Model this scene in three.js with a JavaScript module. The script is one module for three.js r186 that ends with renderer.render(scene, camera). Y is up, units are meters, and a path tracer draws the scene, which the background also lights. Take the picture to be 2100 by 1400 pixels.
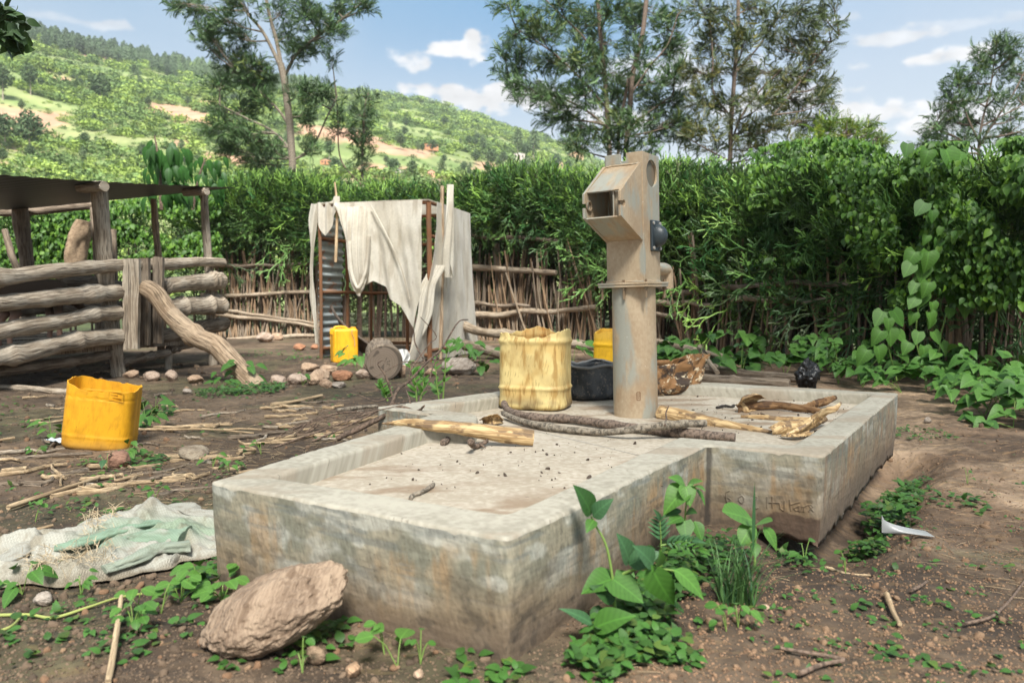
import * as THREE from 'three';
import { RoundedBoxGeometry } from 'three/addons/geometries/RoundedBoxGeometry.js';
import { MarchingCubes } from 'three/addons/objects/MarchingCubes.js';
import { mergeGeometries } from 'three/addons/utils/BufferGeometryUtils.js';

// ---------------------------------------------------------------- camera, sky, sun, exposure
const scene = new THREE.Scene();
const EYE = 0.627, FPX = 1579, PITCH = Math.atan(88 / FPX);
const camera = new THREE.PerspectiveCamera(2 * Math.atan(700 / FPX) * 180 / Math.PI, 2100 / 1400, 0.05, 3000);
camera.position.set(0, EYE, 0);
camera.rotation.x = -PITCH;
camera.focus = 2.75; 
camera.userData.fStop = 4.5;
const renderer = new THREE.WebGLRenderer({ antialias: true });
renderer.setSize(1024, 682);
renderer.toneMapping = THREE.LinearToneMapping;
renderer.toneMappingExposure = 2.85;
renderer.shadowMap.enabled = true;
const SUN = new THREE.Vector3(0.08, 0.80, 0.55).normalize();
const sun = new THREE.DirectionalLight(new THREE.Color(1, 0.965, 0.9), 3.7);
sun.position.copy(SUN).multiplyScalar(60); sun.target.position.set(0, 0, -5);
sun.castShadow = true; sun.shadow.radius = 28; sun.shadow.mapSize.set(2048, 2048);
Object.assign(sun.shadow.camera, { left: -20, right: 20, top: 20, bottom: -20, near: 1, far: 150 });
scene.add(sun, sun.target);
scene.fog = new THREE.FogExp2(new THREE.Color(0.80, 0.88, 0.95), 0.00038);
const SHADE = { x: 0.3, y: 7.2, z: 1.9, rx: 5.6, rz: 5.2, n: 66 };                // crown of the tree that shades the yard, behind and above the camera

// ---------------------------------------------------------------- numbers and noise
function rng(seed) { let a = seed >>> 0; return () => { a = (a + 0x6D2B79F5) | 0; let t = Math.imul(a ^ (a >>> 15), 1 | a); t = (t + Math.imul(t ^ (t >>> 7), 61 | t)) ^ t; return ((t ^ (t >>> 14)) >>> 0) / 4294967296; }; }
const clamp = (x, a = 0, b = 1) => x < a ? a : x > b ? b : x;
const sstep = (a, b, x) => { const t = clamp((x - a) / (b - a)); return t * t * (3 - 2 * t); };
const lerp = (a, b, t) => a + (b - a) * t;
const mix3 = (a, b, t) => [lerp(a[0], b[0], t), lerp(a[1], b[1], t), lerp(a[2], b[2], t)];
function h3(i, j, k) { let n = Math.imul(i, 374761393) ^ Math.imul(j, 668265263) ^ Math.imul(k, 2147483647 - 1274126177); n = Math.imul(n ^ (n >>> 13), 1274126177); n = Math.imul(n ^ (n >>> 16), 1911520717); return ((n ^ (n >>> 15)) >>> 0) / 4294967296; }
function vn(x, y, z = 0) {
  const i = Math.floor(x), j = Math.floor(y), k = Math.floor(z); let a = x - i, b = y - j, c = z - k;
  a = a * a * (3 - 2 * a); b = b * b * (3 - 2 * b); c = c * c * (3 - 2 * c);
  const m = (k) => { const p = h3(i, j, k), q = h3(i + 1, j, k), r = h3(i, j + 1, k), s = h3(i + 1, j + 1, k); return (p + (q - p) * a) * (1 - b) + (r + (s - r) * a) * b; };
  const lo = m(k); return c === 0 ? lo : lo + (m(k + 1) - lo) * c;
}
function fbm(x, y, z = 0, o = 4) { let s = 0, a = 0.5, t = 0; for (let n = 0; n < o; n++) { s += a * vn(x, y, z + n * 7.0); t += a; a *= 0.5; x *= 2.03; y *= 2.03; z *= 2.03; } return s / t; }
// value noise that repeats every (px, py) cells
function tn(x, y, px, py, seed) {
  const i = Math.floor(x), j = Math.floor(y); let a = x - i, b = y - j; a = a * a * (3 - 2 * a); b = b * b * (3 - 2 * b);
  const w = (n, p) => ((n % p) + p) % p, i0 = w(i, px), i1 = w(i + 1, px), j0 = w(j, py), j1 = w(j + 1, py);
  const p = h3(i0, j0, seed), q = h3(i1, j0, seed), r = h3(i0, j1, seed), s = h3(i1, j1, seed);
  return (p + (q - p) * a) * (1 - b) + (r + (s - r) * a) * b;
}
function tfbm(u, v, fx, fy, o, seed) { let s = 0, a = 0.5, t = 0; for (let n = 0; n < o; n++) { s += a * tn(u * fx, v * fy, fx, fy, seed + n * 13); t += a; a *= 0.5; fx *= 2; fy *= 2; } return s / t; }

// ---------------------------------------------------------------- pixel of the photograph -> place
const V = (x, y, z) => new THREE.Vector3(x, y, z);
function ray(px, py) { const x = (px - 1050) / FPX, y = -(py - 700) / FPX, c = Math.cos(PITCH), s = Math.sin(PITCH); return V(x, y * c - s, -c - y * s); }
function G(px, py, Y = 0) { const d = ray(px, py), t = (Y - EYE) / d.y; return V(d.x * t, Y, d.z * t); }            // on a level plane
function D(px, py, depth) { const d = ray(px, py), t = -depth / d.z; return V(d.x * t, EYE + d.y * t, -depth); }       // at a distance

// ---------------------------------------------------------------- sky
const SKY = 1.0;
{
  const W = 4096, Hh = 2048, data = new Float32Array(W * Hh * 4), den = new Float32Array(W * Hh);
  const r = rng(5);
  const puffs = [];
  const dirOf = (px, py) => { const d = ray(px, py).normalize(); return [Math.atan2(d.z, d.x), Math.asin(d.y)]; };
  for (const [px, py, rx, ry, k] of [[950, 112, 75, 42, 1.1], [835, 135, 60, 30, 0.9], [1000, 205, 260, 42, 1.3], [1120, 215, 160, 38, 1.1], [850, 190, 120, 30, 1], [1830, 82, 90, 26, 0.75], [1890, 122, 85, 28, 1], [1975, 112, 80, 26, 0.95], [1750, 140, 40, 16, 0.6],
    [1800, 235, 190, 40, 1.2], [1870, 265, 120, 34, 1.2], [1760, 275, 120, 34, 1.1], [1980, 240, 120, 35, 0.9], [225, 55, 75, 15, 0.55], [150, 45, 110, 14, 0.35], [1960, 55, 170, 16, 0.35], [1720, 40, 80, 16, 0.35], [1340, 150, 190, 60, 0.75], [1560, 210, 200, 60, 0.9], [1250, 250, 200, 45, 1.1]]) {
    const [a, e] = dirOf(px, py); puffs.push([a, e, rx / FPX, ry / FPX, k]);
  }
  for (let n = 0; n < 90; n++) {                                   // the same sort of clouds all round
    const a = -Math.PI + 2 * Math.PI * r(), e = 0.04 + 0.9 * Math.pow(r(), 1.6), s = 0.05 + 0.1 * r();
    const inFrame = Math.abs(a + Math.PI / 2) < 0.66 && e < 0.4; if (inFrame) continue;
    puffs.push([a, e, s * (1 + e), s * 0.34 * (1 + e * 1.6), 0.6 + 0.6 * r()]);
  }
  for (const [a, e, rx, ry, k] of puffs) {
    const j0 = Math.max(0, Math.floor(((e - 1.9 * ry) / Math.PI + 0.5) * Hh)), j1 = Math.min(Hh - 1, Math.ceil(((e + 1.9 * ry) / Math.PI + 0.5) * Hh));
    const wx = rx / Math.max(0.2, Math.cos(e)), i0 = Math.floor(((a - 1.9 * wx) / (2 * Math.PI) + 0.5) * W), i1 = Math.ceil(((a + 1.9 * wx) / (2 * Math.PI) + 0.5) * W);
    for (let j = j0; j <= j1; j++) for (let i = i0; i <= i1; i++) {
      const aa = (i / W - 0.5) * 2 * Math.PI, ee = (j / Hh - 0.5) * Math.PI, x = (aa - a) / wx, y = (ee - e) / ry;
      const yy = y < 0 ? y * 1.5 : y, d = Math.sqrt(x * x + yy * yy), n = fbm(aa * 34 + 3, ee * 62, 2.5, 5) - 0.5;
      const v = sstep(0.12, 0.62, 0.9 - d + n * 2.3) * k, at = j * W + ((i % W) + W) % W;
      den[at] = Math.max(den[at], v);
    }
  }
  for (let j = 0; j < Hh; j++) for (let i = 0; i < W; i++) {
    const a = (i / W - 0.5) * 2 * Math.PI, e = (j / Hh - 0.5) * Math.PI, ed = e * 180 / Math.PI;
    const dx = Math.cos(a), dz = Math.sin(a);
    let c;
    if (ed < 0) c = [0.22, 0.23, 0.23];
    else {
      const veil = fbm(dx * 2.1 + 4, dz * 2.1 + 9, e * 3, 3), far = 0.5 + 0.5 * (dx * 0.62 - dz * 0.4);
      c = [0.33, 0.338, 0.345];
      c = mix3(c, [0.255, 0.285, 0.315], sstep(4, 12, ed));
      c = mix3(c, mix3([0.165, 0.215, 0.27], [0.03, 0.135, 0.265], sstep(0.35, 1.0, far)), sstep(8, 21, ed));
      c = mix3(c, [0.22, 0.245, 0.265], sstep(24, 42, ed) * (0.6 + 0.35 * fbm(dx * 3, dz * 3, e * 5, 3)));  // whitens the unseen sky overhead, added as soft neutral fill
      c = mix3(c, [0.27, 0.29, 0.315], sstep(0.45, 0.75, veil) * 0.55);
    }
    const m = clamp(den[j * W + i]), sh = m < 0.02 ? 1 : 0.80 + 0.42 * (fbm(a * 44, e * 80 + 3, 8, 3) - 0.2);
    c = mix3(c, [0.355 * sh, 0.355 * sh, 0.36 * sh], m);
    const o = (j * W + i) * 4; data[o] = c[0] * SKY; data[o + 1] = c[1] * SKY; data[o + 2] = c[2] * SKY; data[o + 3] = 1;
  }
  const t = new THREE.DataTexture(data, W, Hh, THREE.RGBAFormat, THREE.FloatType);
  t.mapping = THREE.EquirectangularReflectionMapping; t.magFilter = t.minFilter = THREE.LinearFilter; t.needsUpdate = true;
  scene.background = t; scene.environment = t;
}

// ---------------------------------------------------------------- names, labels, mesh building
const used = {};
function numbered(n) { const k = used[n] = (used[n] ?? -1) + 1; return k ? `${n}_${String(k).padStart(3, '0')}` : n; }
function tag(o, label, category, group, kind) {
  if (label) o.userData.label = label; if (category) o.userData.category = category;
  if (group) o.userData.group = group; if (kind) o.userData.kind = kind; return o;
}
function thing(name, label, category, pos, group) { const g = new THREE.Group(); g.name = numbered(name); if (pos) g.position.copy(pos); scene.add(g); return tag(g, label, category, group); }
function struct(o, name) { o.name = name; o.userData.kind = 'structure'; o.receiveShadow = true; scene.add(o); return o; }
function add(name, geo, mat, parent = scene) {
  const m = new THREE.Mesh(geo, mat); m.name = parent === scene ? numbered(name) : name; m.castShadow = m.receiveShadow = true; parent.add(m);
  if (parent !== scene) { const n = parent.children.filter((c) => c.userData.base === name).length; m.userData.base = name; if (n) m.name = `${name}_${String(n).padStart(3, '0')}`; }
  return m;
}
function cleanBase() { scene.traverse((o) => { delete o.userData.base; }); }
function copyOf(src, name, label, group) { const c = src.clone(); c.name = numbered(name); c.userData = { ...src.userData }; if (label) c.userData.label = label; if (group) c.userData.group = group; scene.add(c); return c; }
// moves a group's base to p while its children stay where they are (they were built in world space)
function rebase(g, p) { g.position.copy(p); for (const c of g.children) c.position.sub(p); return g; }

class MB {
  constructor() { this.p = []; this.u = []; this.c = []; this.i = []; this.n = 0; }
  v(x, y, z, u = 0, w = 0, c) { this.p.push(x, y, z); this.u.push(u, w); if (c) this.c.push(c[0], c[1], c[2]); return this.n++; }
  t(a, b, c) { this.i.push(a, b, c); }
  q(a, b, c, d) { this.i.push(a, b, c, a, c, d); }
  grid(nu, nv, f, flip, closeU) {                                  // f(s, t) -> [x, y, z, u, v, colour?]
    const b = this.n;
    for (let j = 0; j <= nv; j++) for (let i = 0; i <= nu; i++) { const r = f(i / nu, j / nv); this.v(r[0], r[1], r[2], r[3] ?? i / nu, r[4] ?? j / nv, r[5]); }
    for (let j = 0; j < nv; j++) for (let i = 0; i < nu; i++) { const a = b + j * (nu + 1) + i, e = a + nu + 1; flip ? this.q(a, e, e + 1, a + 1) : this.q(a, a + 1, e + 1, e); }
    return this;
  }
  box(cx, cy, cz, sx, sy, sz, m) {                                 // m: optional Matrix4
    const P = (x, y, z) => { const p = V(cx + x * sx / 2, cy + y * sy / 2, cz + z * sz / 2); return m ? p.applyMatrix4(m) : p; };
    for (const [a, b, c, d, w, h] of [[[-1, -1, 1], [1, -1, 1], [1, 1, 1], [-1, 1, 1], sx, sy], [[1, -1, -1], [-1, -1, -1], [-1, 1, -1], [1, 1, -1], sx, sy], [[1, -1, 1], [1, -1, -1], [1, 1, -1], [1, 1, 1], sz, sy],
      [[-1, -1, -1], [-1, -1, 1], [-1, 1, 1], [-1, 1, -1], sz, sy], [[-1, 1, 1], [1, 1, 1], [1, 1, -1], [-1, 1, -1], sx, sz], [[-1, -1, -1], [1, -1, -1], [1, -1, 1], [-1, -1, 1], sx, sz]]) {
      const k = [a, b, c, d].map((e, n) => { const p = P(...e); return this.v(p.x, p.y, p.z, n === 1 || n === 2 ? w : 0, n > 1 ? h : 0); }); this.q(...k);
    }
    return this;
  }
  tube(pts, radii, { sides = 8, cap = true, rough = 0, freq = 12, seed = 0, flat = 1, color, uvs = 1 } = {}) {
    const n = pts.length, rad = (k) => typeof radii === 'number' ? radii : radii.length === n ? radii[k] : lerp(radii[0], radii[radii.length - 1], k / (n - 1));
    let T = pts[1].clone().sub(pts[0]).normalize(), N = Math.abs(T.y) < 0.9 ? V(0, 1, 0) : V(1, 0, 0); N.sub(T.clone().multiplyScalar(N.dot(T))).normalize();
    let len = 0; const rings = [];
    for (let k = 0; k < n; k++) {
      const t = k === 0 ? pts[1].clone().sub(pts[0]) : k === n - 1 ? pts[n - 1].clone().sub(pts[n - 2]) : pts[k + 1].clone().sub(pts[k - 1]); t.normalize();
      N.sub(t.clone().multiplyScalar(N.dot(t))).normalize(); const B = t.clone().cross(N); T = t;
      if (k) len += pts[k].distanceTo(pts[k - 1]);
      const r0 = rad(k), b = this.n, around = 2 * Math.PI * Math.max(r0, 0.004);
      for (let s = 0; s <= sides; s++) {
        const a = s / sides * Math.PI * 2, ca = Math.cos(a), sa = Math.sin(a);
        const r = r0 * (1 + (rough ? rough * (fbm(ca * 1.3 + seed * 3.7, sa * 1.3, len * freq, 3) * 2 - 1) : 0));
        const x = N.x * ca * r * flat + B.x * sa * r, y = N.y * ca * r * flat + B.y * sa * r, z = N.z * ca * r * flat + B.z * sa * r;
        this.v(pts[k].x + x, pts[k].y + y, pts[k].z + z, s / sides * around * uvs, len * uvs, color && color(k / (n - 1), a));
      }
      rings.push(b);
      if (k) for (let s = 0; s < sides; s++) this.q(rings[k - 1] + s, rings[k - 1] + s + 1, b + s + 1, b + s);
    }
    if (cap) for (const end of [0, n - 1]) {
      const b = this.n; const p = pts[end], cc = color && color(end / (n - 1), 0); this.v(p.x, p.y, p.z, 0.02, 0.02, cc);
      for (let s = 0; s <= sides; s++) { const o = (rings[end] + s) * 3, a = s / sides * Math.PI * 2; this.v(this.p[o], this.p[o + 1], this.p[o + 2], 0.02 + Math.cos(a) * 0.02, 0.02 + Math.sin(a) * 0.02, cc); }
      for (let s = 0; s < sides; s++) end ? this.t(b, b + 1 + s, b + 2 + s) : this.t(b, b + 2 + s, b + 1 + s);
    }
    return this;
  }
  geo() {
    const g = new THREE.BufferGeometry(); g.setAttribute('position', new THREE.Float32BufferAttribute(this.p, 3)); g.setAttribute('uv', new THREE.Float32BufferAttribute(this.u, 2));
    if (this.c.length) g.setAttribute('color', new THREE.Float32BufferAttribute(this.c, 3));
    g.setIndex(this.i); g.computeVertexNormals(); return g;
  }
  build(name, mat, parent) { return add(name, this.geo(), mat, parent); }
}
function path(pts, n) { return new THREE.CatmullRomCurve3(pts, false, 'centripetal').getPoints(n); }
function boxUV(g) {                                                 // uv in metres from the dominant axis
  const p = g.attributes.position, n = g.attributes.normal, u = new Float32Array(p.count * 2);
  for (let k = 0; k < p.count; k++) {
    const a = Math.abs(n.getX(k)), b = Math.abs(n.getY(k)), c = Math.abs(n.getZ(k));
    const [s, t] = b > a && b > c ? [p.getX(k), p.getZ(k)] : a > c ? [p.getZ(k), p.getY(k)] : [p.getX(k), p.getY(k)]; u[2 * k] = s; u[2 * k + 1] = t;
  }
  g.setAttribute('uv', new THREE.BufferAttribute(u, 2)); return g;
}
const crease = (g) => { const f = g.index ? g.toNonIndexed() : g; f.computeVertexNormals(); return f; };

// ---------------------------------------------------------------- textures and materials
function tex(w, h, f, { srgb = true, rx = 1, ry = 1 } = {}) {        // f(u, v) -> [r, g, b] linear 0..1 or one number
  const d = new Uint8Array(w * h * 4), enc = (x) => { x = clamp(x); return 255 * (x <= 0.0031308 ? 12.92 * x : 1.055 * Math.pow(x, 1 / 2.4) - 0.055); };
  for (let j = 0; j < h; j++) for (let i = 0; i < w; i++) {
    const c = f((i + 0.5) / w, (j + 0.5) / h), o = (j * w + i) * 4;
    if (typeof c === 'number') d[o] = d[o + 1] = d[o + 2] = clamp(c) * 255; else { d[o] = srgb ? enc(c[0]) : c[0] * 255; d[o + 1] = srgb ? enc(c[1]) : c[1] * 255; d[o + 2] = srgb ? enc(c[2]) : c[2] * 255; }
    d[o + 3] = 255;
  }
  const t = new THREE.DataTexture(d, w, h); t.wrapS = t.wrapT = THREE.RepeatWrapping; t.magFilter = THREE.LinearFilter; t.minFilter = THREE.LinearMipmapLinearFilter; t.generateMipmaps = true;
  if (srgb) t.colorSpace = THREE.SRGBColorSpace; t.repeat.set(rx, ry); t.needsUpdate = true; return t;
}
const rgb = (r, g, b) => new THREE.Color().setRGB(r, g, b);
const std = (o) => new THREE.MeshStandardMaterial({ side: THREE.DoubleSide, roughness: 0.9, ...o });
const leafMat = (r, g, b, through = 0.35, o = {}) => new THREE.MeshPhysicalMaterial({ color: rgb(r, g, b), side: THREE.DoubleSide, roughness: 0.55, transmission: through, thickness: 0, specularIntensity: 0.6, ...o });
// soil: crumbs, specks of grit and straw
const soilH = (u, v) => 0.45 * tfbm(u, v, 10, 10, 5, 3) + 0.3 * Math.pow(tfbm(u, v, 60, 60, 3, 31), 1.6) + 0.25 * tfbm(u, v, 24, 24, 3, 77);
const soilMap = tex(1024, 1024, (u, v) => {
  const h = soilH(u, v), g = tn(u * 150, v * 150, 150, 150, 9), big = tfbm(u, v, 4, 4, 4, 55), st = tfbm(u, v, 30, 120, 2, 201);
  let c = mix3([0.30, 0.26, 0.22], [0.95, 0.88, 0.80], sstep(0.32, 0.66, h * 0.65 + big * 0.35));
  if (g > 0.93) c = mix3(c, [1, 0.95, 0.85], 0.6); if (g < 0.06) c = mix3(c, [0.1, 0.08, 0.07], 0.7);
  if (st > 0.70) c = mix3(c, [0.95, 0.82, 0.6], 0.5);
  return c;
}, { rx: 1 / 1.6, ry: 1 / 1.6 });
const soilBump = tex(1024, 1024, (u, v) => { const g = tn(u * 150, v * 150, 150, 150, 9); return clamp(soilH(u, v) * 1.1 - 0.05 + (g > 0.93 ? 0.16 : 0)); }, { srgb: false, rx: 1 / 1.6, ry: 1 / 1.6 });
// weathered wood, grain along v; one metre
const woodMap = tex(512, 1024, (u, v) => {
  const w = tfbm(u, v, 6, 8, 3, 5) * 0.25, g = tfbm(u + w * 0.15, v, 60, 9, 4, 11), f = tfbm(u + w * 0.1, v, 160, 18, 3, 17), b = tfbm(u, v, 4, 9, 5, 23), k = tfbm(u + w * 0.15, v, 44, 9, 3, 91);
  let c = mix3([0.27, 0.215, 0.16], [0.50, 0.425, 0.34], sstep(0.3, 0.7, g)); c = mix3(c, [0.56, 0.5, 0.42], sstep(0.45, 0.7, b) * 0.6);
  c = mix3(c, [0.11, 0.085, 0.065], sstep(0.63, 0.74, k) * 0.6); return mix3(c, [0.1, 0.075, 0.055], sstep(0.56, 0.7, f) * 0.5);
}, { rx: 2.5, ry: 1 });
const woodBump = tex(512, 1024, (u, v) => { const w = tfbm(u, v, 6, 8, 3, 5) * 0.25; return 0.5 * tfbm(u + w * 0.15, v, 60, 9, 4, 11) + 0.5 * (1 - sstep(0.6, 0.74, tfbm(u + w * 0.15, v, 44, 9, 3, 91))); }, { srgb: false, rx: 2.5, ry: 1 });
const barkMap = tex(256, 512, (u, v) => { const g = tfbm(u, v, 12, 30, 4, 41), s = tfbm(u, v, 30, 90, 2, 47); let c = mix3([0.07, 0.05, 0.038], [0.20, 0.145, 0.11], sstep(0.3, 0.7, g)); return s > 0.72 ? mix3(c, [0.3, 0.26, 0.22], 0.3) : c; }, { rx: 9, ry: 5 });
// cast concrete seen from above (the tray and the rim), 2.4 m across
const topStain = (u, v) => tfbm(u, v, 5, 5, 5, 61);
const concTop = tex(1024, 1024, (u, v) => {
  const f = tfbm(u, v, 220, 220, 3, 71), m = tfbm(u, v, 9, 9, 6, 73), st = tfbm(u, v, 8, 26, 5, 79), p = tn(u * 420, v * 420, 420, 420, 5);
  let c = mix3([0.275, 0.252, 0.198], [0.39, 0.362, 0.295], sstep(0.3, 0.7, m * 0.5 + f * 0.5));
  c = mix3(c, [0.27, 0.205, 0.14], sstep(0.52, 0.70, st) * 0.5); if (p > 0.965) c = mix3(c, [0.1, 0.08, 0.06], 0.6);
  return c;
}, { rx: 1 / 2.4, ry: 1 / 2.4 });
const concFloor = tex(1024, 1024, (u, v) => {
  const f = tfbm(u, v, 240, 240, 3, 171), m = tfbm(u, v, 7, 7, 5, 173), st = tfbm(u + v * 0.4, v, 14, 30, 4, 179), p = tn(u * 400, v * 400, 400, 400, 15), q = tfbm(u, v, 4, 4, 4, 181);
  let c = mix3([0.335, 0.285, 0.215], [0.47, 0.415, 0.335], sstep(0.3, 0.7, m * 0.45 + f * 0.55));
  c = mix3(c, [0.215, 0.145, 0.088], sstep(0.47, 0.64, st) * 0.75 * sstep(0.32, 0.55, q)); if (p > 0.955) c = mix3(c, [0.12, 0.085, 0.055], 0.55);
  return c;
}, { rx: 1 / 2.4, ry: 1 / 2.4 });
const concBump = tex(1024, 1024, (u, v) => 0.45 * tfbm(u, v, 60, 60, 3, 71) + 0.35 * tfbm(u, v, 8, 70, 3, 83) + 0.2 * tfbm(u, v, 200, 200, 2, 85), { srgb: false, rx: 1 / 2.4, ry: 1 / 2.4 });
// side of the platform: metres along it over 3.7, height over 0.35 from 0.1 below the ground; trowel strokes, mud, scratched figures
const strokes = [];
{ const S = (...p) => strokes.push(p.map(([x, y]) => { const X = 1480 + x / 8.75, Y = 980 + y / 8.75, t = (X - 1450) / 234, top = 911 + 24 * t, bot = 1086 + 34 * t; return [1.767 + 0.302 * t, 0.227 * (1 - (Y - top) / (bot - top))]; }));
  S([170, 270], [110, 300], [105, 410], [120, 490], [170, 500], [190, 440], [150, 410]); S([400, 360], [340, 400], [345, 470], [395, 510], [440, 460], [430, 390], [400, 360]);
  S([610, 375], [670, 385], [640, 450], [610, 560], [640, 610], [690, 590]); S([845, 380], [845, 590]); S([935, 370], [940, 590]); S([890, 490], [1060, 490]); S([1060, 490], [1075, 600], [1130, 640], [1150, 600], [1145, 450]);
  S([1235, 430], [1255, 630]); S([1260, 520], [1400, 470]); S([1390, 540], [1310, 590], [1340, 640], [1400, 620], [1400, 540], [1390, 560], [1405, 650]); S([1430, 640], [1440, 550], [1480, 560], [1475, 650], [1480, 560], [1540, 520], [1600, 520]); S([1560, 530], [1640, 640]); S([1630, 540], [1560, 640]); }
function nearStroke(x, y) { let m = 1; for (const s of strokes) for (let k = 1; k < s.length; k++) { const [ax, ay] = s[k - 1], [bx, by] = s[k], dx = bx - ax, dy = by - ay, t = clamp(((x - ax) * dx + (y - ay) * dy) / (dx * dx + dy * dy + 1e-12)); m = Math.min(m, Math.hypot(x - ax - t * dx, y - ay - t * dy)); } return m; }
function sideAt(u, v) {
  const s = u * 3.7, y = v * 0.35 - 0.1, k = clamp(y / 0.227), big = tfbm(u, v, 14, 2, 4, 303), mid = tfbm(u, v, 46, 6, 4, 307), fine = tfbm(u, v, 500, 50, 3, 311);
  const diag = tfbm(u + v * 0.075 * (Math.sin(s * 3) > 0 ? 1 : -1), v, 30, 22, 3, 317), run = tfbm(u, v, 190, 2, 3, 331), orange = tfbm(u, v, 24, 3, 4, 337), strip = tfbm(u + v * 0.02, v, 60, 10, 3, 341);
  const fineV = tfbm(u, v, 420, 8, 3, 371); const mud = sstep(0.84, 0.22, k + (big - 0.5) * 0.75 + (mid - 0.5) * 0.25), rust = sstep(0.50, 0.68, orange * 0.65 + run * 0.35) * sstep(0.99, 0.7, k) * (s < 0.77 ? 0.75 : 1);
  let c = mix3([0.275, 0.25, 0.182], [0.19, 0.185, 0.138], sstep(0.42, 0.6, mid)); c = mix3(c, [0.42, 0.42, 0.37], sstep(0.5, 0.7, strip) * 0.6);
  c = mix3(c, [0.35, 0.215, 0.10], rust * 0.8); c = mix3(c, [0.145, 0.16, 0.15], sstep(0.58, 0.7, diag) * 0.5 * sstep(0.1, 0.5, k)); c = mix3(c, [0.20, 0.14, 0.083], mud * 0.82);
  if (s > 2.07) c = mix3(c, [0.22, 0.15, 0.095], sstep(0.45, 0.62, run) * 0.55);
  const low = sstep(0.42, 0.08, k + (big - 0.5) * 0.5); c = mix3(c, [0.12, 0.085, 0.058], low * 0.75); c = mix3(c, [0.05, 0.04, 0.03], sstep(0.62, 0.72, tfbm(u, v, 120, 12, 3, 351)) * 0.35 * (0.4 + mud));
  if (s > 1.75 && s < 1.80) c = mix3(c, [0.03, 0.025, 0.02], sstep(0.013, 0.002, Math.abs(s - 1.771) + 0.012 * (mid - 0.5)) * 0.8);
  if (s > 1.92 && s < 2.08 && k < 0.36) c = mix3(c, [0.075, 0.045, 0.03], sstep(0.02, 0.05, 0.34 - k + (mid - 0.5) * 0.35 - Math.abs(s - 2.0) * 0.5) * 0.8);
  if (s > 1.74 && s < 2.1) c = mix3(c, [0.055, 0.035, 0.025], sstep(0.0024, 0.0009, nearStroke(s, y)) * 0.42);
  const pore = tn(u * 1500, v * 140, 1500, 140, 905), br = tfbm(u + v * 0.03, v, 900, 24, 2, 907), ck = Math.abs(tfbm(u, v, 22, 2, 5, 909) - 0.5); if (pore > 0.955) c = mix3(c, [0.04, 0.032, 0.025], 0.65); if (ck < 0.0009) c = mix3(c, [0.05, 0.04, 0.03], 0.45);
  const g = 0.50 + 0.30 * fine + 0.26 * fineV + 0.44 * br; return [c[0] * g, c[1] * g, c[2] * g];
}
const sideMap = tex(2048, 256, sideAt);
const sideBump = tex(2048, 256, (u, v) => { const s = u * 3.7, y = v * 0.35 - 0.1; let h = 0.3 * tfbm(u, v, 300, 30, 3, 311) + 0.4 * tfbm(u + v * 0.08, v, 30, 22, 3, 317) + 0.3 * tfbm(u, v, 60, 8, 4, 401); if (s > 1.74 && s < 2.1) h -= 0.35 * sstep(0.0024, 0.0008, nearStroke(s, y)); return clamp(h); }, { srgb: false });
// painted steel under dust: 0.6 m
const steelMap = tex(512, 512, (u, v) => {
  const m = tfbm(u, v, 5, 4, 5, 501), f = tfbm(u, v, 90, 60, 3, 503), r = tfbm(u, v, 30, 8, 4, 507), p = tn(u * 120, v * 120, 120, 120, 7), b = tfbm(u, v, 7, 3, 4, 511);
  let c = mix3([0.36, 0.262, 0.165], [0.46, 0.362, 0.245], sstep(0.3, 0.7, m * 0.7 + f * 0.3)); c = mix3(c, [0.31, 0.33, 0.29], sstep(0.5, 0.66, b) * 0.8); c = mix3(c, [0.33, 0.2, 0.11], sstep(0.6, 0.78, r) * 0.35);
  if (p > 0.97) c = mix3(c, [0.6, 0.55, 0.47], 0.7); return c;
}, { rx: 1 / 0.6, ry: 1 / 0.6 });
const steelBump = tex(512, 512, (u, v) => 0.6 * tfbm(u, v, 70, 70, 3, 521) + 0.4 * tfbm(u, v, 8, 8, 3, 523), { srgb: false, rx: 1 / 0.6, ry: 1 / 0.6 });
// grime on plastic (multiplied with the plastic's own colour), 0.5 m
const grime = (k, streak) => tex(512, 512, (u, v) => {
  const m = tfbm(u, v, 6, 5, 5, 601 + k), s = tfbm(u, v, 24, 7, 5, 607 + k), p = tn(u * 130, v * 130, 130, 130, 61 + k), sc = tfbm(u + v * 0.2, v, 90, 14, 3, 613 + k);
  let c = mix3([1, 1, 1], [0.72, 0.66, 0.62], sstep(0.45, 0.75, m) * 0.8); c = mix3(c, [0.60, 0.47, 0.33], sstep(0.5, 0.78, s) * streak); c = mix3(c, [0.4, 0.3, 0.2], sstep(0.66, 0.74, sc) * (streak > 0.5 ? 0.5 : 0.2));
  if (p > 0.972) c = mix3(c, [0.16, 0.11, 0.07], 0.75); return c;
}, { rx: 2, ry: 2 });
const grimeA = grime(0, 0.3), grimeB = grime(50, 0.95);
const burntMap = tex(512, 512, (u, v) => { const a = tfbm(u, v, 14, 14, 4, 701), b = tfbm(u, v, 40, 40, 3, 703), c = tfbm(u, v, 9, 20, 4, 707); let k = mix3([0.045, 0.028, 0.018], [0.27, 0.14, 0.055], sstep(0.35, 0.6, a)); k = mix3(k, [0.62, 0.52, 0.36], sstep(0.56, 0.68, c * 0.6 + b * 0.4) * 0.85); return k; }, { rx: 3, ry: 3 });
const blackMap = tex(256, 256, (u, v) => { const a = tfbm(u, v, 30, 30, 4, 711), b = tfbm(u, v, 6, 6, 4, 713); return mix3(mix3([0.018, 0.022, 0.026], [0.06, 0.065, 0.07], sstep(0.3, 0.7, b)), [0.25, 0.2, 0.15], sstep(0.62, 0.75, a) * 0.45); }, { rx: 4, ry: 4 });
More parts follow.
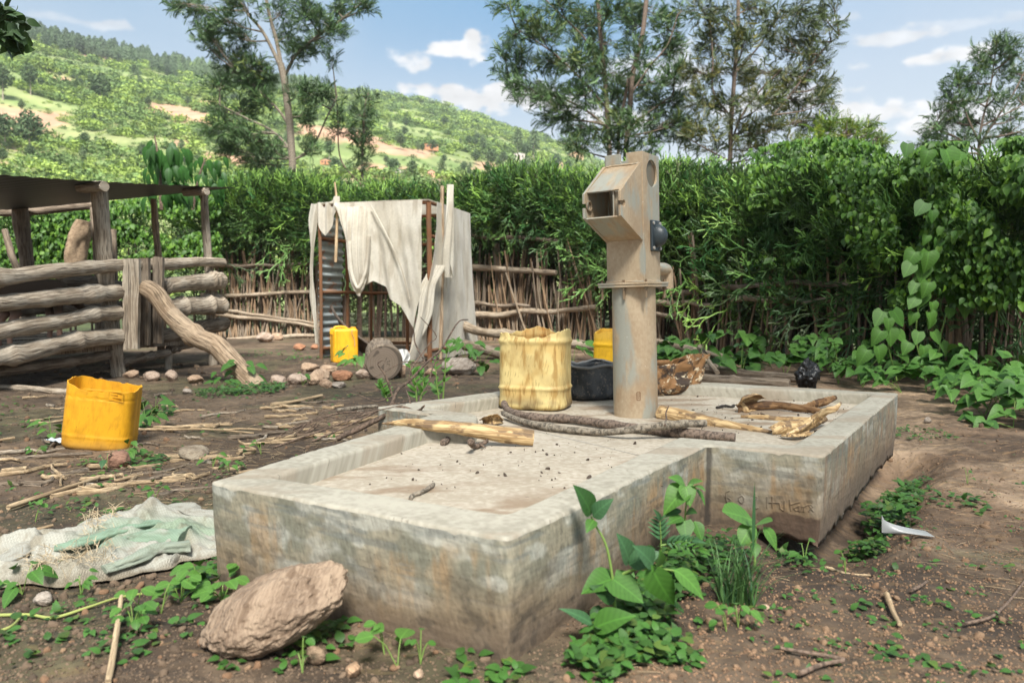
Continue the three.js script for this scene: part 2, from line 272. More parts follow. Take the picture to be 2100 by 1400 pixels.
const stoneMap = tex(512, 512, (u, v) => { const a = tfbm(u, v, 8, 8, 5, 721), b = tfbm(u, v, 120, 120, 3, 723), c = tfbm(u, v, 16, 24, 5, 727); let k = mix3([0.55, 0.50, 0.46], [1, 0.97, 0.92], sstep(0.3, 0.7, a * 0.5 + b * 0.5)); return mix3(k, [0.42, 0.36, 0.31], sstep(0.54, 0.68, c) * 0.75); }, { rx: 3, ry: 3 });
const stoneBump = tex(512, 512, (u, v) => 0.5 * tfbm(u, v, 14, 14, 6, 731) + 0.5 * tfbm(u, v, 90, 90, 3, 733), { srgb: false, rx: 3, ry: 3 });
const weaveBump = tex(128, 128, (u, v) => { const a = Math.abs(Math.sin(u * Math.PI * 16)), b = Math.abs(Math.sin(v * Math.PI * 16)), k = (Math.floor(u * 16) + Math.floor(v * 16)) % 2; return k ? a : b; }, { srgb: false, rx: 14, ry: 14 });
const weaveMap = tex(256, 256, (u, v) => { const k = (Math.floor(u * 32) + Math.floor(v * 32)) % 2, n = tfbm(u, v, 8, 8, 4, 741), f = tn(u * 32, v * 32, 32, 32, 743); let c = k ? [0.93, 0.92, 0.88] : [0.78, 0.77, 0.73]; return mix3(c, [0.5, 0.44, 0.36], sstep(0.5, 0.75, n) * 0.5 + f * 0.12); }, { rx: 7, ry: 7 });
const clothMap = tex(512, 512, (u, v) => { const n = tfbm(u, v, 5, 4, 5, 751), s = tfbm(u, v, 22, 4, 4, 753), f = tfbm(u, v, 120, 120, 2, 757); let c = mix3([0.74, 0.715, 0.65], [0.62, 0.585, 0.51], sstep(0.4, 0.7, n)); c = mix3(c, [0.40, 0.34, 0.255], sstep(0.55, 0.75, s) * 0.5); return [c[0] * (0.9 + 0.2 * f), c[1] * (0.9 + 0.2 * f), c[2] * (0.9 + 0.2 * f)]; }, { rx: 0.8, ry: 0.8 });
const veinMap = tex(128, 128, (u, v) => { const x = Math.abs(u - 0.5) * 2, w = Math.abs(((v * 7 - x * 2.6) % 1 + 1) % 1 - 0.5); let k = 0.86 + 0.14 * tfbm(u, v, 8, 8, 3, 761); if (x < 0.045) k *= 1.35; else if (w > 0.45) k *= 1.16; else if (w < 0.12) k *= 0.88; return [k * 0.72, k * 0.74, k * 0.72]; });
const sheathMap = tex(256, 512, (u, v) => { const g = tfbm(u, v, 50, 4, 4, 771), b = tfbm(u, v, 6, 8, 4, 773); let c = mix3([0.30, 0.18, 0.075], [0.60, 0.43, 0.22], sstep(0.3, 0.65, g)); return mix3(c, [0.09, 0.05, 0.03], sstep(0.42, 0.58, b) * 0.85 * sstep(0.36, 0.52, g)); }, { rx: 8, ry: 3 });
const zincMap = tex(256, 256, (u, v) => { const a = tfbm(u, v, 10, 6, 4, 781), b = tfbm(u, v, 5, 9, 4, 783); return mix3(mix3([0.22, 0.265, 0.28], [0.36, 0.40, 0.41], a), [0.3, 0.14, 0.07], sstep(0.6, 0.7, b) * 0.7); }, { rx: 2, ry: 2 });

const M = {
  soil: std({ map: soilMap, bumpMap: soilBump, bumpScale: 0.03, vertexColors: true, roughness: 0.97 }),
  concTop: std({ map: concTop, bumpMap: concBump, bumpScale: 0.0022, roughness: 0.85 }),
  concFloor: std({ map: concFloor, bumpMap: concBump, bumpScale: 0.002, roughness: 0.9 }),
  concSide: std({ map: sideMap, bumpMap: sideBump, bumpScale: 0.004, roughness: 0.9 }),
  steel: std({ map: steelMap, bumpMap: steelBump, bumpScale: 0.0006, roughness: 0.62, metalness: 0.1 }),
  steelDark: std({ map: steelMap, color: rgb(0.45, 0.42, 0.38), bumpMap: steelBump, bumpScale: 0.0008, roughness: 0.7 }),
  chrome: std({ color: rgb(0.42, 0.45, 0.47), roughness: 0.28, metalness: 0.8 }),
  rubber: std({ color: rgb(0.028, 0.04, 0.048), roughness: 0.42 }),
  screw: std({ color: rgb(0.55, 0.52, 0.48), roughness: 0.4, metalness: 0.6 }),
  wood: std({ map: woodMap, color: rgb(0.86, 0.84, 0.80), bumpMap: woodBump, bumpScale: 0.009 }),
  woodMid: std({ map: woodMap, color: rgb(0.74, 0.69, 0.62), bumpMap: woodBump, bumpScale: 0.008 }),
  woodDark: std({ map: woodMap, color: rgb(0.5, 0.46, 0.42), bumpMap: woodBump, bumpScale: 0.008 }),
  woodWarm: std({ map: woodMap, color: rgb(0.8, 0.69, 0.57), bumpMap: woodBump, bumpScale: 0.009 }),
  bark: std({ map: barkMap, bumpMap: barkMap, bumpScale: 0.003 }),
  barkPale: std({ map: barkMap, color: rgb(1.3, 1.5, 1.5), roughness: 0.95 }),
  twig: std({ map: barkMap, color: rgb(0.9, 0.85, 0.8) }),
  straw: std({ map: woodMap, color: rgb(0.95, 0.82, 0.62) }),
  stake: std({ map: woodMap, color: rgb(0.62, 0.49, 0.37) }),
  yellow: std({ map: grimeA, color: rgb(0.80, 0.40, 0.014), roughness: 0.5, vertexColors: true }),
  paleYellow: std({ map: grimeB, color: rgb(0.68, 0.54, 0.235), roughness: 0.55, vertexColors: true }),
  burnt: std({ map: burntMap, bumpMap: burntMap, bumpScale: 0.004, roughness: 0.75 }),
  blackTin: std({ map: blackMap, bumpMap: blackMap, bumpScale: 0.002, roughness: 0.6 }),
  blackBag: std({ color: rgb(0.012, 0.012, 0.013), roughness: 0.35 }),
  sack: std({ map: weaveMap, color: rgb(0.55, 0.55, 0.53), bumpMap: weaveBump, bumpScale: 0.002, vertexColors: true, roughness: 0.85 }),
  cloth: new THREE.MeshPhysicalMaterial({ map: clothMap, color: rgb(1.0, 0.98, 0.93), side: THREE.DoubleSide, roughness: 0.95, transmission: 0.5, thickness: 0 }),
  rag: std({ color: rgb(0.7, 0.7, 0.68), roughness: 0.9 }),
  rust: std({ map: steelMap, color: rgb(0.40, 0.225, 0.14), roughness: 0.9 }),
  wire: std({ color: rgb(0.17, 0.13, 0.095), roughness: 0.8 }),
  zinc: std({ map: zincMap, roughness: 0.6, metalness: 0.2 }),
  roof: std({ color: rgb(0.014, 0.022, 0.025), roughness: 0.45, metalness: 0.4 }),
  sheath: std({ map: sheathMap, bumpMap: sheathMap, bumpScale: 0.002, roughness: 0.75 }),
  sheathPale: std({ map: sheathMap, color: rgb(1.25, 1.3, 1.4), bumpMap: sheathMap, bumpScale: 0.001, roughness: 0.6 }),
  sheathDark: std({ map: sheathMap, color: rgb(0.42, 0.34, 0.3), bumpMap: sheathMap, bumpScale: 0.002 }),
  shard: std({ color: rgb(0.30, 0.31, 0.31), roughness: 0.35 }),
  mud: std({ map: stoneMap, bumpMap: stoneBump, bumpScale: 0.01, color: rgb(0.36, 0.27, 0.18) }),
  clod: std({ map: stoneMap, color: rgb(0.20, 0.145, 0.10) }),
  pencil: std({ color: rgb(0.085, 0.165, 0.048), roughness: 0.5 }),
};
const stone = (r, g, b) => std({ map: stoneMap, bumpMap: stoneBump, bumpScale: 0.006, color: rgb(r, g, b), roughness: 0.95 });
const LEAF = {
  bean: leafMat(0.085, 0.23, 0.032, 0.3, { map: veinMap }), beanPale: leafMat(0.135, 0.32, 0.05, 0.35, { map: veinMap }), beanDark: leafMat(0.04, 0.12, 0.025, 0.25, { map: veinMap }), blue: leafMat(0.075, 0.19, 0.075, 0.3, { map: veinMap }),
  weed: leafMat(0.045, 0.125, 0.022, 0.25), grass: leafMat(0.095, 0.20, 0.06, 0.3), hedge: leafMat(0.062, 0.15, 0.018, 0.35), lime: leafMat(0.15, 0.24, 0.035, 0.35), big: leafMat(0.035, 0.12, 0.02, 0.25, { map: veinMap, roughness: 0.85, specularIntensity: 0.3 }),
  tree: leafMat(0.09, 0.155, 0.058, 0.3), treeWarm: leafMat(0.105, 0.135, 0.052, 0.3), shade: leafMat(0.05, 0.10, 0.03, 0.25),
};
// leaf blade along +y, upper side +z; w(t) is the half width at t
function leafGeo(w, n = 7, fold = 0.25, droop = 0.25) {
  const b = new MB();
  for (let k = 0; k <= n; k++) { const t = k / n, x = w(t), z = -droop * t * t; b.v(-x, t - (t === 0 ? w.back ?? 0 : 0), z + fold * x, 0.5 - x * 0.9, t); b.v(0, t, z, 0.5, t); b.v(x, t - (t === 0 ? w.back ?? 0 : 0), z + fold * x, 0.5 + x * 0.9, t); }
  for (let k = 0; k < n; k++) { const a = k * 3; b.q(a, a + 1, a + 4, a + 3); b.q(a + 1, a + 2, a + 5, a + 4); }
  return b.geo();
}
const heartW = (t) => 0.46 * Math.pow(Math.sin(Math.PI * Math.pow(clamp(t * 0.94 + 0.06), 0.55)), 0.85); heartW.back = 0.1;
const ovateW = (t) => 0.33 * Math.sin(Math.PI * Math.pow(t, 0.75)), roundW = (t) => 0.42 * Math.pow(Math.sin(Math.PI * clamp(t * 0.99 + 0.005)), 0.6), lanceW = (t) => 0.16 * Math.sin(Math.PI * Math.pow(t, 0.7));
const LG = { heart: [leafGeo(heartW, 8, 0.3, 0.3), leafGeo(heartW, 8, 0.12, 0.12), leafGeo(heartW, 8, 0.5, 0.5)], ovate: [leafGeo(ovateW, 7, 0.3, 0.3), leafGeo(ovateW, 7, 0.1, 0.5)], round: [leafGeo(roundW, 7, 0.15, 0.12), leafGeo(roundW, 7, 0.3, 0.3)], long: [leafGeo((t) => 0.21 * Math.sin(Math.PI * Math.pow(t, 0.7)), 7, 0.35, 0.45), leafGeo((t) => 0.24 * Math.sin(Math.PI * Math.pow(t, 0.75)), 7, 0.15, 0.7)], lance: [leafGeo(lanceW, 6, 0.3, 0.35)] };
const _m = new THREE.Matrix4(), _x = V(0, 0, 0), _y = V(0, 0, 0), _z = V(0, 0, 0);
function leafMatrix(pos, tip, normal, size) { _y.copy(tip).normalize(); _z.copy(normal); _z.addScaledVector(_y, -_z.dot(_y)).normalize(); _x.crossVectors(_y, _z); return new THREE.Matrix4().makeBasis(_x, _y, _z).scale(V(size, size, size)).setPosition(pos); }
function leaf(parent, geo, mat, pos, tip, normal, size, name = 'leaf') { const m = add(name, geo, mat, parent); m.applyMatrix4(leafMatrix(pos, tip, normal, size)); return m; }
function instanced(name, geo, mat, matrices, parent, colors) {
  const m = new THREE.InstancedMesh(geo, mat, matrices.length); m.name = parent === scene ? numbered(name) : name; m.castShadow = m.receiveShadow = true;
  matrices.forEach((x, k) => m.setMatrixAt(k, x)); if (colors) colors.forEach((c, k) => m.setColorAt(k, c)); parent.add(m); m.userData.kind = 'stuff'; return m;
}
const randDir = (r, up = 0) => { const a = r() * 2 * Math.PI, y = lerp(-1, 1, r()), s = Math.sqrt(1 - y * y); return V(Math.cos(a) * s, y + up, Math.sin(a) * s).normalize(); };
// ---------------------------------------------------------------- ground and hills
const FENCE = [V(-14, 0, -12.9), V(-9, 0, -12.9), V(-4.8, 0, -12.6), V(-0.6, 0, -12.0), V(2.2, 0, -9.4), V(3.05, 0, -7.4), V(3.95, 0, -5.9), V(4.9, 0, -4.3), V(5.6, 0, -2.6)];
const fenceCurve = new THREE.CatmullRomCurve3(FENCE, false, 'centripetal'), fencePts = fenceCurve.getSpacedPoints(240);
function fenceSide(x, z) { let best = 1e9, side = 1; for (let k = 0; k < 240; k += 3) { const a = fencePts[k], b = fencePts[k + 1], d = (x - a.x) ** 2 + (z - a.z) ** 2; if (d < best) { best = d; side = (b.x - a.x) * (z - a.z) - (b.z - a.z) * (x - a.x) > 0 ? 1 : -1; } } return side * Math.sqrt(best); }
const PA = G(427, 988, 0.227), PB = G(1043, 1106, 0.227), PC = G(1450, 911, 0.227), PD = G(1690, 935, 0.227), PE = G(1843, 806, 0.227), PF = G(1250, 772, 0.227), PG = G(770, 835, 0.227), PH = G(885, 850, 0.227);
function segDist(x, z, a, b) { const dx = b.x - a.x, dz = b.z - a.z, t = clamp(((x - a.x) * dx + (z - a.z) * dz) / (dx * dx + dz * dz)); return Math.hypot(x - a.x - t * dx, z - a.z - t * dz); }
function gh(x, z) {
  const r = Math.hypot(x, z), near = sstep(16, 8, r);
  let h = near * (0.035 * (fbm(x * 0.9 + 3, z * 0.9, 1, 3) - 0.5) + 0.024 * (fbm(x * 5, z * 5, 2, 4) - 0.5) + 0.022 * (fbm(x * 17, z * 17, 4, 3) - 0.5));
  h -= 0.10 * sstep(0.22, 0.02, segDist(x, z, PD, PE)) * sstep(0, 0.1, 1);                       // washed out under the right side of the platform
  h -= 0.05 * sstep(0.6, 1.4, x) * sstep(-0.8, -2.5, z) * sstep(-6, -4, z);
  h += 0.05 * sstep(0.5, 0.0, Math.hypot(x - 2.55, z + 3.3)) + 0.03 * sstep(0.5, 0, Math.hypot(x + 1.2, z + 2.2));
  return h;
}
{
  const xs = [], zs = [];
  const push = (arr, a, b, step) => { for (let x = a; x < b - 1e-6; x += step) arr.push(x); };
  for (const d of [1600, 900, 500, 260, 140, 80, 45, 26, 16, 11]) xs.push(-d); push(xs, -8, -3, 0.06); push(xs, -3, 3, 0.021); push(xs, 3, 8, 0.06); for (const d of [8, 11, 16, 26, 45, 80, 140, 260, 500, 900, 1600]) xs.push(d);
  for (const d of [1600, 900, 500, 260, 140, 80, 45, 26, 18]) zs.push(-d); push(zs, -14, -8, 0.08); push(zs, -8, -4.4, 0.035); push(zs, -4.4, -0.6, 0.019); push(zs, -0.6, 2, 0.15); for (const d of [2, 4, 8, 16, 40, 120, 400, 1200]) zs.push(d);
  const b = new MB(), nx = xs.length, nz = zs.length;
  for (const z of zs) for (const x of xs) {
    const y = gh(x, z), m = fbm(x * 0.8 + 10, z * 0.8, 3, 4), f = fbm(x * 4, z * 4, 5, 3), near = Math.hypot(x, z) < 20;
    let c = mix3([0.115, 0.085, 0.06], [0.195, 0.148, 0.104], sstep(0.35, 0.65, m * 0.6 + f * 0.4));
    c = mix3(c, mix3([0.20, 0.14, 0.095], [0.42, 0.325, 0.235], sstep(0.35, 0.62, f * 0.5 + m * 0.5)), sstep(0.2, 1.1, x - 0.12 * z - 0.9));
    c = mix3(c, [0.27, 0.19, 0.125], sstep(0.55, 0.7, m) * 0.35);
    if (near && x < 0) c = mix3(c, [0.10, 0.11, 0.05], sstep(0.56, 0.68, fbm(x * 2.2, z * 2.2, 9, 3)) * 0.5);
    if (near && z > -2.2) c = mix3(c, [0.10, 0.105, 0.06], sstep(0.55, 0.66, fbm(x * 3.1 + 5, z * 3.1, 13, 3)) * 0.5);
    const fs = near ? fenceSide(x, z) : (z < -12 || x > 6 ? -9 : 9);
    c = mix3(c, [0.075, 0.11, 0.03], near ? sstep(0.4, -0.8, fs) : (z < -10 ? 1 : 0.4));
    b.v(x, y, z, x, z, c);
  }
  for (let j = 0; j < nz - 1; j++) for (let i = 0; i < nx - 1; i++) { const a = j * nx + i; b.q(a, a + nx, a + nx + 1, a + 1); }
  struct(new THREE.Mesh(b.geo(), M.soil), 'ground');
}
const fields = [], inField = (px, py) => fields.some(([fx, fy, w, h]) => Math.max(Math.abs((px - fx) / w), Math.abs((py - fy - (px - fx) * 0.12) / h)) < 0.85);
// hillside: ridge elevation (tangent) against azimuth
const RIDGE = [[-1500, 0.25], [-700, 0.345], [0, 0.352], [100, 0.335], [200, 0.318], [300, 0.308], [420, 0.296], [560, 0.278], [680, 0.270], [760, 0.263], [850, 0.253], [950, 0.240], [1060, 0.218], [1150, 0.200], [1250, 0.17], [1400, 0.12], [1600, 0.06], [1800, 0.02], [2400, 0.0]];
function ridgeAt(px) { for (let k = 1; k < RIDGE.length; k++) if (px < RIDGE[k][0]) { const [a, p] = RIDGE[k - 1], [b, q] = RIDGE[k]; return lerp(p, q, clamp((px - a) / (b - a))); } return 0; }
const hillR = (px) => lerp(290, 420, sstep(-200, 1200, px));
function hillY(x, z) {
  const d = Math.max(1, -z), px = 1050 + x / d * FPX, R = hillR(px), top = ridgeAt(px) * R, t = (d - 34) / (R - 34);
  let h = t < 0 ? 0 : t < 1 ? top * Math.pow(t, 1.12) : top * (1 - 0.35 * Math.pow(Math.min(t - 1, 1.6), 1.4));
  h += (fbm(x * 0.018, z * 0.018, 3, 4) - 0.5) * 11 * sstep(0, 0.25, t) * sstep(0, 0.05, top / R) * (t > 0.92 ? 0.35 : 1);
  return h - 0.6 + (h > 0 ? 0.6 : 0);
}
function hillColor(x, z) {
  const d = -z, px = 1050 + x / d * FPX, ter = fbm(x * 0.03, z * 0.075, 2, 4), g = fbm(x * 0.012, z * 0.012, 6, 3), f = fbm(x * 0.25, z * 0.3, 7, 3), bare = fbm(x * 0.021 + 7, z * 0.05 + 3, 11, 4);
  let c = mix3([0.165, 0.225, 0.072], [0.265, 0.31, 0.115], sstep(0.35, 0.62, ter)); c = mix3(c, [0.34, 0.34, 0.15], sstep(0.5, 0.68, g) * 0.3); c = mix3(c, [0.085, 0.16, 0.03], sstep(0.55, 0.7, f) * 0.55);
  c = mix3(c, [0.46, 0.335, 0.215], sstep(0.62, 0.67, bare) * 0.8 * sstep(210, 140, d)); return c;
}
{
  const b = new MB(), nu = 340, nv = 220; const d0 = 20, d1 = 640;
  // bare fields and paths at their places on the slope: [px, py, half width, half height]
  for (const [px, py, w, h] of [[60, 255, 80, 26], [360, 235, 60, 14], [400, 245, 40, 12], [140, 172, 25, 7], [680, 275, 75, 12], [740, 290, 60, 9], [830, 315, 60, 9], [215, 130, 40, 7], [380, 300, 22, 10], [0, 340, 30, 10], [430, 220, 30, 8], [790, 350, 60, 10], [1010, 345, 40, 9], [470, 330, 50, 12]]) fields.push([px, py, w, h]);
  b.grid(nu, nv, (s, t) => {
    const d = lerp(d0, d1, Math.pow(t, 1.25)), px = lerp(-1500, 2300, s), x = (px - 1050) / FPX * d, z = -d, y = hillY(x, z);
    let c = hillColor(x, z); const py = 612 - (y - EYE) / d * FPX, e = (fbm(x * 0.1, z * 0.1, 5, 3) - 0.5);
    for (const [fx, fy, w, h] of fields) { const q = Math.max(Math.abs((px - fx) / w), Math.abs((py - fy - (px - fx) * 0.12) / h)) + e * 0.9; if (q < 1.15) c = mix3(c, [0.46, 0.27, 0.175], sstep(1.15, 0.8, q) * 0.92); }
    const g = 0.56 + 0.36 * vn(x * 1.1, z * 1.3, 2) + 0.26 * vn(x * 0.35, z * 0.5, 5); return [x, y - 0.05, z, x, z, [c[0] * g, c[1] * g, c[2] * g]];
  });
  struct(new THREE.Mesh(b.geo(), std({ vertexColors: true, roughness: 1 })), 'hills');
}
function onHill(px, py) {                                            // where the sight line through a pixel meets the slope
  const r = ray(px, py); for (let d = 36; d < 640; d += 0.5) { const x = r.x / -r.z * d, y = EYE + r.y / -r.z * d; if (hillY(x, -d) >= y) return V(x, hillY(x, -d), -d); } return null;
}
// ---------------------------------------------------------------- concrete platform with its tray
const R0 = 0.227, FLOOR = 0.182;
{
  const P = (px, py) => G(px, py, R0);
  const lp = (a, b, t) => a.clone().lerp(b, t);
  const outer = [PA, PB, PC, PD, PE, PF, PG, lp(PG, PH, 0.88), PH, lp(PH, PA, 0.06)];
  const inner = [P(556, 978), P(1038, 1054), P(1391, 895), P(1624, 913), P(1789, 808), P(1240, 782), P(867, 836), P(981, 849), V(-0.115, R0, -2.34), V(-0.262, R0, -2.365)];
  const n = outer.length, O = [], I = [], S = []; let s = 0;
  for (let k = 0; k < n; k++) {
    const a = outer[k], b = outer[(k + 1) % n], ia = inner[k], ib = inner[(k + 1) % n], len = a.distanceTo(b), m = Math.max(6, Math.round(len / 0.014));
    for (let j = 0; j < m; j++) { const t = j / m; O.push(lp(a, b, t)); I.push(lp(ia, ib, t)); S.push(s + len * t); } s += len;
  }
  const N = O.length;
  for (const L of [O, I]) for (let it = 0; it < 2; it++) { const c = L.map((p) => p.clone()); for (let k = 0; k < N; k++) L[k].copy(c[k]).multiplyScalar(0.5).addScaledVector(c[(k + N - 1) % N], 0.25).addScaledVector(c[(k + 1) % N], 0.25); }
  const outN = O.map((p, k) => { const d = O[(k + 1) % N].clone().sub(O[(k + N - 1) % N]); return V(-d.z, 0, d.x).normalize(); });
  const inN = I.map((p, k) => { const d = I[(k + 1) % N].clone().sub(I[(k + N - 1) % N]); return V(-d.z, 0, d.x).normalize(); });
  // which way is out: away from the middle of the tray at corner A
  if (outN[5].dot(O[5].clone().sub(V(0.4, 0, -2.5))) < 0) { outN.forEach((v) => v.negate()); inN.forEach((v) => v.negate()); }
  const slab = thing('concrete_platform', 'cast concrete water point platform with a raised rim round a shallow stained tray', 'concrete platform', V(0.4, 0, -2.5));
  const top = new MB(), prof = [];
  const wob = (k, a) => (fbm(S[k] * 9 + a * 5, a * 3, 2, 3) - 0.5);
  for (let k = 0; k <= N; k++) {
    const i = k % N, o = O[i], q = I[i], on = outN[i], qn = inN[i], h = R0 + 0.005 * wob(i, 1), e = 0.004 * wob(i, 2), row = [];
    const w = 0.0045 + 0.003 * vn(S[i] * 40, 3), chip = vn(S[i] * 26, 9) > 0.88 ? 0.005 : 0;
    row.push([q.x - qn.x * 0.007, FLOOR - 0.01, q.z - qn.z * 0.007], [q.x - qn.x * 0.005, FLOOR + 0.004, q.z - qn.z * 0.005], [q.x, h - 0.010, q.z], [q.x + qn.x * 0.003, h - 0.003, q.z + qn.z * 0.003], [q.x + qn.x * 0.009, h, q.z + qn.z * 0.009]);
    for (let j = 1; j <= 5; j++) { const t = j / 6; row.push([lerp(q.x, o.x, t), h + 0.003 * (vn(q.x * 30 + j, q.z * 30) - 0.5), lerp(q.z, o.z, t)]); }
    row.push([o.x - on.x * (w + chip), h, o.z - on.z * (w + chip)], [o.x - on.x * w * 0.3 + on.x * e, h - w * 0.3 - chip * 0.4, o.z - on.z * w * 0.3 + on.z * e], [o.x + on.x * e, h - w - chip, o.z + on.z * e]);
    prof.push(row);
  }
  for (const row of prof) for (const [x, y, z] of row) top.v(x, y, z, x, z + y * 0.8);
  const m = prof[0].length; for (let k = 0; k < N; k++) for (let j = 0; j < m - 1; j++) { const a = k * m + j; top.q(a, a + m, a + m + 1, a + 1); }
  top.build('rim', M.concTop, slab);
  const side = new MB(), rows = 15;
  for (let k = 0; k <= N; k++) {
    const i = k % N, o = O[i], on = outN[i], e = 0.004 * wob(i, 2), w = 0.0045 + 0.003 * vn(S[i] * 40, 3), chip = vn(S[i] * 26, 9) > 0.88 ? 0.005 : 0, y0 = R0 + 0.005 * wob(i, 1) - w - chip;
    const right = S[i] > 1.85 && S[i] < 3.7, rag = fbm(S[i] * 22, 4, 1, 3) - 0.5, y1 = right ? lerp(-0.01, -0.035, clamp((S[i] - 2.0) / 1.6)) + rag * 0.035 + 0.02 * (vn(S[i] * 7, 5) - 0.5) : -0.1;
    const bat = right ? 0.012 : 0.02;
    for (let j = 0; j <= rows; j++) { const t = j / rows, y = lerp(y0, y1, t), out = e - bat * t * t + 0.008 * t * (fbm(S[i] * 8, y * 12, 4, 3) - 0.5); side.v(o.x + on.x * out, y, o.z + on.z * out, (k === N ? s : S[i]) / 3.7, (y + 0.1) / 0.35); }
    const t = 0.12; side.v(o.x - on.x * t, y1 + 0.015, o.z - on.z * t, S[i] / 3.7, 0.05);
  }
  const mm = rows + 2; for (let k = 0; k < N; k++) for (let j = 0; j < mm - 1; j++) { const a = k * mm + j; side.q(a, a + mm, a + mm + 1, a + 1); }
  side.build('side_face', M.concSide, slab);
  const shape = new THREE.Shape(I.filter((_, k) => k % 3 === 0).map((p, k) => new THREE.Vector2(p.x, -p.z)));
  const fg = new THREE.ShapeGeometry(shape); fg.rotateX(-Math.PI / 2); fg.translate(0, FLOOR, 0);
  const fp = fg.attributes.position, uv = fg.attributes.uv; for (let k = 0; k < fp.count; k++) uv.setXY(k, fp.getX(k), fp.getZ(k));
  add('tray_floor', fg, M.concFloor, slab);
  const gr = new MB(); const ga = G(1090, 882, FLOOR), gb = G(1335, 940, FLOOR), gc = G(900, 893, FLOOR);   // thin dark line across the tray
  gr.tube(path([ga.setY(FLOOR + 0.0005), ga.clone().lerp(gb, 0.5).add(V(0.004, 0, 0)), gb.setY(FLOOR + 0.0005)], 14), 0.0032, { sides: 6, rough: 0.5, flat: 0.35 }); gr.build('tray_line', std({ color: rgb(0.3, 0.28, 0.24) }), slab);
  rebase(slab, V(0.4, 0, -2.5));
}

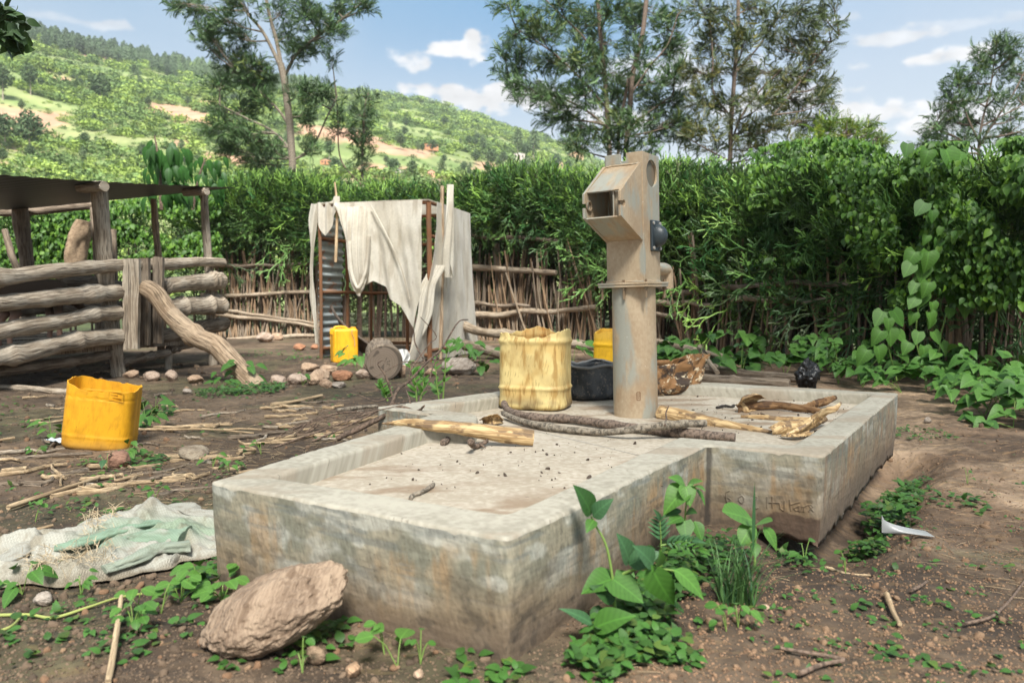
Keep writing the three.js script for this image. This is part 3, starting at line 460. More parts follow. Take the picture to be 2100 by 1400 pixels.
// ---------------------------------------------------------------- hand pump
{
  const pump = thing('hand_pump', 'dusty steel hand pump head on a thick round pipe, its handle missing', 'hand pump', V(0, 0, 0));
  const c = 0.076, t = 0.006, Y0 = 0.505, HB = 0.472;                   // box half width, plate, base of the box, its height
  const pipe = new THREE.CylinderGeometry(0.0815, 0.0845, Y0 - 0.018, 48, 10, true); pipe.translate(0, (Y0 - 0.018) / 2, 0);
  { const u = pipe.attributes.uv; for (let k = 0; k < u.count; k++) u.setXY(k, u.getX(k) * 0.53, u.getY(k) * 0.49); }
  const pm = add('pipe', pipe, M.steel, pump);
  const stamp = new MB(); for (const [x, y, w, h] of [[0, 0, 0.012, 0.0022], [0, 0.03, 0.012, 0.0022], [-0.006, 0.015, 0.0022, 0.03], [0.006, 0.015, 0.0022, 0.03], [0, 0.015, 0.008, 0.002], [0, 0.009, 0.006, 0.002], [0, 0.022, 0.006, 0.002]]) stamp.box(x, y + 0.068, 0.0841, w, h, 0.0012);
  const sg = new THREE.Mesh(stamp.geo(), M.rust); sg.name = 'stamped_mark'; sg.castShadow = sg.receiveShadow = true; sg.rotation.y = 0.55; pm.add(sg);
  for (const y of [0.0135, 0.0042]) { const g = new RoundedBoxGeometry(0.204 - (y > 0.01 ? 0.004 : 0), 0.0085, 0.204 - (y > 0.01 ? 0.004 : 0), 2, 0.002); g.translate(0, Y0 - y, 0); add('flange_plate', boxUV(g), M.steel, pump); }
  for (const [x, z] of [[-0.088, 0.088], [0.088, 0.088], [0.088, -0.088], [-0.088, -0.088], [0, 0.089]]) {
    const b = new MB(); b.tube([V(x, Y0 - 0.055 - 0.01 * h3(x * 99 | 0, z * 99 | 0, 3), z), V(x, Y0 + 0.010, z)], 0.0048, { sides: 8 }); const bolt = b.build('bolt', M.steelDark, pump);
    const nut = new THREE.CylinderGeometry(0.0088, 0.0088, 0.007, 6); nut.translate(x, Y0 - 0.0225, z); const nm = new THREE.Mesh(nut, M.steelDark); nm.name = 'nut'; nm.castShadow = true; bolt.add(nm);
  }
  // box: four walls; local +z faces the shroud side (slab's front left), +x the side with the round port
  const box = new MB();
  box.box(0, Y0 + HB / 2, -c + t / 2, 2 * c, HB, t).box(-c + t / 2, Y0 + HB / 2, 0, t, HB, 2 * c - 2 * t);
  // front wall: below the shroud, beside it, and the notched strip above
  const fw = new THREE.Shape(); const nw = 0.013, nb = HB - 0.036; fw.moveTo(-c + t, 0).lineTo(c - t, 0).lineTo(c - t, HB).lineTo(nw, HB); fw.lineTo(nw, nb + nw * 0.7).absarc(0, nb + nw * 0.7, nw * 0.8, 0, -Math.PI, true); fw.lineTo(-nw, HB).lineTo(-c + t, HB).lineTo(-c + t, 0);
  const win = new THREE.Path(); win.moveTo(-0.058, 0.17).lineTo(0.058, 0.17).lineTo(0.058, 0.40).lineTo(-0.058, 0.40).lineTo(-0.058, 0.17); fw.holes.push(win);
  const fg = new THREE.ExtrudeGeometry(fw, { depth: t, bevelEnabled: true, bevelSize: 0.0012, bevelThickness: 0.0012, bevelSegments: 1, curveSegments: 8 }); fg.translate(0, Y0, c - t);
  const sw = new THREE.Shape(); sw.moveTo(-c, 0).lineTo(c, 0).lineTo(c, HB).lineTo(-c, HB).lineTo(-c, 0);
  const port = new THREE.Path(); port.absarc(0.008, 0.402, 0.051, 0, Math.PI * 2); sw.holes.push(port);
  const sgm = new THREE.ExtrudeGeometry(sw, { depth: t, bevelEnabled: true, bevelSize: 0.0014, bevelThickness: 0.0014, bevelSegments: 2, curveSegments: 40 }); sgm.rotateY(Math.PI / 2); sgm.translate(c - t, Y0, 0);
  add('box_wall', boxUV(crease(box.geo())), M.steel, pump); add('front_wall', boxUV(crease(fg)), M.steel, pump); add('port_wall', boxUV(crease(sgm)), M.steel, pump);
  const disc = new THREE.CylinderGeometry(0.0503, 0.0503, 0.004, 40); disc.rotateZ(Math.PI / 2); disc.translate(c - t - 0.0045, Y0 + 0.402, -0.008); add('port_disc', boxUV(disc), M.steelDark, pump);
  // shroud: two cheeks with open slots, sloped cover, sloped underside
  const w = 0.186, f0 = 0.228, f1 = 0.312;
  const cheekS = new THREE.Shape(); cheekS.moveTo(0, 0.151).lineTo(w, f0).lineTo(w, 0.263).lineTo(w - 0.017, 0.263); for (let k = 0; k <= 12; k++) { const a = -0.75 - k / 12 * (2 * Math.PI - 1.5); cheekS.lineTo(w - 0.026 + Math.cos(a) * 0.0125, 0.2715 + Math.sin(a) * 0.0125); } cheekS.lineTo(w - 0.017, 0.280).lineTo(w, 0.280).lineTo(w, f1).lineTo(0.02, 0.428).lineTo(0, 0.432).lineTo(0, 0.151);
  for (const sx of [-1, 1]) {
    const g = new THREE.ExtrudeGeometry(cheekS, { depth: 0.0075, bevelEnabled: true, bevelSize: 0.001, bevelThickness: 0.001, bevelSegments: 1 }); g.rotateY(-Math.PI / 2); g.translate(sx * 0.0695 + 0.00375, Y0, c); add('cheek_plate', boxUV(crease(g)), M.steel, pump);
    const bush = new THREE.TorusGeometry(0.0165, 0.005, 8, 24); bush.rotateY(Math.PI / 2); bush.translate(sx * 0.062, Y0 + 0.2715, c + w - 0.028); add('bush_ring', bush, M.steelDark, pump);
  }
  const plate = (pts, name, mat) => { const b = new MB(), q = pts.map(([z, y]) => [z + c, y + Y0]); for (let k = 0; k < 1; k++) { const [z0, y0] = q[0], [z1, y1] = q[1], L = Math.hypot(z1 - z0, y1 - y0), m = new THREE.Matrix4().makeRotationX(-Math.atan2(y1 - y0, z1 - z0)).setPosition(0, (y0 + y1) / 2, (z0 + z1) / 2); b.box(0, 0, 0, 0.131, 0.005, L, m); } return add(name, boxUV(crease(b.geo())), mat, pump); };
  plate([[0.004, 0.425], [0.168, 0.318]], 'sloped_cover', M.steel); plate([[0.002, 0.157], [0.172, 0.228]], 'underside_plate', M.steel);
  const inn = new MB(); inn.box(0.034, Y0 + 0.273, c + 0.095, 0.005, 0.085, 0.13); inn.box(0.054, Y0 + 0.273, c + 0.15, 0.032, 0.082, 0.004); add('inner_web', boxUV(crease(inn.geo())), M.steel, pump);
  // black bearing cover on the port wall
  const cov = new RoundedBoxGeometry(0.011, 0.115, 0.082, 3, 0.004); cov.translate(c + 0.006, Y0 + 0.172, -0.022); const cover = add('bearing_cover', cov, M.rubber, pump);
  const dome = new THREE.SphereGeometry(1, 32, 20, 0, Math.PI * 2, 0, Math.PI / 2); dome.rotateZ(-Math.PI / 2); dome.scale(0.044, 0.043, 0.030); dome.translate(c + 0.010, Y0 + 0.172, -0.022);
  const dm = new THREE.Mesh(dome, M.rubber); dm.name = 'dome'; dm.castShadow = true; cover.add(dm);
  let k = 0; for (const y of [-0.046, 0.046]) for (const z of [-0.031, 0.031]) { const s = new THREE.CylinderGeometry(0.0062, 0.0066, 0.005, 8); s.rotateZ(Math.PI / 2); s.translate(c + 0.0135, Y0 + 0.172 + y, -0.022 + z); const sm = new THREE.Mesh(s, M.screw); sm.name = k ? `screw_00${k}` : 'screw'; k++; cover.add(sm); }
  // spout at the back
  const sp = new MB(); sp.tube([V(0, Y0 + 0.057, -c + 0.002), V(0, Y0 + 0.057, -c - 0.235), V(0, Y0 + 0.054, -c - 0.2535), V(0, Y0 + 0.047, -c - 0.261), V(0, Y0 + 0.03, -c - 0.2655), V(0, Y0 - 0.022, -c - 0.267)], 0.0255, { sides: 24, cap: false }); sp.build('spout', M.steel, pump);
  for (const [a, b, r] of [[V(-c, Y0 + 0.003, c), V(-c, Y0 + 0.003, -c), 0.0045], [V(c, Y0 + 0.003, c), V(c, Y0 + 0.003, -c), 0.0045], [V(-c, Y0 + 0.003, c), V(c, Y0 + 0.003, c), 0.0045], [V(-0.065, Y0 + 0.43, c + 0.004), V(0.065, Y0 + 0.43, c + 0.004), 0.004]]) { const w2 = new MB(); w2.tube(path([a, b], 30), r, { sides: 6, rough: 0.7, freq: 130, seed: r * 999 }); w2.build('weld_bead', M.steel, pump); }
  pump.position.set(0.474, FLOOR, -2.925);
  // local +z must point to the slab's front left, (-0.543, 0, 0.84)
  pump.rotation.set(0, Math.atan2(-0.543, 0.84), 0); pump.rotation.order = 'ZYX'; pump.rotation.z = 0.026;
}

// ---------------------------------------------------------------- containers
// cut can: rounded box section, ragged rim; top(a, x, z) = height of the rim
function cutCan({ name, label, category, w, d, h, round = 0.06, wall = 0.004, top, ribs = [], taper = 0, mat, tint, group, bottomRound = 0.025, rows = 46, N = 96, bulge = 0 }) {
  const g = thing(name, label, category, null, group), outer = new MB();
  const per = []; for (let k = 0; k < N; k++) { const a = k / N * Math.PI * 2, p = 2 / (round * 11), ca = Math.cos(a), sa = Math.sin(a); const e = 4.2; const r = Math.pow(Math.pow(Math.abs(ca), e) + Math.pow(Math.abs(sa), e), -1 / e); per.push([ca * r, sa * r, a]); }
  const ring = (k, t, inside) => {
    const [cx, cz, a] = per[k % N], H = top(a, cx, cz), y = t * H; let s = 1 - taper * (y / h) ; const br = y < bottomRound ? 1 - Math.sqrt(Math.max(0, 1 - (1 - y / bottomRound) ** 2)) : 0;
    let off = -bottomRound * br; for (const [ry, rw, ra] of ribs) off += ra * Math.exp(-(((y - ry) / rw) ** 2)); off += bulge * Math.sin(Math.PI * y / h) + 0.0035 * (fbm(cx * 3, y * 9, cz * 3, 3) - 0.5); if (inside) off -= wall;
    return [cx * (w / 2 * s + off), y, cz * (d / 2 * s + off), a, y];
  };
  for (const inside of [0, 1]) { const b = inside ? new MB() : outer; b.grid(N, rows, (s, t) => { const k = Math.round(s * N), r = ring(k, inside ? lerp(0.02, 1, t) : t, inside); return [r[0], r[1], r[2], s * 1.1, r[1], tint(r[0], r[1], r[2], inside)]; }, inside); if (inside) outer.inner = b; }
  const rim = new MB(); for (let k = 0; k <= N; k++) { const a = ring(k, 1, 0), b = ring(k, 1, 1); rim.v(a[0], a[1], a[2], 0, 0, tint(a[0], a[1], a[2], 0)); rim.v(b[0], b[1], b[2], 0, 0, tint(b[0], b[1], b[2], 0)); } for (let k = 0; k < N; k++) rim.q(2 * k, 2 * k + 1, 2 * k + 3, 2 * k + 2);
  const bot = new MB(); bot.v(0, wall + 0.002, 0, 0, 0, tint(0, 0, 0, 1)); for (let k = 0; k <= N; k++) { const a = ring(k, 0.03, 1); bot.v(a[0], wall + 0.002, a[2], a[0], a[2], tint(a[0], 0, a[2], 1)); } for (let k = 0; k < N; k++) bot.t(0, k + 2, k + 1);
  add('body', outer.geo(), mat, g); add('inside_wall', mergeGeometries([outer.inner.geo(), bot.geo()]), mat, g); add('cut_rim', rim.geo(), mat, g); return g;
}
{
  // orange yellow can leaning on the left
  const can = cutCan({ name: 'cut_jerrycan', label: 'orange yellow jerrycan with its top cut off, leaning on the bare soil before the logs', category: 'cut jerrycan', w: 0.315, d: 0.235, h: 0.33, mat: M.yellow, bottomRound: 0.035,
    top: (a, x, z) => 0.322 + 0.006 * Math.sin(a * 2 + 0.5) - 0.02 * sstep(-0.2, 0.6, z) * sstep(-0.9, -0.2, x) + 0.010 * (vn(a * 9, 3) - 0.5) + 0.012 * sstep(-0.3, -1, x), ribs: [[0.075, 0.004, 0.003], [0.265, 0.003, -0.0035]],
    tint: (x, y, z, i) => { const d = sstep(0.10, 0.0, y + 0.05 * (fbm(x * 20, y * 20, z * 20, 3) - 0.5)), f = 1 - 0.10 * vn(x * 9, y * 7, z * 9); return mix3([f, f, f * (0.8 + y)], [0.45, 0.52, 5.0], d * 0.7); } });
  const lab = new MB(); for (const [x, y, w, h] of [[0, 0.02, 0.062, 0.003], [0, -0.02, 0.062, 0.003], [-0.031, 0, 0.003, 0.04], [0.031, 0, 0.003, 0.04], [-0.008, 0.007, 0.03, 0.003], [0.004, -0.006, 0.036, 0.003]]) lab.box(0.085 + x, 0.295 + y - 0.008 * (x > 0 ? 1 : 1), 0.1185, w, h, 0.003);
  const lg = lab.geo(); lg.setAttribute('color', new THREE.Float32BufferAttribute(new Float32Array(lg.attributes.position.count * 3).fill(0.8), 3)); add('raised_label', lg, M.yellow, can);
  const p = G(203, 917); can.position.copy(p).setY(gh(p.x, p.z) - 0.012); can.rotation.set(0.02, 0.18, -0.13); can.scale.setScalar(0.85);
  // pale cut bucket on the tray
  const pale = cutCan({ name: 'cut_jerrycan', label: 'pale yellow cut jerrycan streaked with brown dirt, standing on the platform left of the pump', category: 'cut jerrycan', w: 0.272, d: 0.215, h: 0.32, mat: M.paleYellow, bottomRound: 0.016,
    top: (a, x, z) => 0.302 + 0.006 * Math.sin(a * 3 + 1) + 0.022 * sstep(0.2, -0.9, z) * sstep(0.8, 0, Math.abs(x + 0.1)) + 0.014 * sstep(0.5, 1, x) - 0.012 * sstep(0.5, 0.9, z) * sstep(0.7, 0.2, Math.abs(x + 0.1)) + 0.012 * (vn(a * 11, 7) - 0.5), ribs: [[0.086, 0.005, 0.006], [0.274, 0.010, 0.006], [0.02, 0.02, 0.004]],
    tint: (x, y, z, i) => { const n = fbm(x * 14, y * 16, z * 14, 4), d = sstep(0.08, 0.01, y) * sstep(0.42, 0.6, n); let c = mix3([1, 1, 1], [0.85, 0.6, 0.3], sstep(0.5, 0.7, n) * 0.4); c = mix3(c, [0.12, 0.1, 0.14], d * 0.75); return i ? mix3(c, [0.75, 0.42, 0.16], sstep(0.35, 0.65, n) * 0.8) : c; } });
  const q = V(0.097, FLOOR + 0.001, -3.135); pale.position.copy(q); pale.rotation.y = -0.34;
  // bright can behind the pump
  const back = cutCan({ name: 'cut_jerrycan', label: 'bright yellow cut jerrycan standing behind the platform, half hidden by the pump pipe', category: 'cut jerrycan', w: 0.30, d: 0.24, h: 0.44, mat: M.yellow, ribs: [[0.355, 0.006, 0.008], [0.06, 0.005, 0.004]], taper: 0.06,
    top: (a, x, z) => 0.438 - 0.02 * sstep(-0.2, 0.8, x) + 0.012 * Math.sin(2 * a) + 0.01 * (vn(a * 8, 1) - 0.5), tint: (x, y, z) => mix3([1.02, 1.18, 1], [0.95, 1.15, 6], sstep(0.36, 0.41, y) * 0.6) });
  const bp = G(1268, 818); back.position.copy(bp).setY(gh(bp.x, bp.z) - 0.01); back.rotation.y = -0.5;
  // charred black basin
  const bas = cutCan({ name: 'black_basin', label: 'charred black basin with a torn grey lip between the pale bucket and the pump', category: 'basin', w: 0.27, d: 0.25, h: 0.15, mat: M.blackTin, round: 0.1, bottomRound: 0.03, top: (a) => 0.15 + 0.008 * Math.sin(a * 5) + 0.006 * (vn(a * 14, 5) - 0.5), ribs: [[0.15, 0.006, 0.005]], tint: () => [1, 1, 1] });
  const lip = new MB(); lip.tube(path(Array.from({ length: 40 }, (_, k) => { const a = k / 39 * 2 * Math.PI, e = 4.2, r = Math.pow(Math.abs(Math.cos(a)) ** e + Math.abs(Math.sin(a)) ** e, -1 / e); return V(Math.cos(a) * r * 0.139, 0.147 + 0.006 * Math.sin(a * 5) + 0.006 * vn(a * 9, 2), Math.sin(a) * r * 0.129); }), 120), 0.006, { sides: 6, rough: 0.7, freq: 40, cap: false }); lip.build('lip', std({ color: rgb(0.2, 0.2, 0.195), roughness: 0.7 }), bas);
  const bb = G(1213, 815, FLOOR); bas.position.copy(bb).setY(FLOOR + 0.001); bas.rotation.y = 0.4;
  // burnt, crushed half can right of the pipe
  const bur = cutCan({ name: 'burnt_can', label: 'burnt and crushed half can, blotched rust brown and cream, lying right of the pump pipe', category: 'burnt can', w: 0.30, d: 0.19, h: 0.15, mat: M.burnt, round: 0.1, bottomRound: 0.03, top: (a, x, z) => 0.142 + 0.035 * sstep(0.1, 1, x) + 0.02 * (fbm(x * 4, z * 4, 1, 3) - 0.5), tint: () => [1, 1, 1] });
  bur.traverse((o) => { if (!o.isMesh) return; const g = o.geometry, P = g.attributes.position; for (let k = 0; k < P.count; k++) { const x = P.getX(k), y = P.getY(k), z = P.getZ(k), n = fbm(x * 11, y * 11, z * 11, 3) - 0.5, n2 = fbm(x * 30 + 9, y * 30, z * 30, 2) - 0.5; P.setXYZ(k, x + n * 0.055 + (x > 0 ? y * 0.35 : 0), y + n2 * 0.012 * (y > 0.02), z + (n * 0.07 + n2 * 0.02)); } g.computeVertexNormals(); });
  const bq = G(1368, 806, FLOOR); bur.position.copy(bq).setY(FLOOR + 0.002); bur.rotation.y = 0.45;
  // whole jerrycan by the cage
  const jc = thing('yellow_jerrycan', 'whole bright yellow jerrycan standing on the soil before the wire cage', 'jerrycan', null); const body = new RoundedBoxGeometry(0.245, 0.345, 0.185, 6, 0.03); body.translate(0, 0.1725, 0);
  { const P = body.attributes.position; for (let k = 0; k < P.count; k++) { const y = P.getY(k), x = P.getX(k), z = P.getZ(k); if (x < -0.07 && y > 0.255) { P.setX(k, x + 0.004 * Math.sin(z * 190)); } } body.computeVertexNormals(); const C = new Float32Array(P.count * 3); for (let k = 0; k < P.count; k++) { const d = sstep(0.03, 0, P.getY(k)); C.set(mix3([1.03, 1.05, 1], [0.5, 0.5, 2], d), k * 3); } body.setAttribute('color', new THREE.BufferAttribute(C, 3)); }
  add('body', boxUV(body), M.yellow, jc);
  const col = (g, c = [1, 1, 1]) => { const n = g.attributes.position.count, C = new Float32Array(n * 3); for (let k = 0; k < n; k++) C.set(c, 3 * k); g.setAttribute('color', new THREE.BufferAttribute(C, 3)); return g; };
  for (const z of [-0.06, -0.03, 0, 0.03, 0.06]) { const b = new MB(); b.tube([V(-0.121, 0.29, z), V(-0.121, 0.333, z), V(-0.108, 0.344, z)], 0.007, { sides: 6 }); add('rib', col(b.geo(), [1.05, 1.05, 1]), M.yellow, jc); }
  { const b = new MB(); b.tube(path([V(-0.1, 0.343, 0), V(-0.085, 0.357, 0), V(0.0, 0.358, 0), V(0.03, 0.343, 0)], 16), 0.012, { sides: 10 }); add('handle', col(b.geo()), M.yellow, jc); const c2 = new THREE.CylinderGeometry(0.026, 0.028, 0.018, 20); c2.translate(0.085, 0.35, 0.03); add('cap', col(c2, [0.9, 0.9, 1]), M.yellow, jc);
    const s = new MB(); s.tube(path([V(0.06, 0.338, 0.0945), V(0.055, 0.30, 0.0965), V(0.075, 0.25, 0.097), V(0.085, 0.20, 0.0975), V(0.08, 0.17, 0.097)], 20), 0.007, { sides: 6, flat: 0.35 }); s.build('strap', std({ color: rgb(0.33, 0.3, 0.27) }), jc);
    for (const x of [-0.09, 0.092]) { const e = new MB(); e.tube([V(x, 0.02, 0.093), V(x, 0.325, 0.093)], 0.006, { sides: 6 }); add('seam', col(e.geo()), M.yellow, jc); } }
  const jp = G(706, 742); jc.position.copy(jp).setY(gh(jp.x, jp.z) - 0.005); jc.rotation.y = 0.42;
}
// ---------------------------------------------------------------- goat shed of logs
const wallDepth = (px) => 1 / (0.1957 - 0.0001307 * px), W = (px, py, dd = 0) => D(px, py, wallDepth(px) + dd);
function logMesh(name, pts, r, mat, parent, { sides = 16, rough = 0.22, freq = 5, seed = 1, n = 40, knots = 0 } = {}) {
  const p = path(pts, n), rr = p.map((_, k) => { const t = k / n; let x = Array.isArray(r) ? lerp(r[0], r[1], t) : r; x *= 1 + 0.10 * (vn(t * 7, seed * 3.1) - 0.5); if (k === 0 || k === n) x *= 0.92; for (let q = 0; q < knots; q++) x *= 1 + 0.22 * Math.exp(-(((t - h3(q, seed, 5)) / 0.025) ** 2)); return x; });
  const b = new MB(); b.tube(p, rr, { sides, rough, freq, seed }); const u = b.u, ro = h3(seed, 7, 1) * 3, r1 = h3(seed, 3, 2) * 2; for (let k = 0; k < u.length; k += 2) { u[k] += ro; u[k + 1] += r1; } return b.build(name, mat, parent);
}
{
  const shed = thing('log_shed', 'low goat shed of rough grey logs between posts under a dark sheet metal roof', 'shed', G(240, 775));
  const pr = (px, px2) => (px2 / FPX) * wallDepth(px) / 2;
  logMesh('post', [W(202, 386, 0.12), W(208, 460, 0.12), W(214, 545, 0.12), W(226, 640, 0.12), W(236, 720, 0.12), W(246, 790, 0.12)], [pr(203, 33), pr(240, 27)], M.wood, shed, { seed: 3, rough: 0.14, knots: 2 });
  logMesh('post', [W(418, 392, 0.12), W(421, 460, 0.12), W(427, 540, 0.12), W(432, 640, 0.12), W(437, 752, 0.12)], [pr(418, 15), pr(437, 19)], M.wood, shed, { seed: 4, rough: 0.14 });
  logMesh('post', [D(314, 408, 7.5), D(319, 470, 7.5), D(324, 530, 7.5), D(328, 620, 7.5), D(330, 735, 7.5)], [0.030, 0.036], M.woodWarm, shed, { seed: 5 });
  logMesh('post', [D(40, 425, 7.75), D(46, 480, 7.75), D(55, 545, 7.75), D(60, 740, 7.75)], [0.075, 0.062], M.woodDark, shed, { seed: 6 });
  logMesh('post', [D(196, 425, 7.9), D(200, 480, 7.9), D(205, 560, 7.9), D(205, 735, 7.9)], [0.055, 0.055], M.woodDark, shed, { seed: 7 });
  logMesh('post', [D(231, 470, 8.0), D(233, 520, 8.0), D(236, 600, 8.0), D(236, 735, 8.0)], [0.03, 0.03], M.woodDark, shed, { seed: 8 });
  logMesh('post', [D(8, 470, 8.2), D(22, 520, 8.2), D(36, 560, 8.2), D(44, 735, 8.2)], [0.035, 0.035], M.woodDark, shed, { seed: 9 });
  logMesh('post', [W(352, 690, 0.2), W(346, 730, 0.2), W(344, 770, 0.2)], [0.028, 0.03], M.wood, shed, { seed: 10 });
  // long rails
  const rail = (pts, px0, px1, seed, mat = M.wood, dd = 0, o = {}) => logMesh('rail_log', pts.map(([x, y]) => W(x, y, dd)), [px0 / FPX * wallDepth(pts[0][0]) * 0.46, px1 / FPX * wallDepth(pts[pts.length - 1][0]) / 2], mat, shed, { seed, rough: 0.2, freq: 8, knots: 3, sides: 20, n: 80, ...o });
  rail([[-160, 585], [-60, 573], [40, 565], [110, 556], [190, 548], [260, 543], [350, 541], [410, 537], [458, 538]], 44, 17, 21);
  rail([[-160, 642], [-60, 627], [60, 616], [150, 607], [243, 598]], 40, 34, 22); rail([[-160, 716], [-60, 692], [40, 672], [120, 660], [190, 645], [243, 640]], 40, 30, 23);
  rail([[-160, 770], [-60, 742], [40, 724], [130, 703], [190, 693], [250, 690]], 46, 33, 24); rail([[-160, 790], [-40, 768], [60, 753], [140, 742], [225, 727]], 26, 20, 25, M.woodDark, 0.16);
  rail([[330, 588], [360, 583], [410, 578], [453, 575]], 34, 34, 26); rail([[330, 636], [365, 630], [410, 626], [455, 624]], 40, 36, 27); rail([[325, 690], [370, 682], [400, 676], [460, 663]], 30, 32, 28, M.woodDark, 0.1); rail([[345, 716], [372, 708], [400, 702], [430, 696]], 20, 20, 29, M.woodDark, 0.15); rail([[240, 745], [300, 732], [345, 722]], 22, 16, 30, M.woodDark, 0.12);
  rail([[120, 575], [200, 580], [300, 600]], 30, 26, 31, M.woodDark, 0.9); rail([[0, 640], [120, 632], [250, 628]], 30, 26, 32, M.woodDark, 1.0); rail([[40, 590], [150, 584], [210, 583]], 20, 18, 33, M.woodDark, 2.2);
  // upright gate boards
  const board = (x0, x1, y0, y1, lean, mat, seed, dd) => { const b = new MB(), d = wallDepth((x0 + x1) / 2) + dd, w = (x1 - x0) / FPX * d, a = D((x0 + x1) / 2, y1, d), c = D((x0 + x1) / 2 + lean, y0, d), r = rng(seed);
    b.grid(6, 26, (s, t) => { const p = a.clone().lerp(c, t), k = 1 + 0.12 * (vn(t * 6, seed) - 0.5); return [p.x + (s - 0.5) * w * k, p.y + 0.012 * (vn(s * 5, seed * 2.1) - 0.5) * (t > 0.95 || t < 0.05 ? 1 : 0), p.z + 0.02 + 0.006 * (fbm(s * 4, t * 9, seed, 2) - 0.5), s * w + seed, t * 0.5]; });
    b.grid(6, 26, (s, t) => { const p = a.clone().lerp(c, t), k = 1 + 0.12 * (vn(t * 6, seed) - 0.5); return [p.x + (s - 0.5) * w * k, p.y, p.z - 0.02, s * w + seed, t * 0.5]; }, true);
    for (const e of [0, 1]) b.grid(2, 26, (s, t) => { const p = a.clone().lerp(c, t), k = 1 + 0.12 * (vn(t * 6, seed) - 0.5); return [p.x + (e - 0.5) * w * k, p.y, p.z + (s - 0.5) * 0.04, s * 0.04 + seed, t * 0.5]; }, !e);
    for (const e of [0, 1]) b.grid(2, 2, (s, t) => { const p = e ? c : a; return [p.x + (s - 0.5) * w, p.y, p.z + (t - 0.5) * 0.04, s * w, t * 0.04]; }, !!e);
    b.build('gate_board', mat, shed); };
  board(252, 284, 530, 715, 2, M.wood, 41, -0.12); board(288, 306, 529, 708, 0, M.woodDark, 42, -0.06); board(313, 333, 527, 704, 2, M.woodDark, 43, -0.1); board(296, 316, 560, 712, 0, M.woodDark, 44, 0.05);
  logMesh('lintel_log', [D(-200, 432, 7.6), D(45, 433, 7.8), D(190, 420, 7.9)], [0.045, 0.045], M.woodDark, shed, { seed: 52 });
  for (const [x, y] of [[209, 385], [418, 395]]) { const p = W(x, y, -0.02); logMesh('beam_end', [p.clone().add(V(-0.2, 0.01, -0.05)), p.clone().add(V(0.06, 0, 0.08))], x < 300 ? 0.045 : 0.036, M.wood, shed, { seed: x, n: 8 }); }
  // roof of corrugated sheets, sagging a little
  const FL = W(-330, 333, -0.1), FR = W(482, 385.5, -0.1), side = V(-0.99, 0, -0.144).multiplyScalar(2.35);
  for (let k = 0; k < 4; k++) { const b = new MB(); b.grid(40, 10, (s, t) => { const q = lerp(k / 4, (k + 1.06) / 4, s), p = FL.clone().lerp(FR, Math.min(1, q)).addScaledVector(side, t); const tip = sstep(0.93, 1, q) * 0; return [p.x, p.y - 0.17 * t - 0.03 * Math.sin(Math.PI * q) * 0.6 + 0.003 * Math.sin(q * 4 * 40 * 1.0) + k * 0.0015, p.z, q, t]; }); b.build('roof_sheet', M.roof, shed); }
  for (let k = 0; k < 6; k++) { const a = W(-120, 745, 0.25 + k * 0.3), b2 = W(440, 712, 0.25 + k * 0.3); a.y = b2.y = 0.235; a.x -= k * 0.25; b2.x -= k * 0.25; const b = new MB(), m = new THREE.Matrix4().lookAt(a, b2, V(0, 1, 0)).setPosition(a.clone().lerp(b2, 0.5)); b.box(0, 0, 0, 0.28, 0.04, a.distanceTo(b2), m); add('floor_board', crease(b.geo()), M.woodDark, shed); }
  rebase(shed, G(240, 775).setY(0));
  const lean = thing('leaning_log', 'thick pale crooked log leaning from the gate boards down to the ground', 'log', null);
  logMesh('trunk', [D(296, 588, 6.15), D(318, 602, 6.12), D(345, 640, 6.05), D(378, 672, 5.98), D(412, 696, 5.9), D(442, 708, 5.85), D(470, 736, 5.78), D(500, 768, 5.7), D(530, 800, 5.6)], [0.070, 0.076], M.woodWarm, lean, { seed: 61, rough: 0.14, n: 70, sides: 24, freq: 4, knots: 1 });
  const pil = thing('mud_pillar', 'broken pale mud wall stump among the leaves behind the shed', 'mud wall', null); const pb = new MB();
  pb.tube(path([D(146, 660, 9.2), D(150, 580, 9.2), D(158, 510, 9.2), D(166, 470, 9.2), D(170, 452, 9.2)], 24), [0.21, 0.10], { sides: 18, rough: 0.6, freq: 6, flat: 0.6 }); pb.build('stump', M.mud, pil);
}
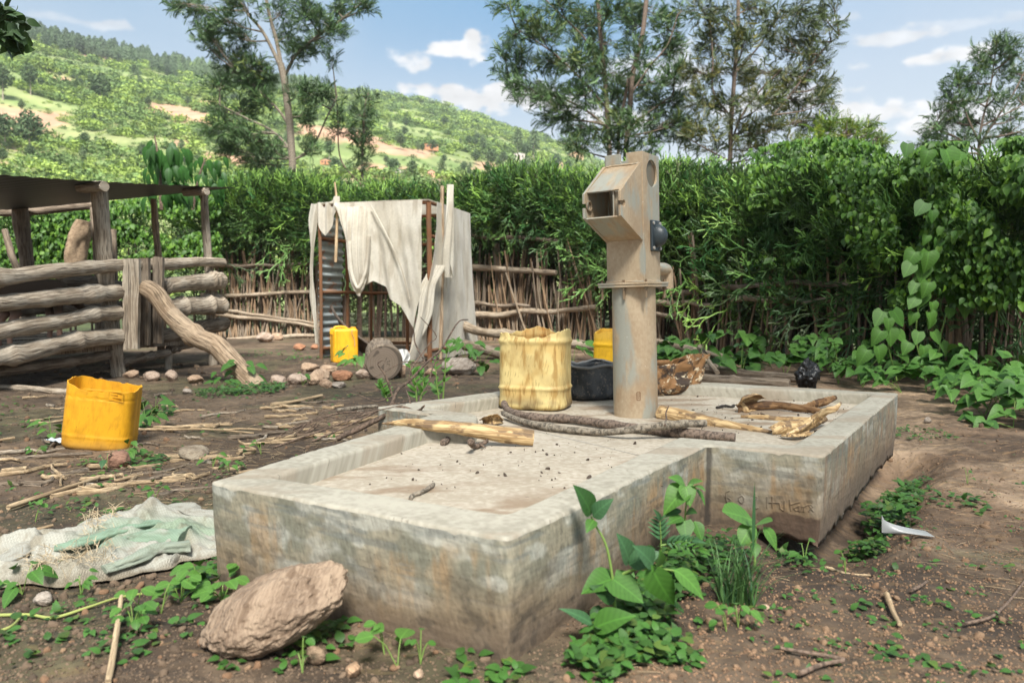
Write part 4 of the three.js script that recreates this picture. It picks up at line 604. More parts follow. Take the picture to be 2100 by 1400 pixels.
// a goat stands in the dark behind the logs
{
  const N = 72, mc = new MarchingCubes(N, std({}), false, false, 60000), caps = [[-0.26, 0.52, 0, 0.24, 0.53, 0, 0.125, 0.115], [0.24, 0.54, 0, 0.42, 0.46, 0, 0.085, 0.055], [0.42, 0.47, 0, 0.54, 0.36, 0, 0.058, 0.032], [-0.30, 0.58, 0, -0.38, 0.62, 0, 0.03, 0.015], [0.41, 0.50, 0.03, 0.38, 0.52, 0.11, 0.02, 0.012], [0.41, 0.50, -0.03, 0.38, 0.52, -0.11, 0.02, 0.012]];
  for (const s of [-1, 1]) caps.push([0.22, 0.44, s * 0.06, 0.23, 0.24, s * 0.065, 0.05, 0.027], [0.23, 0.24, s * 0.065, 0.225, 0.03, s * 0.065, 0.026, 0.022], [-0.26, 0.46, s * 0.06, -0.20, 0.33, s * 0.07, 0.075, 0.04], [-0.20, 0.33, s * 0.07, -0.28, 0.20, s * 0.07, 0.036, 0.026], [-0.28, 0.20, s * 0.07, -0.27, 0.03, s * 0.07, 0.024, 0.022], [0.41, 0.52, s * 0.025, 0.33, 0.60, s * 0.035, 0.014, 0.005]);
  for (let k = 0; k < N; k++) for (let j = 0; j < N; j++) for (let i = 0; i < N; i++) { const x = (i / N * 2 - 1) * 0.62, y = (j / N * 2 - 1) * 0.62 + 0.5, z = (k / N * 2 - 1) * 0.62; let d = 1; for (const [ax, ay, az, bx, by, bz, r0, r1] of caps) { const dx = bx - ax, dy = by - ay, dz = bz - az, t = clamp(((x - ax) * dx + (y - ay) * dy + (z - az) * dz) / (dx * dx + dy * dy + dz * dz)), q = Math.hypot(x - ax - t * dx, y - ay - t * dy, z - az - t * dz) - lerp(r0, r1, t), h = clamp(0.5 + 0.5 * (d - q) / 0.03); d = lerp(d, q, h) - 0.03 * h * (1 - h); } mc.field[i + j * N + k * N * N] = -d; }
  mc.isolation = 0; mc.update(); const n = mc.count, g = new THREE.BufferGeometry(), P = new Float32Array(mc.positionArray.slice(0, n * 3)), Q = new Float32Array(mc.normalArray.slice(0, n * 3)), C = new Float32Array(n * 3);
  for (let k = 0; k < n; k++) { P[3 * k] *= 0.62; P[3 * k + 1] = P[3 * k + 1] * 0.62 + 0.5; P[3 * k + 2] *= 0.62; const leg = sstep(0.36, 0.25, P[3 * k + 1]); C.set(mix3([0.09, 0.06, 0.04], [0.42, 0.26, 0.20], leg), 3 * k); }
  g.setAttribute('position', new THREE.BufferAttribute(P, 3)); g.setAttribute('normal', new THREE.BufferAttribute(Q, 3)); g.setAttribute('color', new THREE.BufferAttribute(C, 3));
  const goat = thing('goat', 'goat standing in the dark shed, its pale pinkish legs showing between the lower logs', 'goat', D(66, 690, 5.75).setY(0.26)); add('body', g, std({ vertexColors: true }), goat); goat.rotation.y = 1.2; goat.scale.setScalar(0.8);
}
// ---------------------------------------------------------------- wire cage with a torn net cloth
const CA = V(-1.99, 0, -8.0), CU = V(0.968, 0, 0.25), CB = V(0.25, 0, -0.968), CW = 1.2, CD2 = 1.22, CH = 1.58;   // front left foot, along the front, to the back
const cageP = (u, v, y) => CA.clone().addScaledVector(CU, u).addScaledVector(CB, v).setY(y);
{
  const cage = thing('wire_cage', 'rusty barred wire cage with a corrugated sheet side, half covered by torn cloth', 'cage', CA.clone());
  const bar = (a, b, r = 0.019, mat = M.rust) => { const m = new MB(); m.tube(path([a, a.clone().lerp(b, 0.5).add(V(0.006, 0.004, 0)), b], 10), r, { sides: 6, rough: 0.1 }); return m.build('bar', mat, cage); };
  const us = CW;
  for (const [u, v] of [[0, 0], [us, 0], [0, CD2], [CW, CD2], [0, 0.6], [0.86, CD2 * 0.2]]) if (u !== 0.86) bar(cageP(u, v, -0.02), cageP(u, v, CH - (u === 0 && v === 0.6 ? 0 : 0)), u === us ? 0.026 : 0.018); else bar(cageP(u, v, 0.02), cageP(u, v, 0.52), 0.018);
  for (const y of [0.10, 0.69, 1.25, CH]) { bar(cageP(0, 0, y), cageP(0, CD2, y)); bar(cageP(0, CD2, y), cageP(CW, CD2, y)); bar(cageP(CW, 0, y), cageP(CW, CD2, y)); }
  bar(cageP(0, 0, CH), cageP(CW, 0, CH)); bar(cageP(0.3, 0, 0.12), cageP(CW, 0, 0.06), 0.02);
  // corrugated sheets on the left side
  for (const [v0, v1, y0, y1, off] of [[0.02, 0.56, 0.86, 1.5, 0.02], [0.04, 0.55, 0.28, 0.9, 0.035], [0.02, 0.5, 0.02, 0.33, 0.02]]) { const m = new MB(); m.grid(8, 70, (s, t) => { const y = lerp(y0, y1, t), v = lerp(v0, v1, s) + 0.02 * (vn(t * 8, y0 * 9) - 0.5) * (s > 0.9 ? 1 : 0), p = cageP(-off + 0.013 * Math.sin(y * 2 * Math.PI / 0.085), v, y); return [p.x, p.y, p.z, v, y]; }); m.build('corrugated_sheet', M.zinc, cage); }
  const net = new MB(); const wire = (a, b) => net.tube([a, b], 0.0022, { sides: 3, cap: false });
  for (let y = 0.14; y < 1.5; y += 0.05) { wire(cageP(0, 0.6, y), cageP(0, CD2, y)); wire(cageP(0, CD2, y), cageP(CW, CD2, y)); }
  for (let k = 0; k <= 13; k++) wire(cageP(0, 0.6 + k * 0.05, 0.1), cageP(0, 0.6 + k * 0.05, CH)); for (let k = 0; k <= 23; k++) wire(cageP(k * 0.051, CD2, 0.1), cageP(k * 0.051, CD2, CH)); net.build('wire_mesh', M.wire, cage).userData.kind = 'stuff';
  logMesh('corner_stick', [cageP(0.18, 0, 1.0), cageP(0.19, 0.02, CH), cageP(0.17, 0.02, CH + 0.24)], [0.016, 0.009], M.straw, cage, { seed: 3 });
  logMesh('corner_stick', [cageP(us + 0.03, 0.25, 0), cageP(us + 0.04, 0.28, 1.0), cageP(us + 0.04, 0.29, CH + 0.2)], [0.02, 0.02], M.woodWarm, cage, { seed: 4 });
  rebase(cage, CA.clone());
  // the cloth: one torn sheet hanging in several falls
  const cl = thing('torn_net_cloth', 'dirty white torn net cloth draped over the rusty wire cage', 'cloth', CA.clone()), fold = (u, y, k) => 0.022 * Math.sin(u * 21 + k + 4 * fbm(u * 3, y * 2, k, 2)) + 0.008 * Math.sin(u * 55 + y * 9 + k) + 0.045 * (fbm(u * 7 + y * 1.5, y * 3.4, k + 3, 5) - 0.5);
  // front swag: length of the fall along the front
  const fall = (u) => { const P = [[0.2, 0.10], [0.27, 0.30], [0.36, 0.62], [0.42, 0.86], [0.52, 0.84], [0.60, 0.80], [0.74, 0.86], [0.80, 0.98], [0.90, 1.05], [0.98, 1.16], [1.06, 1.28], [1.10, 1.05], [1.16, 0.9]]; for (let k = 1; k < P.length; k++) if (u <= P[k][0]) { const t = (u - P[k - 1][0]) / (P[k][0] - P[k - 1][0]); return lerp(P[k - 1][1], P[k][1], clamp(t)); } return 0.85; };
  let m = new MB(); m.grid(110, 44, (s, t) => { const u = lerp(0.2, 1.15, s), L = fall(u), y = CH + 0.025 - L * t, sag = 0.05 * Math.sin(Math.PI * s), w = sstep(0, 0.35, t), p = cageP(u + 0.05 * (1 - s) * t, -0.035 - (fold(u, y, 1) * 0.6 + 0.025) * (0.25 + w), y - sag * 0.2 * (1 - t)); return [p.x, p.y, p.z, u, y]; }); m.build('front_fall', M.cloth, cl);
  // deep looped swag on the left of the front
  m = new MB(); m.grid(40, 46, (s, t) => { const a = (s - 0.5) * 2, u = 0.28 + 0.30 * s + 0.10 * t * (1 - s), y = CH - 0.03 - (0.9 - 0.42 * Math.abs(a) ** 2.2) * t, p = cageP(u, -0.085 - 0.06 * Math.cos(a * 1.5) * Math.sin(Math.PI * Math.min(1, t * 1.05)) - 0.016 * Math.sin(s * 26 + t * 4), y); return [p.x, p.y, p.z, u, y * 1.3]; }); m.build('looped_fall', M.cloth, cl);
  m = new MB(); m.tube(path([cageP(0.62, -0.09, 1.56), cageP(0.78, -0.12, 1.30), cageP(0.95, -0.13, 0.95), cageP(1.04, -0.12, 0.62)], 30), 0.007, { sides: 6, rough: 0.3, freq: 30, cap: false }); m.build('cloth_cord', M.cloth, cl);
  for (const [o, d] of [[0.02, 0], [0.05, 0.03]]) { m = new MB(); m.tube(path([cageP(0.36 + o, -0.12 - d, 1.2), cageP(0.40 + o, -0.14 - d, 0.85), cageP(0.46 + o, -0.145 - d, 0.68 + o), cageP(0.53, -0.14 - d, 0.70 + o), cageP(0.58, -0.12 - d, 0.9), cageP(0.60, -0.1, 1.25)], 40), 0.018, { sides: 8, rough: 0.4, cap: false }); m.build('hem', M.cloth, cl); }
  // top
  m = new MB(); m.grid(60, 24, (s, t) => { const u = lerp(0.02, CW + 0.02, s), v = lerp(-0.04, CD2, t), p = cageP(u, v, CH + 0.025 - 0.06 * Math.sin(Math.PI * s) * Math.sin(Math.PI * t) + 0.012 * (fbm(u * 4, v * 4, 1, 3) - 0.5)); return [p.x, p.y, p.z, u, v]; }); m.build('top_sheet', M.cloth, cl);
  // fall over the right end, down to the ground, flaring forward at the foot
  m = new MB(); m.grid(80, 60, (s, t) => { const v0 = lerp(-0.03, CD2 + 0.02, s), y = (CH + 0.02) * (1 - t), keep = sstep(0.0, 0.16, s + 0.25 * t), fl = Math.pow(t, 2.4) * (1 - s) * 0.42, o = 0.035 + (fold(v0 * 0.8, y, 5) * 0.4 + 0.03) * (0.3 + 0.9 * t) + 0.06 * t * t, p = cageP(CW + o - fl * 0.55, v0 - fl * 0.8 + (1 - keep) * 0.14, y); p.y = Math.max(0.012 + gh(p.x, p.z), p.y); return [p.x, p.y, p.z, v0 * 1.2, y]; }); m.build('right_fall', M.cloth, cl);
  // narrow strip on the left corner
  m = new MB(); m.grid(14, 50, (s, t) => { const y = lerp(CH + 0.02, 0.16, t), w = (0.085 - 0.045 * sstep(0, 0.4, t)) + 0.03 * (vn(t * 9, 3) - 0.5), p = cageP(-0.02 + (s - 0.7) * w - 0.05 * Math.sin(Math.PI * t), -0.03 - 0.02 * Math.sin(s * 9 + t * 12), y); return [p.x, p.y, p.z, s * 0.2, y]; }); m.build('corner_strip', M.cloth, cl);
  m = new MB(); m.grid(20, 16, (s, t) => { const u = lerp(0, 0.24, s), y = CH + 0.03 + 0.06 * sstep(0.5, 0.9, s) * (1 - t) - t * (0.2 + 0.14 * Math.sin(s * 4.5)), p = cageP(u, -0.03 - 0.02 * Math.sin(s * 17), y); return [p.x, p.y, p.z, u, y]; }); m.build('tied_corner', M.cloth, cl);
  // pointed piece on the tall stick, with torn holes at its foot
  m = new MB(); m.grid(26, 44, (s, t) => { const y = CH + 0.21 - t * 0.95, w = 0.025 + 0.25 * Math.pow(t, 1.2) * (t > 0.7 ? 1 - 0.55 * (t - 0.7) / 0.3 : 1), a = (s - 0.5) * 2, tear = t > 0.78 ? 0.16 * Math.max(0, Math.sin(s * 15 + 1)) * (t - 0.78) / 0.22 : 0, p = cageP(us + 0.10 + 0.05 * (1 - a * a) + 0.02 * Math.sin(s * 19 + t * 3), 0.29 + a * w * 0.9 - 0.06 * t, y + tear); return [p.x, p.y, p.z, s * 0.4, y]; }); m.build('pointed_piece', M.cloth, cl);
  for (let k = 0; k < 5; k++) { m = new MB(); const u = us - 0.03 + k * 0.03; m.tube(path([cageP(u + 0.03, 0.1, 0.95), cageP(u - 0.02, -0.04, 0.75), cageP(u - 0.05, -0.08, 0.45), cageP(u - 0.12 - k * 0.03, -0.16, 0.05)], 26), [0.022, 0.012], { sides: 7, rough: 0.5, freq: 9, seed: k, cap: false }); m.build('twisted_strip', M.cloth, cl); }
  rebase(cl, CA.clone());
  // curved dark sheet at its foot
  const sh = thing('curved_sheet', 'curved dark iron sheet sweeping down before the wire cage', 'metal sheet', null); m = new MB();
  const cp = path([D(676, 628, 7.75), D(690, 652, 7.72), D(715, 678, 7.68), D(745, 700, 7.62), D(775, 720, 7.55), D(806, 742, 7.5)], 40); m.grid(40, 8, (s, t) => { const p = cp[Math.round(s * 40)]; return [p.x + 0.05 * t, Math.max(gh(p.x, p.z) + 0.01, p.y - 0.16 * t - 0.10 * s * t), p.z - 0.16 * t * t - 0.04, s, t]; });
  m.tube(cp.map((p) => p.clone().add(V(0, 0.004, -0.035))), 0.014, { sides: 6 }); m.build('sheet', std({ map: woodMap, color: rgb(0.16, 0.14, 0.13), roughness: 0.8 }), sh);
  const rg = thing('white_rag', 'small crumpled white rag hanging between the log stump and the cage cloth', 'rag', null); m = new MB(); m.grid(16, 20, (s, t) => { const p = D(lerp(812, 834, s) + 6 * Math.sin(t * 5), lerp(716, 764, t), 7.05); return [p.x, Math.max(p.y, gh(p.x, p.z) + 0.01), p.z + 0.03 * Math.sin(s * 9 + t * 7), s, t]; }); m.build('cloth', M.rag, rg);
  // stump of a thick log
  const st = thing('log_stump', 'short thick grey log lying with its sawn end forward, right of the whole jerrycan', 'log', null); const ca = G(788, 780).setY(0.135), end = ca.clone().add(V(-0.10, 0.05, -0.42)); logMesh('trunk', [end, end.clone().lerp(ca, 0.4), end.clone().lerp(ca, 0.8), ca], [0.125, 0.145], M.woodDark, st, { seed: 71, rough: 0.1, n: 24, sides: 28 });
  { const rings = tex(256, 256, (u, v) => { const x = (u - 0.5) * 2, y = (v - 0.5) * 2, d = Math.hypot(x * 1.05 + 0.1, y), a = Math.atan2(y, x), n = fbm(x * 3, y * 3, 5, 3), k = 0.5 + 0.5 * Math.sin(d * 46 + n * 6), c = tn(a / Math.PI * 9 + 9, d * 3, 18, 8, 3) > 0.8 ? 0.5 : 1; return mix3([0.17, 0.13, 0.095], [0.25, 0.195, 0.15], k * 0.5 + n * 0.5).map((q) => q * c * (d > 0.93 ? 0.5 : 1)); }), f = new THREE.CircleGeometry(0.133, 36), q = add('sawn_face', f, std({ map: rings }), st), ax = ca.clone().sub(end).normalize(); q.position.copy(ca).addScaledVector(ax, 0.004); q.quaternion.setFromUnitVectors(V(0, 0, 1), ax); }
}
// ---------------------------------------------------------------- stake fence, its rails and the fallen poles
const fAt = (u) => fenceCurve.getPointAt(clamp(u)), fN = (u) => { const t = fenceCurve.getTangentAt(clamp(u)); return V(-t.z, 0, t.x).multiplyScalar(-1); };   // towards the yard
const fLen = fenceCurve.getLength();
const uOf = (px) => { let best = 0, e = 1e9; for (let k = 0; k <= 400; k++) { const p = fAt(k / 400), x = 1050 + p.x / -p.z * FPX, d = Math.abs(x - px); if (p.z < 0 && d < e) { e = d; best = k / 400; } } return best; };
{
  const fence = thing('stake_fence', 'rickety fence of thin upright sticks tied to crooked rails under the hedge', 'fence', fAt(0.5)), r = rng(91);
  const toYard = (p, u, k) => { const n = fN(u); if (n.dot(V(0, 0, -2).sub(p)) < 0) n.negate(); return p.clone().addScaledVector(n, k); };
  let n = 0; for (let k = 0; k < 300; k++) {
    const px = k < 90 ? lerp(452, 660, r()) : k < 225 ? lerp(950, 1260, r()) : lerp(1340, 2090, r()), u = uOf(px) + (r() - 0.5) * 0.004, p = toYard(fAt(u), u, 0.28 + 0.12 * (r() - 0.5)), h = 0.7 + 0.75 * r() + (px < 700 ? 0.1 : 0), lx = (r() - 0.5) * 0.34 + (r() < 0.12 ? (r() - 0.5) * 0.8 : 0), rr = 0.008 + 0.011 * r();
    const b = new MB(), a = V(p.x, gh(p.x, p.z) - 0.02, p.z), e = a.clone().add(V(lx * h, h, (r() - 0.5) * 0.15)); b.tube(path([a, a.clone().lerp(e, 0.5).add(V((r() - 0.5) * 0.05, 0, (r() - 0.5) * 0.04)), e], 6), [rr, rr * 0.7], { sides: 5, cap: false }); b.build('stake', r() < 0.6 ? M.stake : r() < 0.4 ? M.woodMid : M.woodDark, fence); n++;
  }
  const rail = (x0, x1, y0, y1, rad, seed, mat = M.woodMid) => { const u0 = uOf(x0), u1 = uOf(x1), pts = []; for (let k = 0; k <= 6; k++) { const u = lerp(u0, u1, k / 6), q = toYard(fAt(u), u, 0.37), d = -q.z, px = lerp(x0, x1, k / 6), y = EYE + (612 - lerp(y0, y1, k / 6)) / FPX * d; pts.push(V(q.x, y + 0.05 * (vn(k * 1.3, seed) - 0.5), q.z)); } logMesh('rail', pts, [rad, rad * 0.75], mat, fence, { seed, n: 40, sides: 8, rough: 0.3, freq: 3 }); };
  rail(440, 660, 606, 601, 0.035, 1); rail(440, 660, 640, 668, 0.032, 2); rail(470, 660, 634, 662, 0.026, 3); rail(440, 660, 698, 688, 0.04, 4); rail(952, 1180, 486, 492, 0.034, 5, M.woodDark); rail(952, 1175, 544, 562, 0.05, 6); rail(952, 1260, 650, 630, 0.045, 7); rail(952, 1120, 622, 625, 0.03, 8, M.woodDark); rail(1350, 1520, 622, 622, 0.036, 9); rail(1350, 1470, 580, 600, 0.04, 10, M.woodDark); rail(1355, 1450, 645, 645, 0.03, 11, M.woodDark); rail(1565, 1745, 612, 617, 0.034, 12); rail(1540, 1800, 590, 580, 0.03, 13, M.woodDark); rail(1980, 2110, 615, 622, 0.03, 14, M.woodDark); rail(455, 660, 548, 540, 0.03, 15, M.woodDark);
  for (const [px, h, rad] of [[1035, 1.45, 0.06], [1992, 0.85, 0.05], [1745, 1.1, 0.05], [660, 1.5, 0.05], [1310, 1.4, 0.05]]) { const u = uOf(px), p = toYard(fAt(u), u, 0.2); logMesh('post', [V(p.x, -0.05, p.z), V(p.x + 0.03, h * 0.5, p.z), V(p.x - 0.02, h, p.z)], [rad, rad * 0.9], px > 1900 ? M.woodWarm : M.woodDark, fence, { seed: px }); }
  rebase(fence, fAt(0.5));
  const pole = (label, pts, r0, r1, seed, mat = M.woodMid) => { const t = thing('fallen_pole', label, 'pole', null, 'poles lying along the foot of the fence'); logMesh('pole', pts.map(([x, y, d]) => d ? D(x, y, d) : G(x, y, 0.04)), [r0, r1], mat, t, { seed, n: 40, sides: 10, rough: 0.25, freq: 3, knots: 2 }); };
  pole('thick grey pole lying right of the cage cloth, ending behind the pale bucket', [[950, 668, 8.6], [985, 680, 8.4], [1040, 686, 8.2], [1100, 694, 8.0], [1180, 706, 7.8], [1240, 712, 7.6]], 0.055, 0.045, 101);
  pole('dark pole lowest on the ground between the cage cloth and the pale bucket', [[950, 706, 8.0], [1000, 718, 7.9], [1060, 738, 7.5]], 0.055, 0.045, 102, M.woodDark);
  pole('long pale pole sloping down to the right of the pump pipe', [[1345, 700, 7.2], [1400, 712, 6.9], [1480, 732, 6.4], [1575, 752, 6.0]], 0.035, 0.022, 103); pole('dark pole lying flat under the sloping pole right of the pump', [[1350, 745, 6.4], [1430, 752, 6.2], [1530, 768, 5.9], [1640, 776, 5.6]], 0.045, 0.035, 104, M.woodDark);
  pole('short stick leaning on the pale sloping pole right of the pump', [[1435, 712, 6.5], [1452, 738, 6.2], [1472, 764, 5.9]], 0.024, 0.018, 105); pole('pole half buried in leaves right behind the platform edge', [[1420, 775, 5.4], [1500, 782, 5.2], [1620, 790, 5.0]], 0.04, 0.04, 106, M.woodDark);
}
// ---------------------------------------------------------------- boulder, stones
function rock(seed, sx, sy, sz, { cuts = 7, rough = 0.18, det = 18 } = {}) {
  const g0 = new THREE.IcosahedronGeometry(1, det), P = g0.attributes.position, r = rng(seed), pl = []; for (let k = 0; k < cuts; k++) pl.push([randDir(r), 0.62 + 0.3 * r()]);
  const U = new Float32Array(P.count * 2), v = V(0, 0, 0);
  for (let k = 0; k < P.count; k++) { v.fromBufferAttribute(P, k).normalize(); let d = 1; for (const [n, o] of pl) { const q = v.dot(n); if (q > o * 0.75) d = Math.min(d, lerp(d, o / q, 0.85)); } d *= 1 + rough * (fbm(v.x * 2.2 + seed, v.y * 2.2, v.z * 2.2, 5) - 0.5) + rough * 0.5 * (fbm(v.x * 9, v.y * 9 + seed, v.z * 9, 3) - 0.5); const x = v.x * d * sx, y = v.y * d * sy, z = v.z * d * sz; P.setXYZ(k, x, y, z); U[2 * k] = x + z * 0.7; U[2 * k + 1] = y + z * 0.7; }
  g0.setAttribute('uv', new THREE.BufferAttribute(U, 2)); g0.deleteAttribute('normal'); const m = mergeByPlace(g0); m.computeVertexNormals(); return m;
}
function mergeByPlace(g) { const P = g.attributes.position, U = g.attributes.uv, map = new Map(), p = [], u = [], idx = []; for (let k = 0; k < P.count; k++) { const key = `${Math.round(P.getX(k) * 1e5)},${Math.round(P.getY(k) * 1e5)},${Math.round(P.getZ(k) * 1e5)}`; let a = map.get(key); if (a === undefined) { a = p.length / 3; map.set(key, a); p.push(P.getX(k), P.getY(k), P.getZ(k)); u.push(U.getX(k), U.getY(k)); } idx.push(a); } const o = new THREE.BufferGeometry(); o.setAttribute('position', new THREE.Float32BufferAttribute(p, 3)); o.setAttribute('uv', new THREE.Float32BufferAttribute(u, 2)); o.setIndex(idx); return o; }
{
  const b = add('boulder', rock(3, 0.136, 0.060, 0.085, { cuts: 4, rough: 0.24, det: 40 }), stone(0.31, 0.235, 0.172)); tag(b, 'large tan boulder leaning against the front side of the concrete platform', 'boulder');
  const p = G(540, 1345); b.position.set(-0.425, 0.072, -1.345); b.rotation.set(0.14, 0.1, 0.40);
  const T = [0.50, 0.37, 0.27], Rr = [0.42, 0.22, 0.13], Gy = [0.40, 0.36, 0.32], Pk = [0.52, 0.42, 0.35], Dk = [0.24, 0.19, 0.15];
  // [px, py of the foot, width px, height px, colour, label]
  const S = [[567, 786, 38, 22, Pk, 'pinkish pale stone at the left end of the stone row'], [607, 786, 44, 24, Pk, 'flat pale stone second from the left in the stone row'], [650, 790, 60, 34, T, 'largest tan stone in the middle of the stone row'], [632, 762, 40, 22, T, 'rounded tan stone lying behind the stone row'], [672, 768, 46, 24, T, 'broad tan stone behind the middle of the stone row'], [700, 782, 44, 26, Rr, 'orange stone in the stone row before the jerrycan'], [668, 794, 30, 20, T, 'small tan stone at the front of the stone row'], [692, 794, 42, 14, Gy, 'thin grey slate leaning at the front of the stone row'], [746, 780, 40, 22, Pk, 'oblong pale stone at the right end of the row, by the log stump'], [822, 776, 30, 34, T, 'brown stone under the white rag right of the log stump'],
    [940, 770, 70, 40, Gy, 'grey stone holding down the foot of the cage cloth'], [884, 772, 30, 18, T, 'small tan stone at the left foot of the cage cloth'], [613, 718, 26, 16, Rr, 'rust red stone alone on the soil left of the whole jerrycan'], [644, 716, 18, 12, Rr, 'little red stone by the left corner of the cage'], [540, 702, 38, 24, Pk, 'grey pink stone at the foot of the fence right of the leaning log'], [566, 698, 26, 18, T, 'tan stone against the bottom rail of the fence'],
    [265, 776, 32, 20, T, 'tan stone beside the foot of the shed post'], [306, 780, 38, 24, Pk, 'pale pink stone under the gate boards'], [348, 780, 32, 26, Pk, 'angular stone under the right end of the gate boards'], [396, 782, 40, 20, T, 'flat tan stone between gate and leaning log'], [380, 806, 24, 14, Gy, 'grey flat stone before the shed gate'],
    [238, 962, 52, 42, [0.36, 0.21, 0.15], 'reddish brick shaped stone at the foot of the leaning orange can'], [392, 944, 74, 30, [0.36, 0.31, 0.24], 'lumpy grey clay clod on the open soil left of the platform'], [84, 1232, 36, 32, Gy, 'small pale stone below the white sack'], [722, 1392, 46, 32, [0.46, 0.31, 0.20], 'small orange tan stone before the platform right of the boulder'], [642, 1372, 46, 44, [0.3, 0.22, 0.15], 'brown pointed stone half under the boulder'], [858, 1396, 22, 20, T, 'tiny tan pebble at the lower edge before the platform'], [1905, 850, 16, 14, Gy, 'small grey stone right of the far platform corner'], [1570, 1256, 18, 12, T, 'pebble right of the grass tuft on the path']];
  S.forEach(([px, py, w, h, c, label], k) => { const q = G(px, py), d = -q.z, W2 = w / FPX * d / 2, H2 = Math.max(h / FPX * d / 2, W2 * 0.35), r = rng(200 + k); const m = add('stone', rock(100 + k, W2, H2, W2 * (0.7 + 0.4 * r()), { det: w > 40 ? 10 : 7, cuts: 8, rough: 0.3 }), stone(...c)); tag(m, label, 'stone'); m.position.set(q.x, gh(q.x, q.z) + H2 * 0.75, q.z - W2 * 0.4); m.rotation.set((r() - 0.5) * 0.3, r() * 6, (r() - 0.5) * 0.3); });
}
// ---------------------------------------------------------------- woven sack crumpled on the ground
{
  const sack = thing('woven_sack', 'crumpled white and pale green woven sack lying on the soil left of the platform', 'sack', null);
  const nA = G(-30, 1142), nB = G(-10, 1198), fA = G(452, 1052), fB = G(452, 1128);
  const edgeN = [G(-40, 1200), G(60, 1196), G(130, 1201), G(200, 1190), G(290, 1172), G(350, 1160), G(372, 1146), G(452, 1140)], edgeF = [G(-40, 1140), G(40, 1120), G(95, 1108), G(170, 1094), G(230, 1078), G(300, 1068), G(380, 1062), G(452, 1066)];
  const en = new THREE.CatmullRomCurve3(edgeN), ef = new THREE.CatmullRomCurve3(edgeF), m = new MB();
  const ridge = (s, t, pts, w, h) => { let best = 9; for (let k = 1; k < pts.length; k++) { const [ax, ay] = pts[k - 1], [bx, by] = pts[k], dx = bx - ax, dy = by - ay, q = clamp(((s - ax) * dx + (t - ay) * dy) / (dx * dx + dy * dy)); best = Math.min(best, Math.hypot((s - ax - q * dx) * 2.6, t - ay - q * dy)); } return h * Math.exp(-((best / w) ** 2)); };
  const hgt = (s, t) => { let h = 0.014 + 0.020 * fbm(s * 9, t * 4, 3, 4);
    h += ridge(s, t, [[0.0, 0.30], [0.12, 0.12], [0.35, 0.14], [0.55, 0.30], [0.7, 0.22], [0.86, 0.3]], 0.13, 0.036); h += ridge(s, t, [[0.22, 0.62], [0.4, 0.58], [0.6, 0.66], [0.72, 0.85]], 0.17, 0.045); h += ridge(s, t, [[0.5, 0.42], [0.66, 0.52], [0.86, 0.46]], 0.15, 0.042); h += ridge(s, t, [[0.74, 0.8], [0.88, 0.7], [1, 0.75]], 0.13, 0.02); h += ridge(s, t, [[0.05, 0.85], [0.2, 0.8]], 0.12, 0.03);
    h -= ridge(s, t, [[0.14, 0.42], [0.3, 0.36], [0.45, 0.40]], 0.09, 0.035); h -= ridge(s, t, [[0.62, 0.78], [0.7, 0.62]], 0.05, 0.04); h += 0.024 * (fbm(s * 24, t * 9, 5, 3) - 0.5) + 0.006 * Math.sin(t * 40 + s * 22 + 4 * fbm(s * 6, t * 6, 2, 2));
    const e = Math.min(s / 0.02, (1 - s) / 0.02, t / 0.05, (1 - t) / 0.05, 1); return Math.max(0.004, h * 0.72 * sstep(0, 1, e)); };
  m.grid(200, 90, (s, t) => { const a = en.getPoint(s), b = ef.getPoint(s), p = a.lerp(b, t + 0.012 * (fbm(s * 20, t * 8, 8, 2) - 0.5)), h = hgt(s, t), n = fbm(s * 7, t * 5, 13, 4), g = sstep(0.3, 0.5, s) * sstep(0.15, 0.4, t) * sstep(0.85, 0.5, t) * sstep(0.40, 0.6, n + 0.12), hole = ridge(s, t, [[0.14, 0.42], [0.3, 0.36], [0.45, 0.40]], 0.10, 1);
    let c = mix3([0.86, 0.85, 0.80], [0.62, 0.57, 0.48], sstep(0.5, 0.72, n)); c = mix3(c, [0.52, 0.72, 0.55], g * 0.8); c = mix3(c, [0.42, 0.32, 0.2], sstep(0.35, 0.8, hole)); if (s > 0.05 && s < 0.99) c = mix3(c, [0.42, 0.35, 0.27], sstep(0.05, 0.0, t)); return [p.x, gh(p.x, p.z) + h + 0.004, p.z, p.x, p.z, c]; });
  m.build('cloth_sheet', M.sack, sack);
  const roll = (pts, r0, r1, flat0, seed, green) => { const flat = flat0 * 0.6; const b = new MB(), c = path(pts.map(([x, y, Y]) => G(x, y, Y * 0.55)), 60); b.tube(c, [r0, r1], { sides: 22, rough: 0.6, freq: 16, seed, flat, color: (t, a) => mix3([0.86, 0.85, 0.8], [0.50, 0.74, 0.57], green * sstep(0.2, 0.6, fbm(t * 5, a * 0.7, seed, 3) + 0.15)) }); b.build('fold', M.sack, sack); };
  roll([[115, 1124, 0.05], [150, 1116, 0.06], [200, 1104, 0.065], [235, 1094, 0.07], [270, 1084, 0.07], [318, 1076, 0.06]], 0.030, 0.036, 0.55, 3, 1); roll([[205, 1136, 0.045], [250, 1106, 0.055], [310, 1098, 0.06], [378, 1102, 0.05]], 0.022, 0.04, 0.7, 5, 0.9); roll([[212, 1168, 0.03], [270, 1148, 0.04], [330, 1124, 0.045], [388, 1118, 0.04]], 0.018, 0.03, 0.7, 7, 0.5); roll([[330, 1046, 0.05], [372, 1040, 0.055], [405, 1052, 0.05], [448, 1062, 0.035]], 0.026, 0.032, 0.6, 9, 0); roll([[-30, 1165, 0.03], [30, 1135, 0.045], [70, 1115, 0.045], [112, 1108, 0.035]], 0.03, 0.022, 0.6, 11, 0);
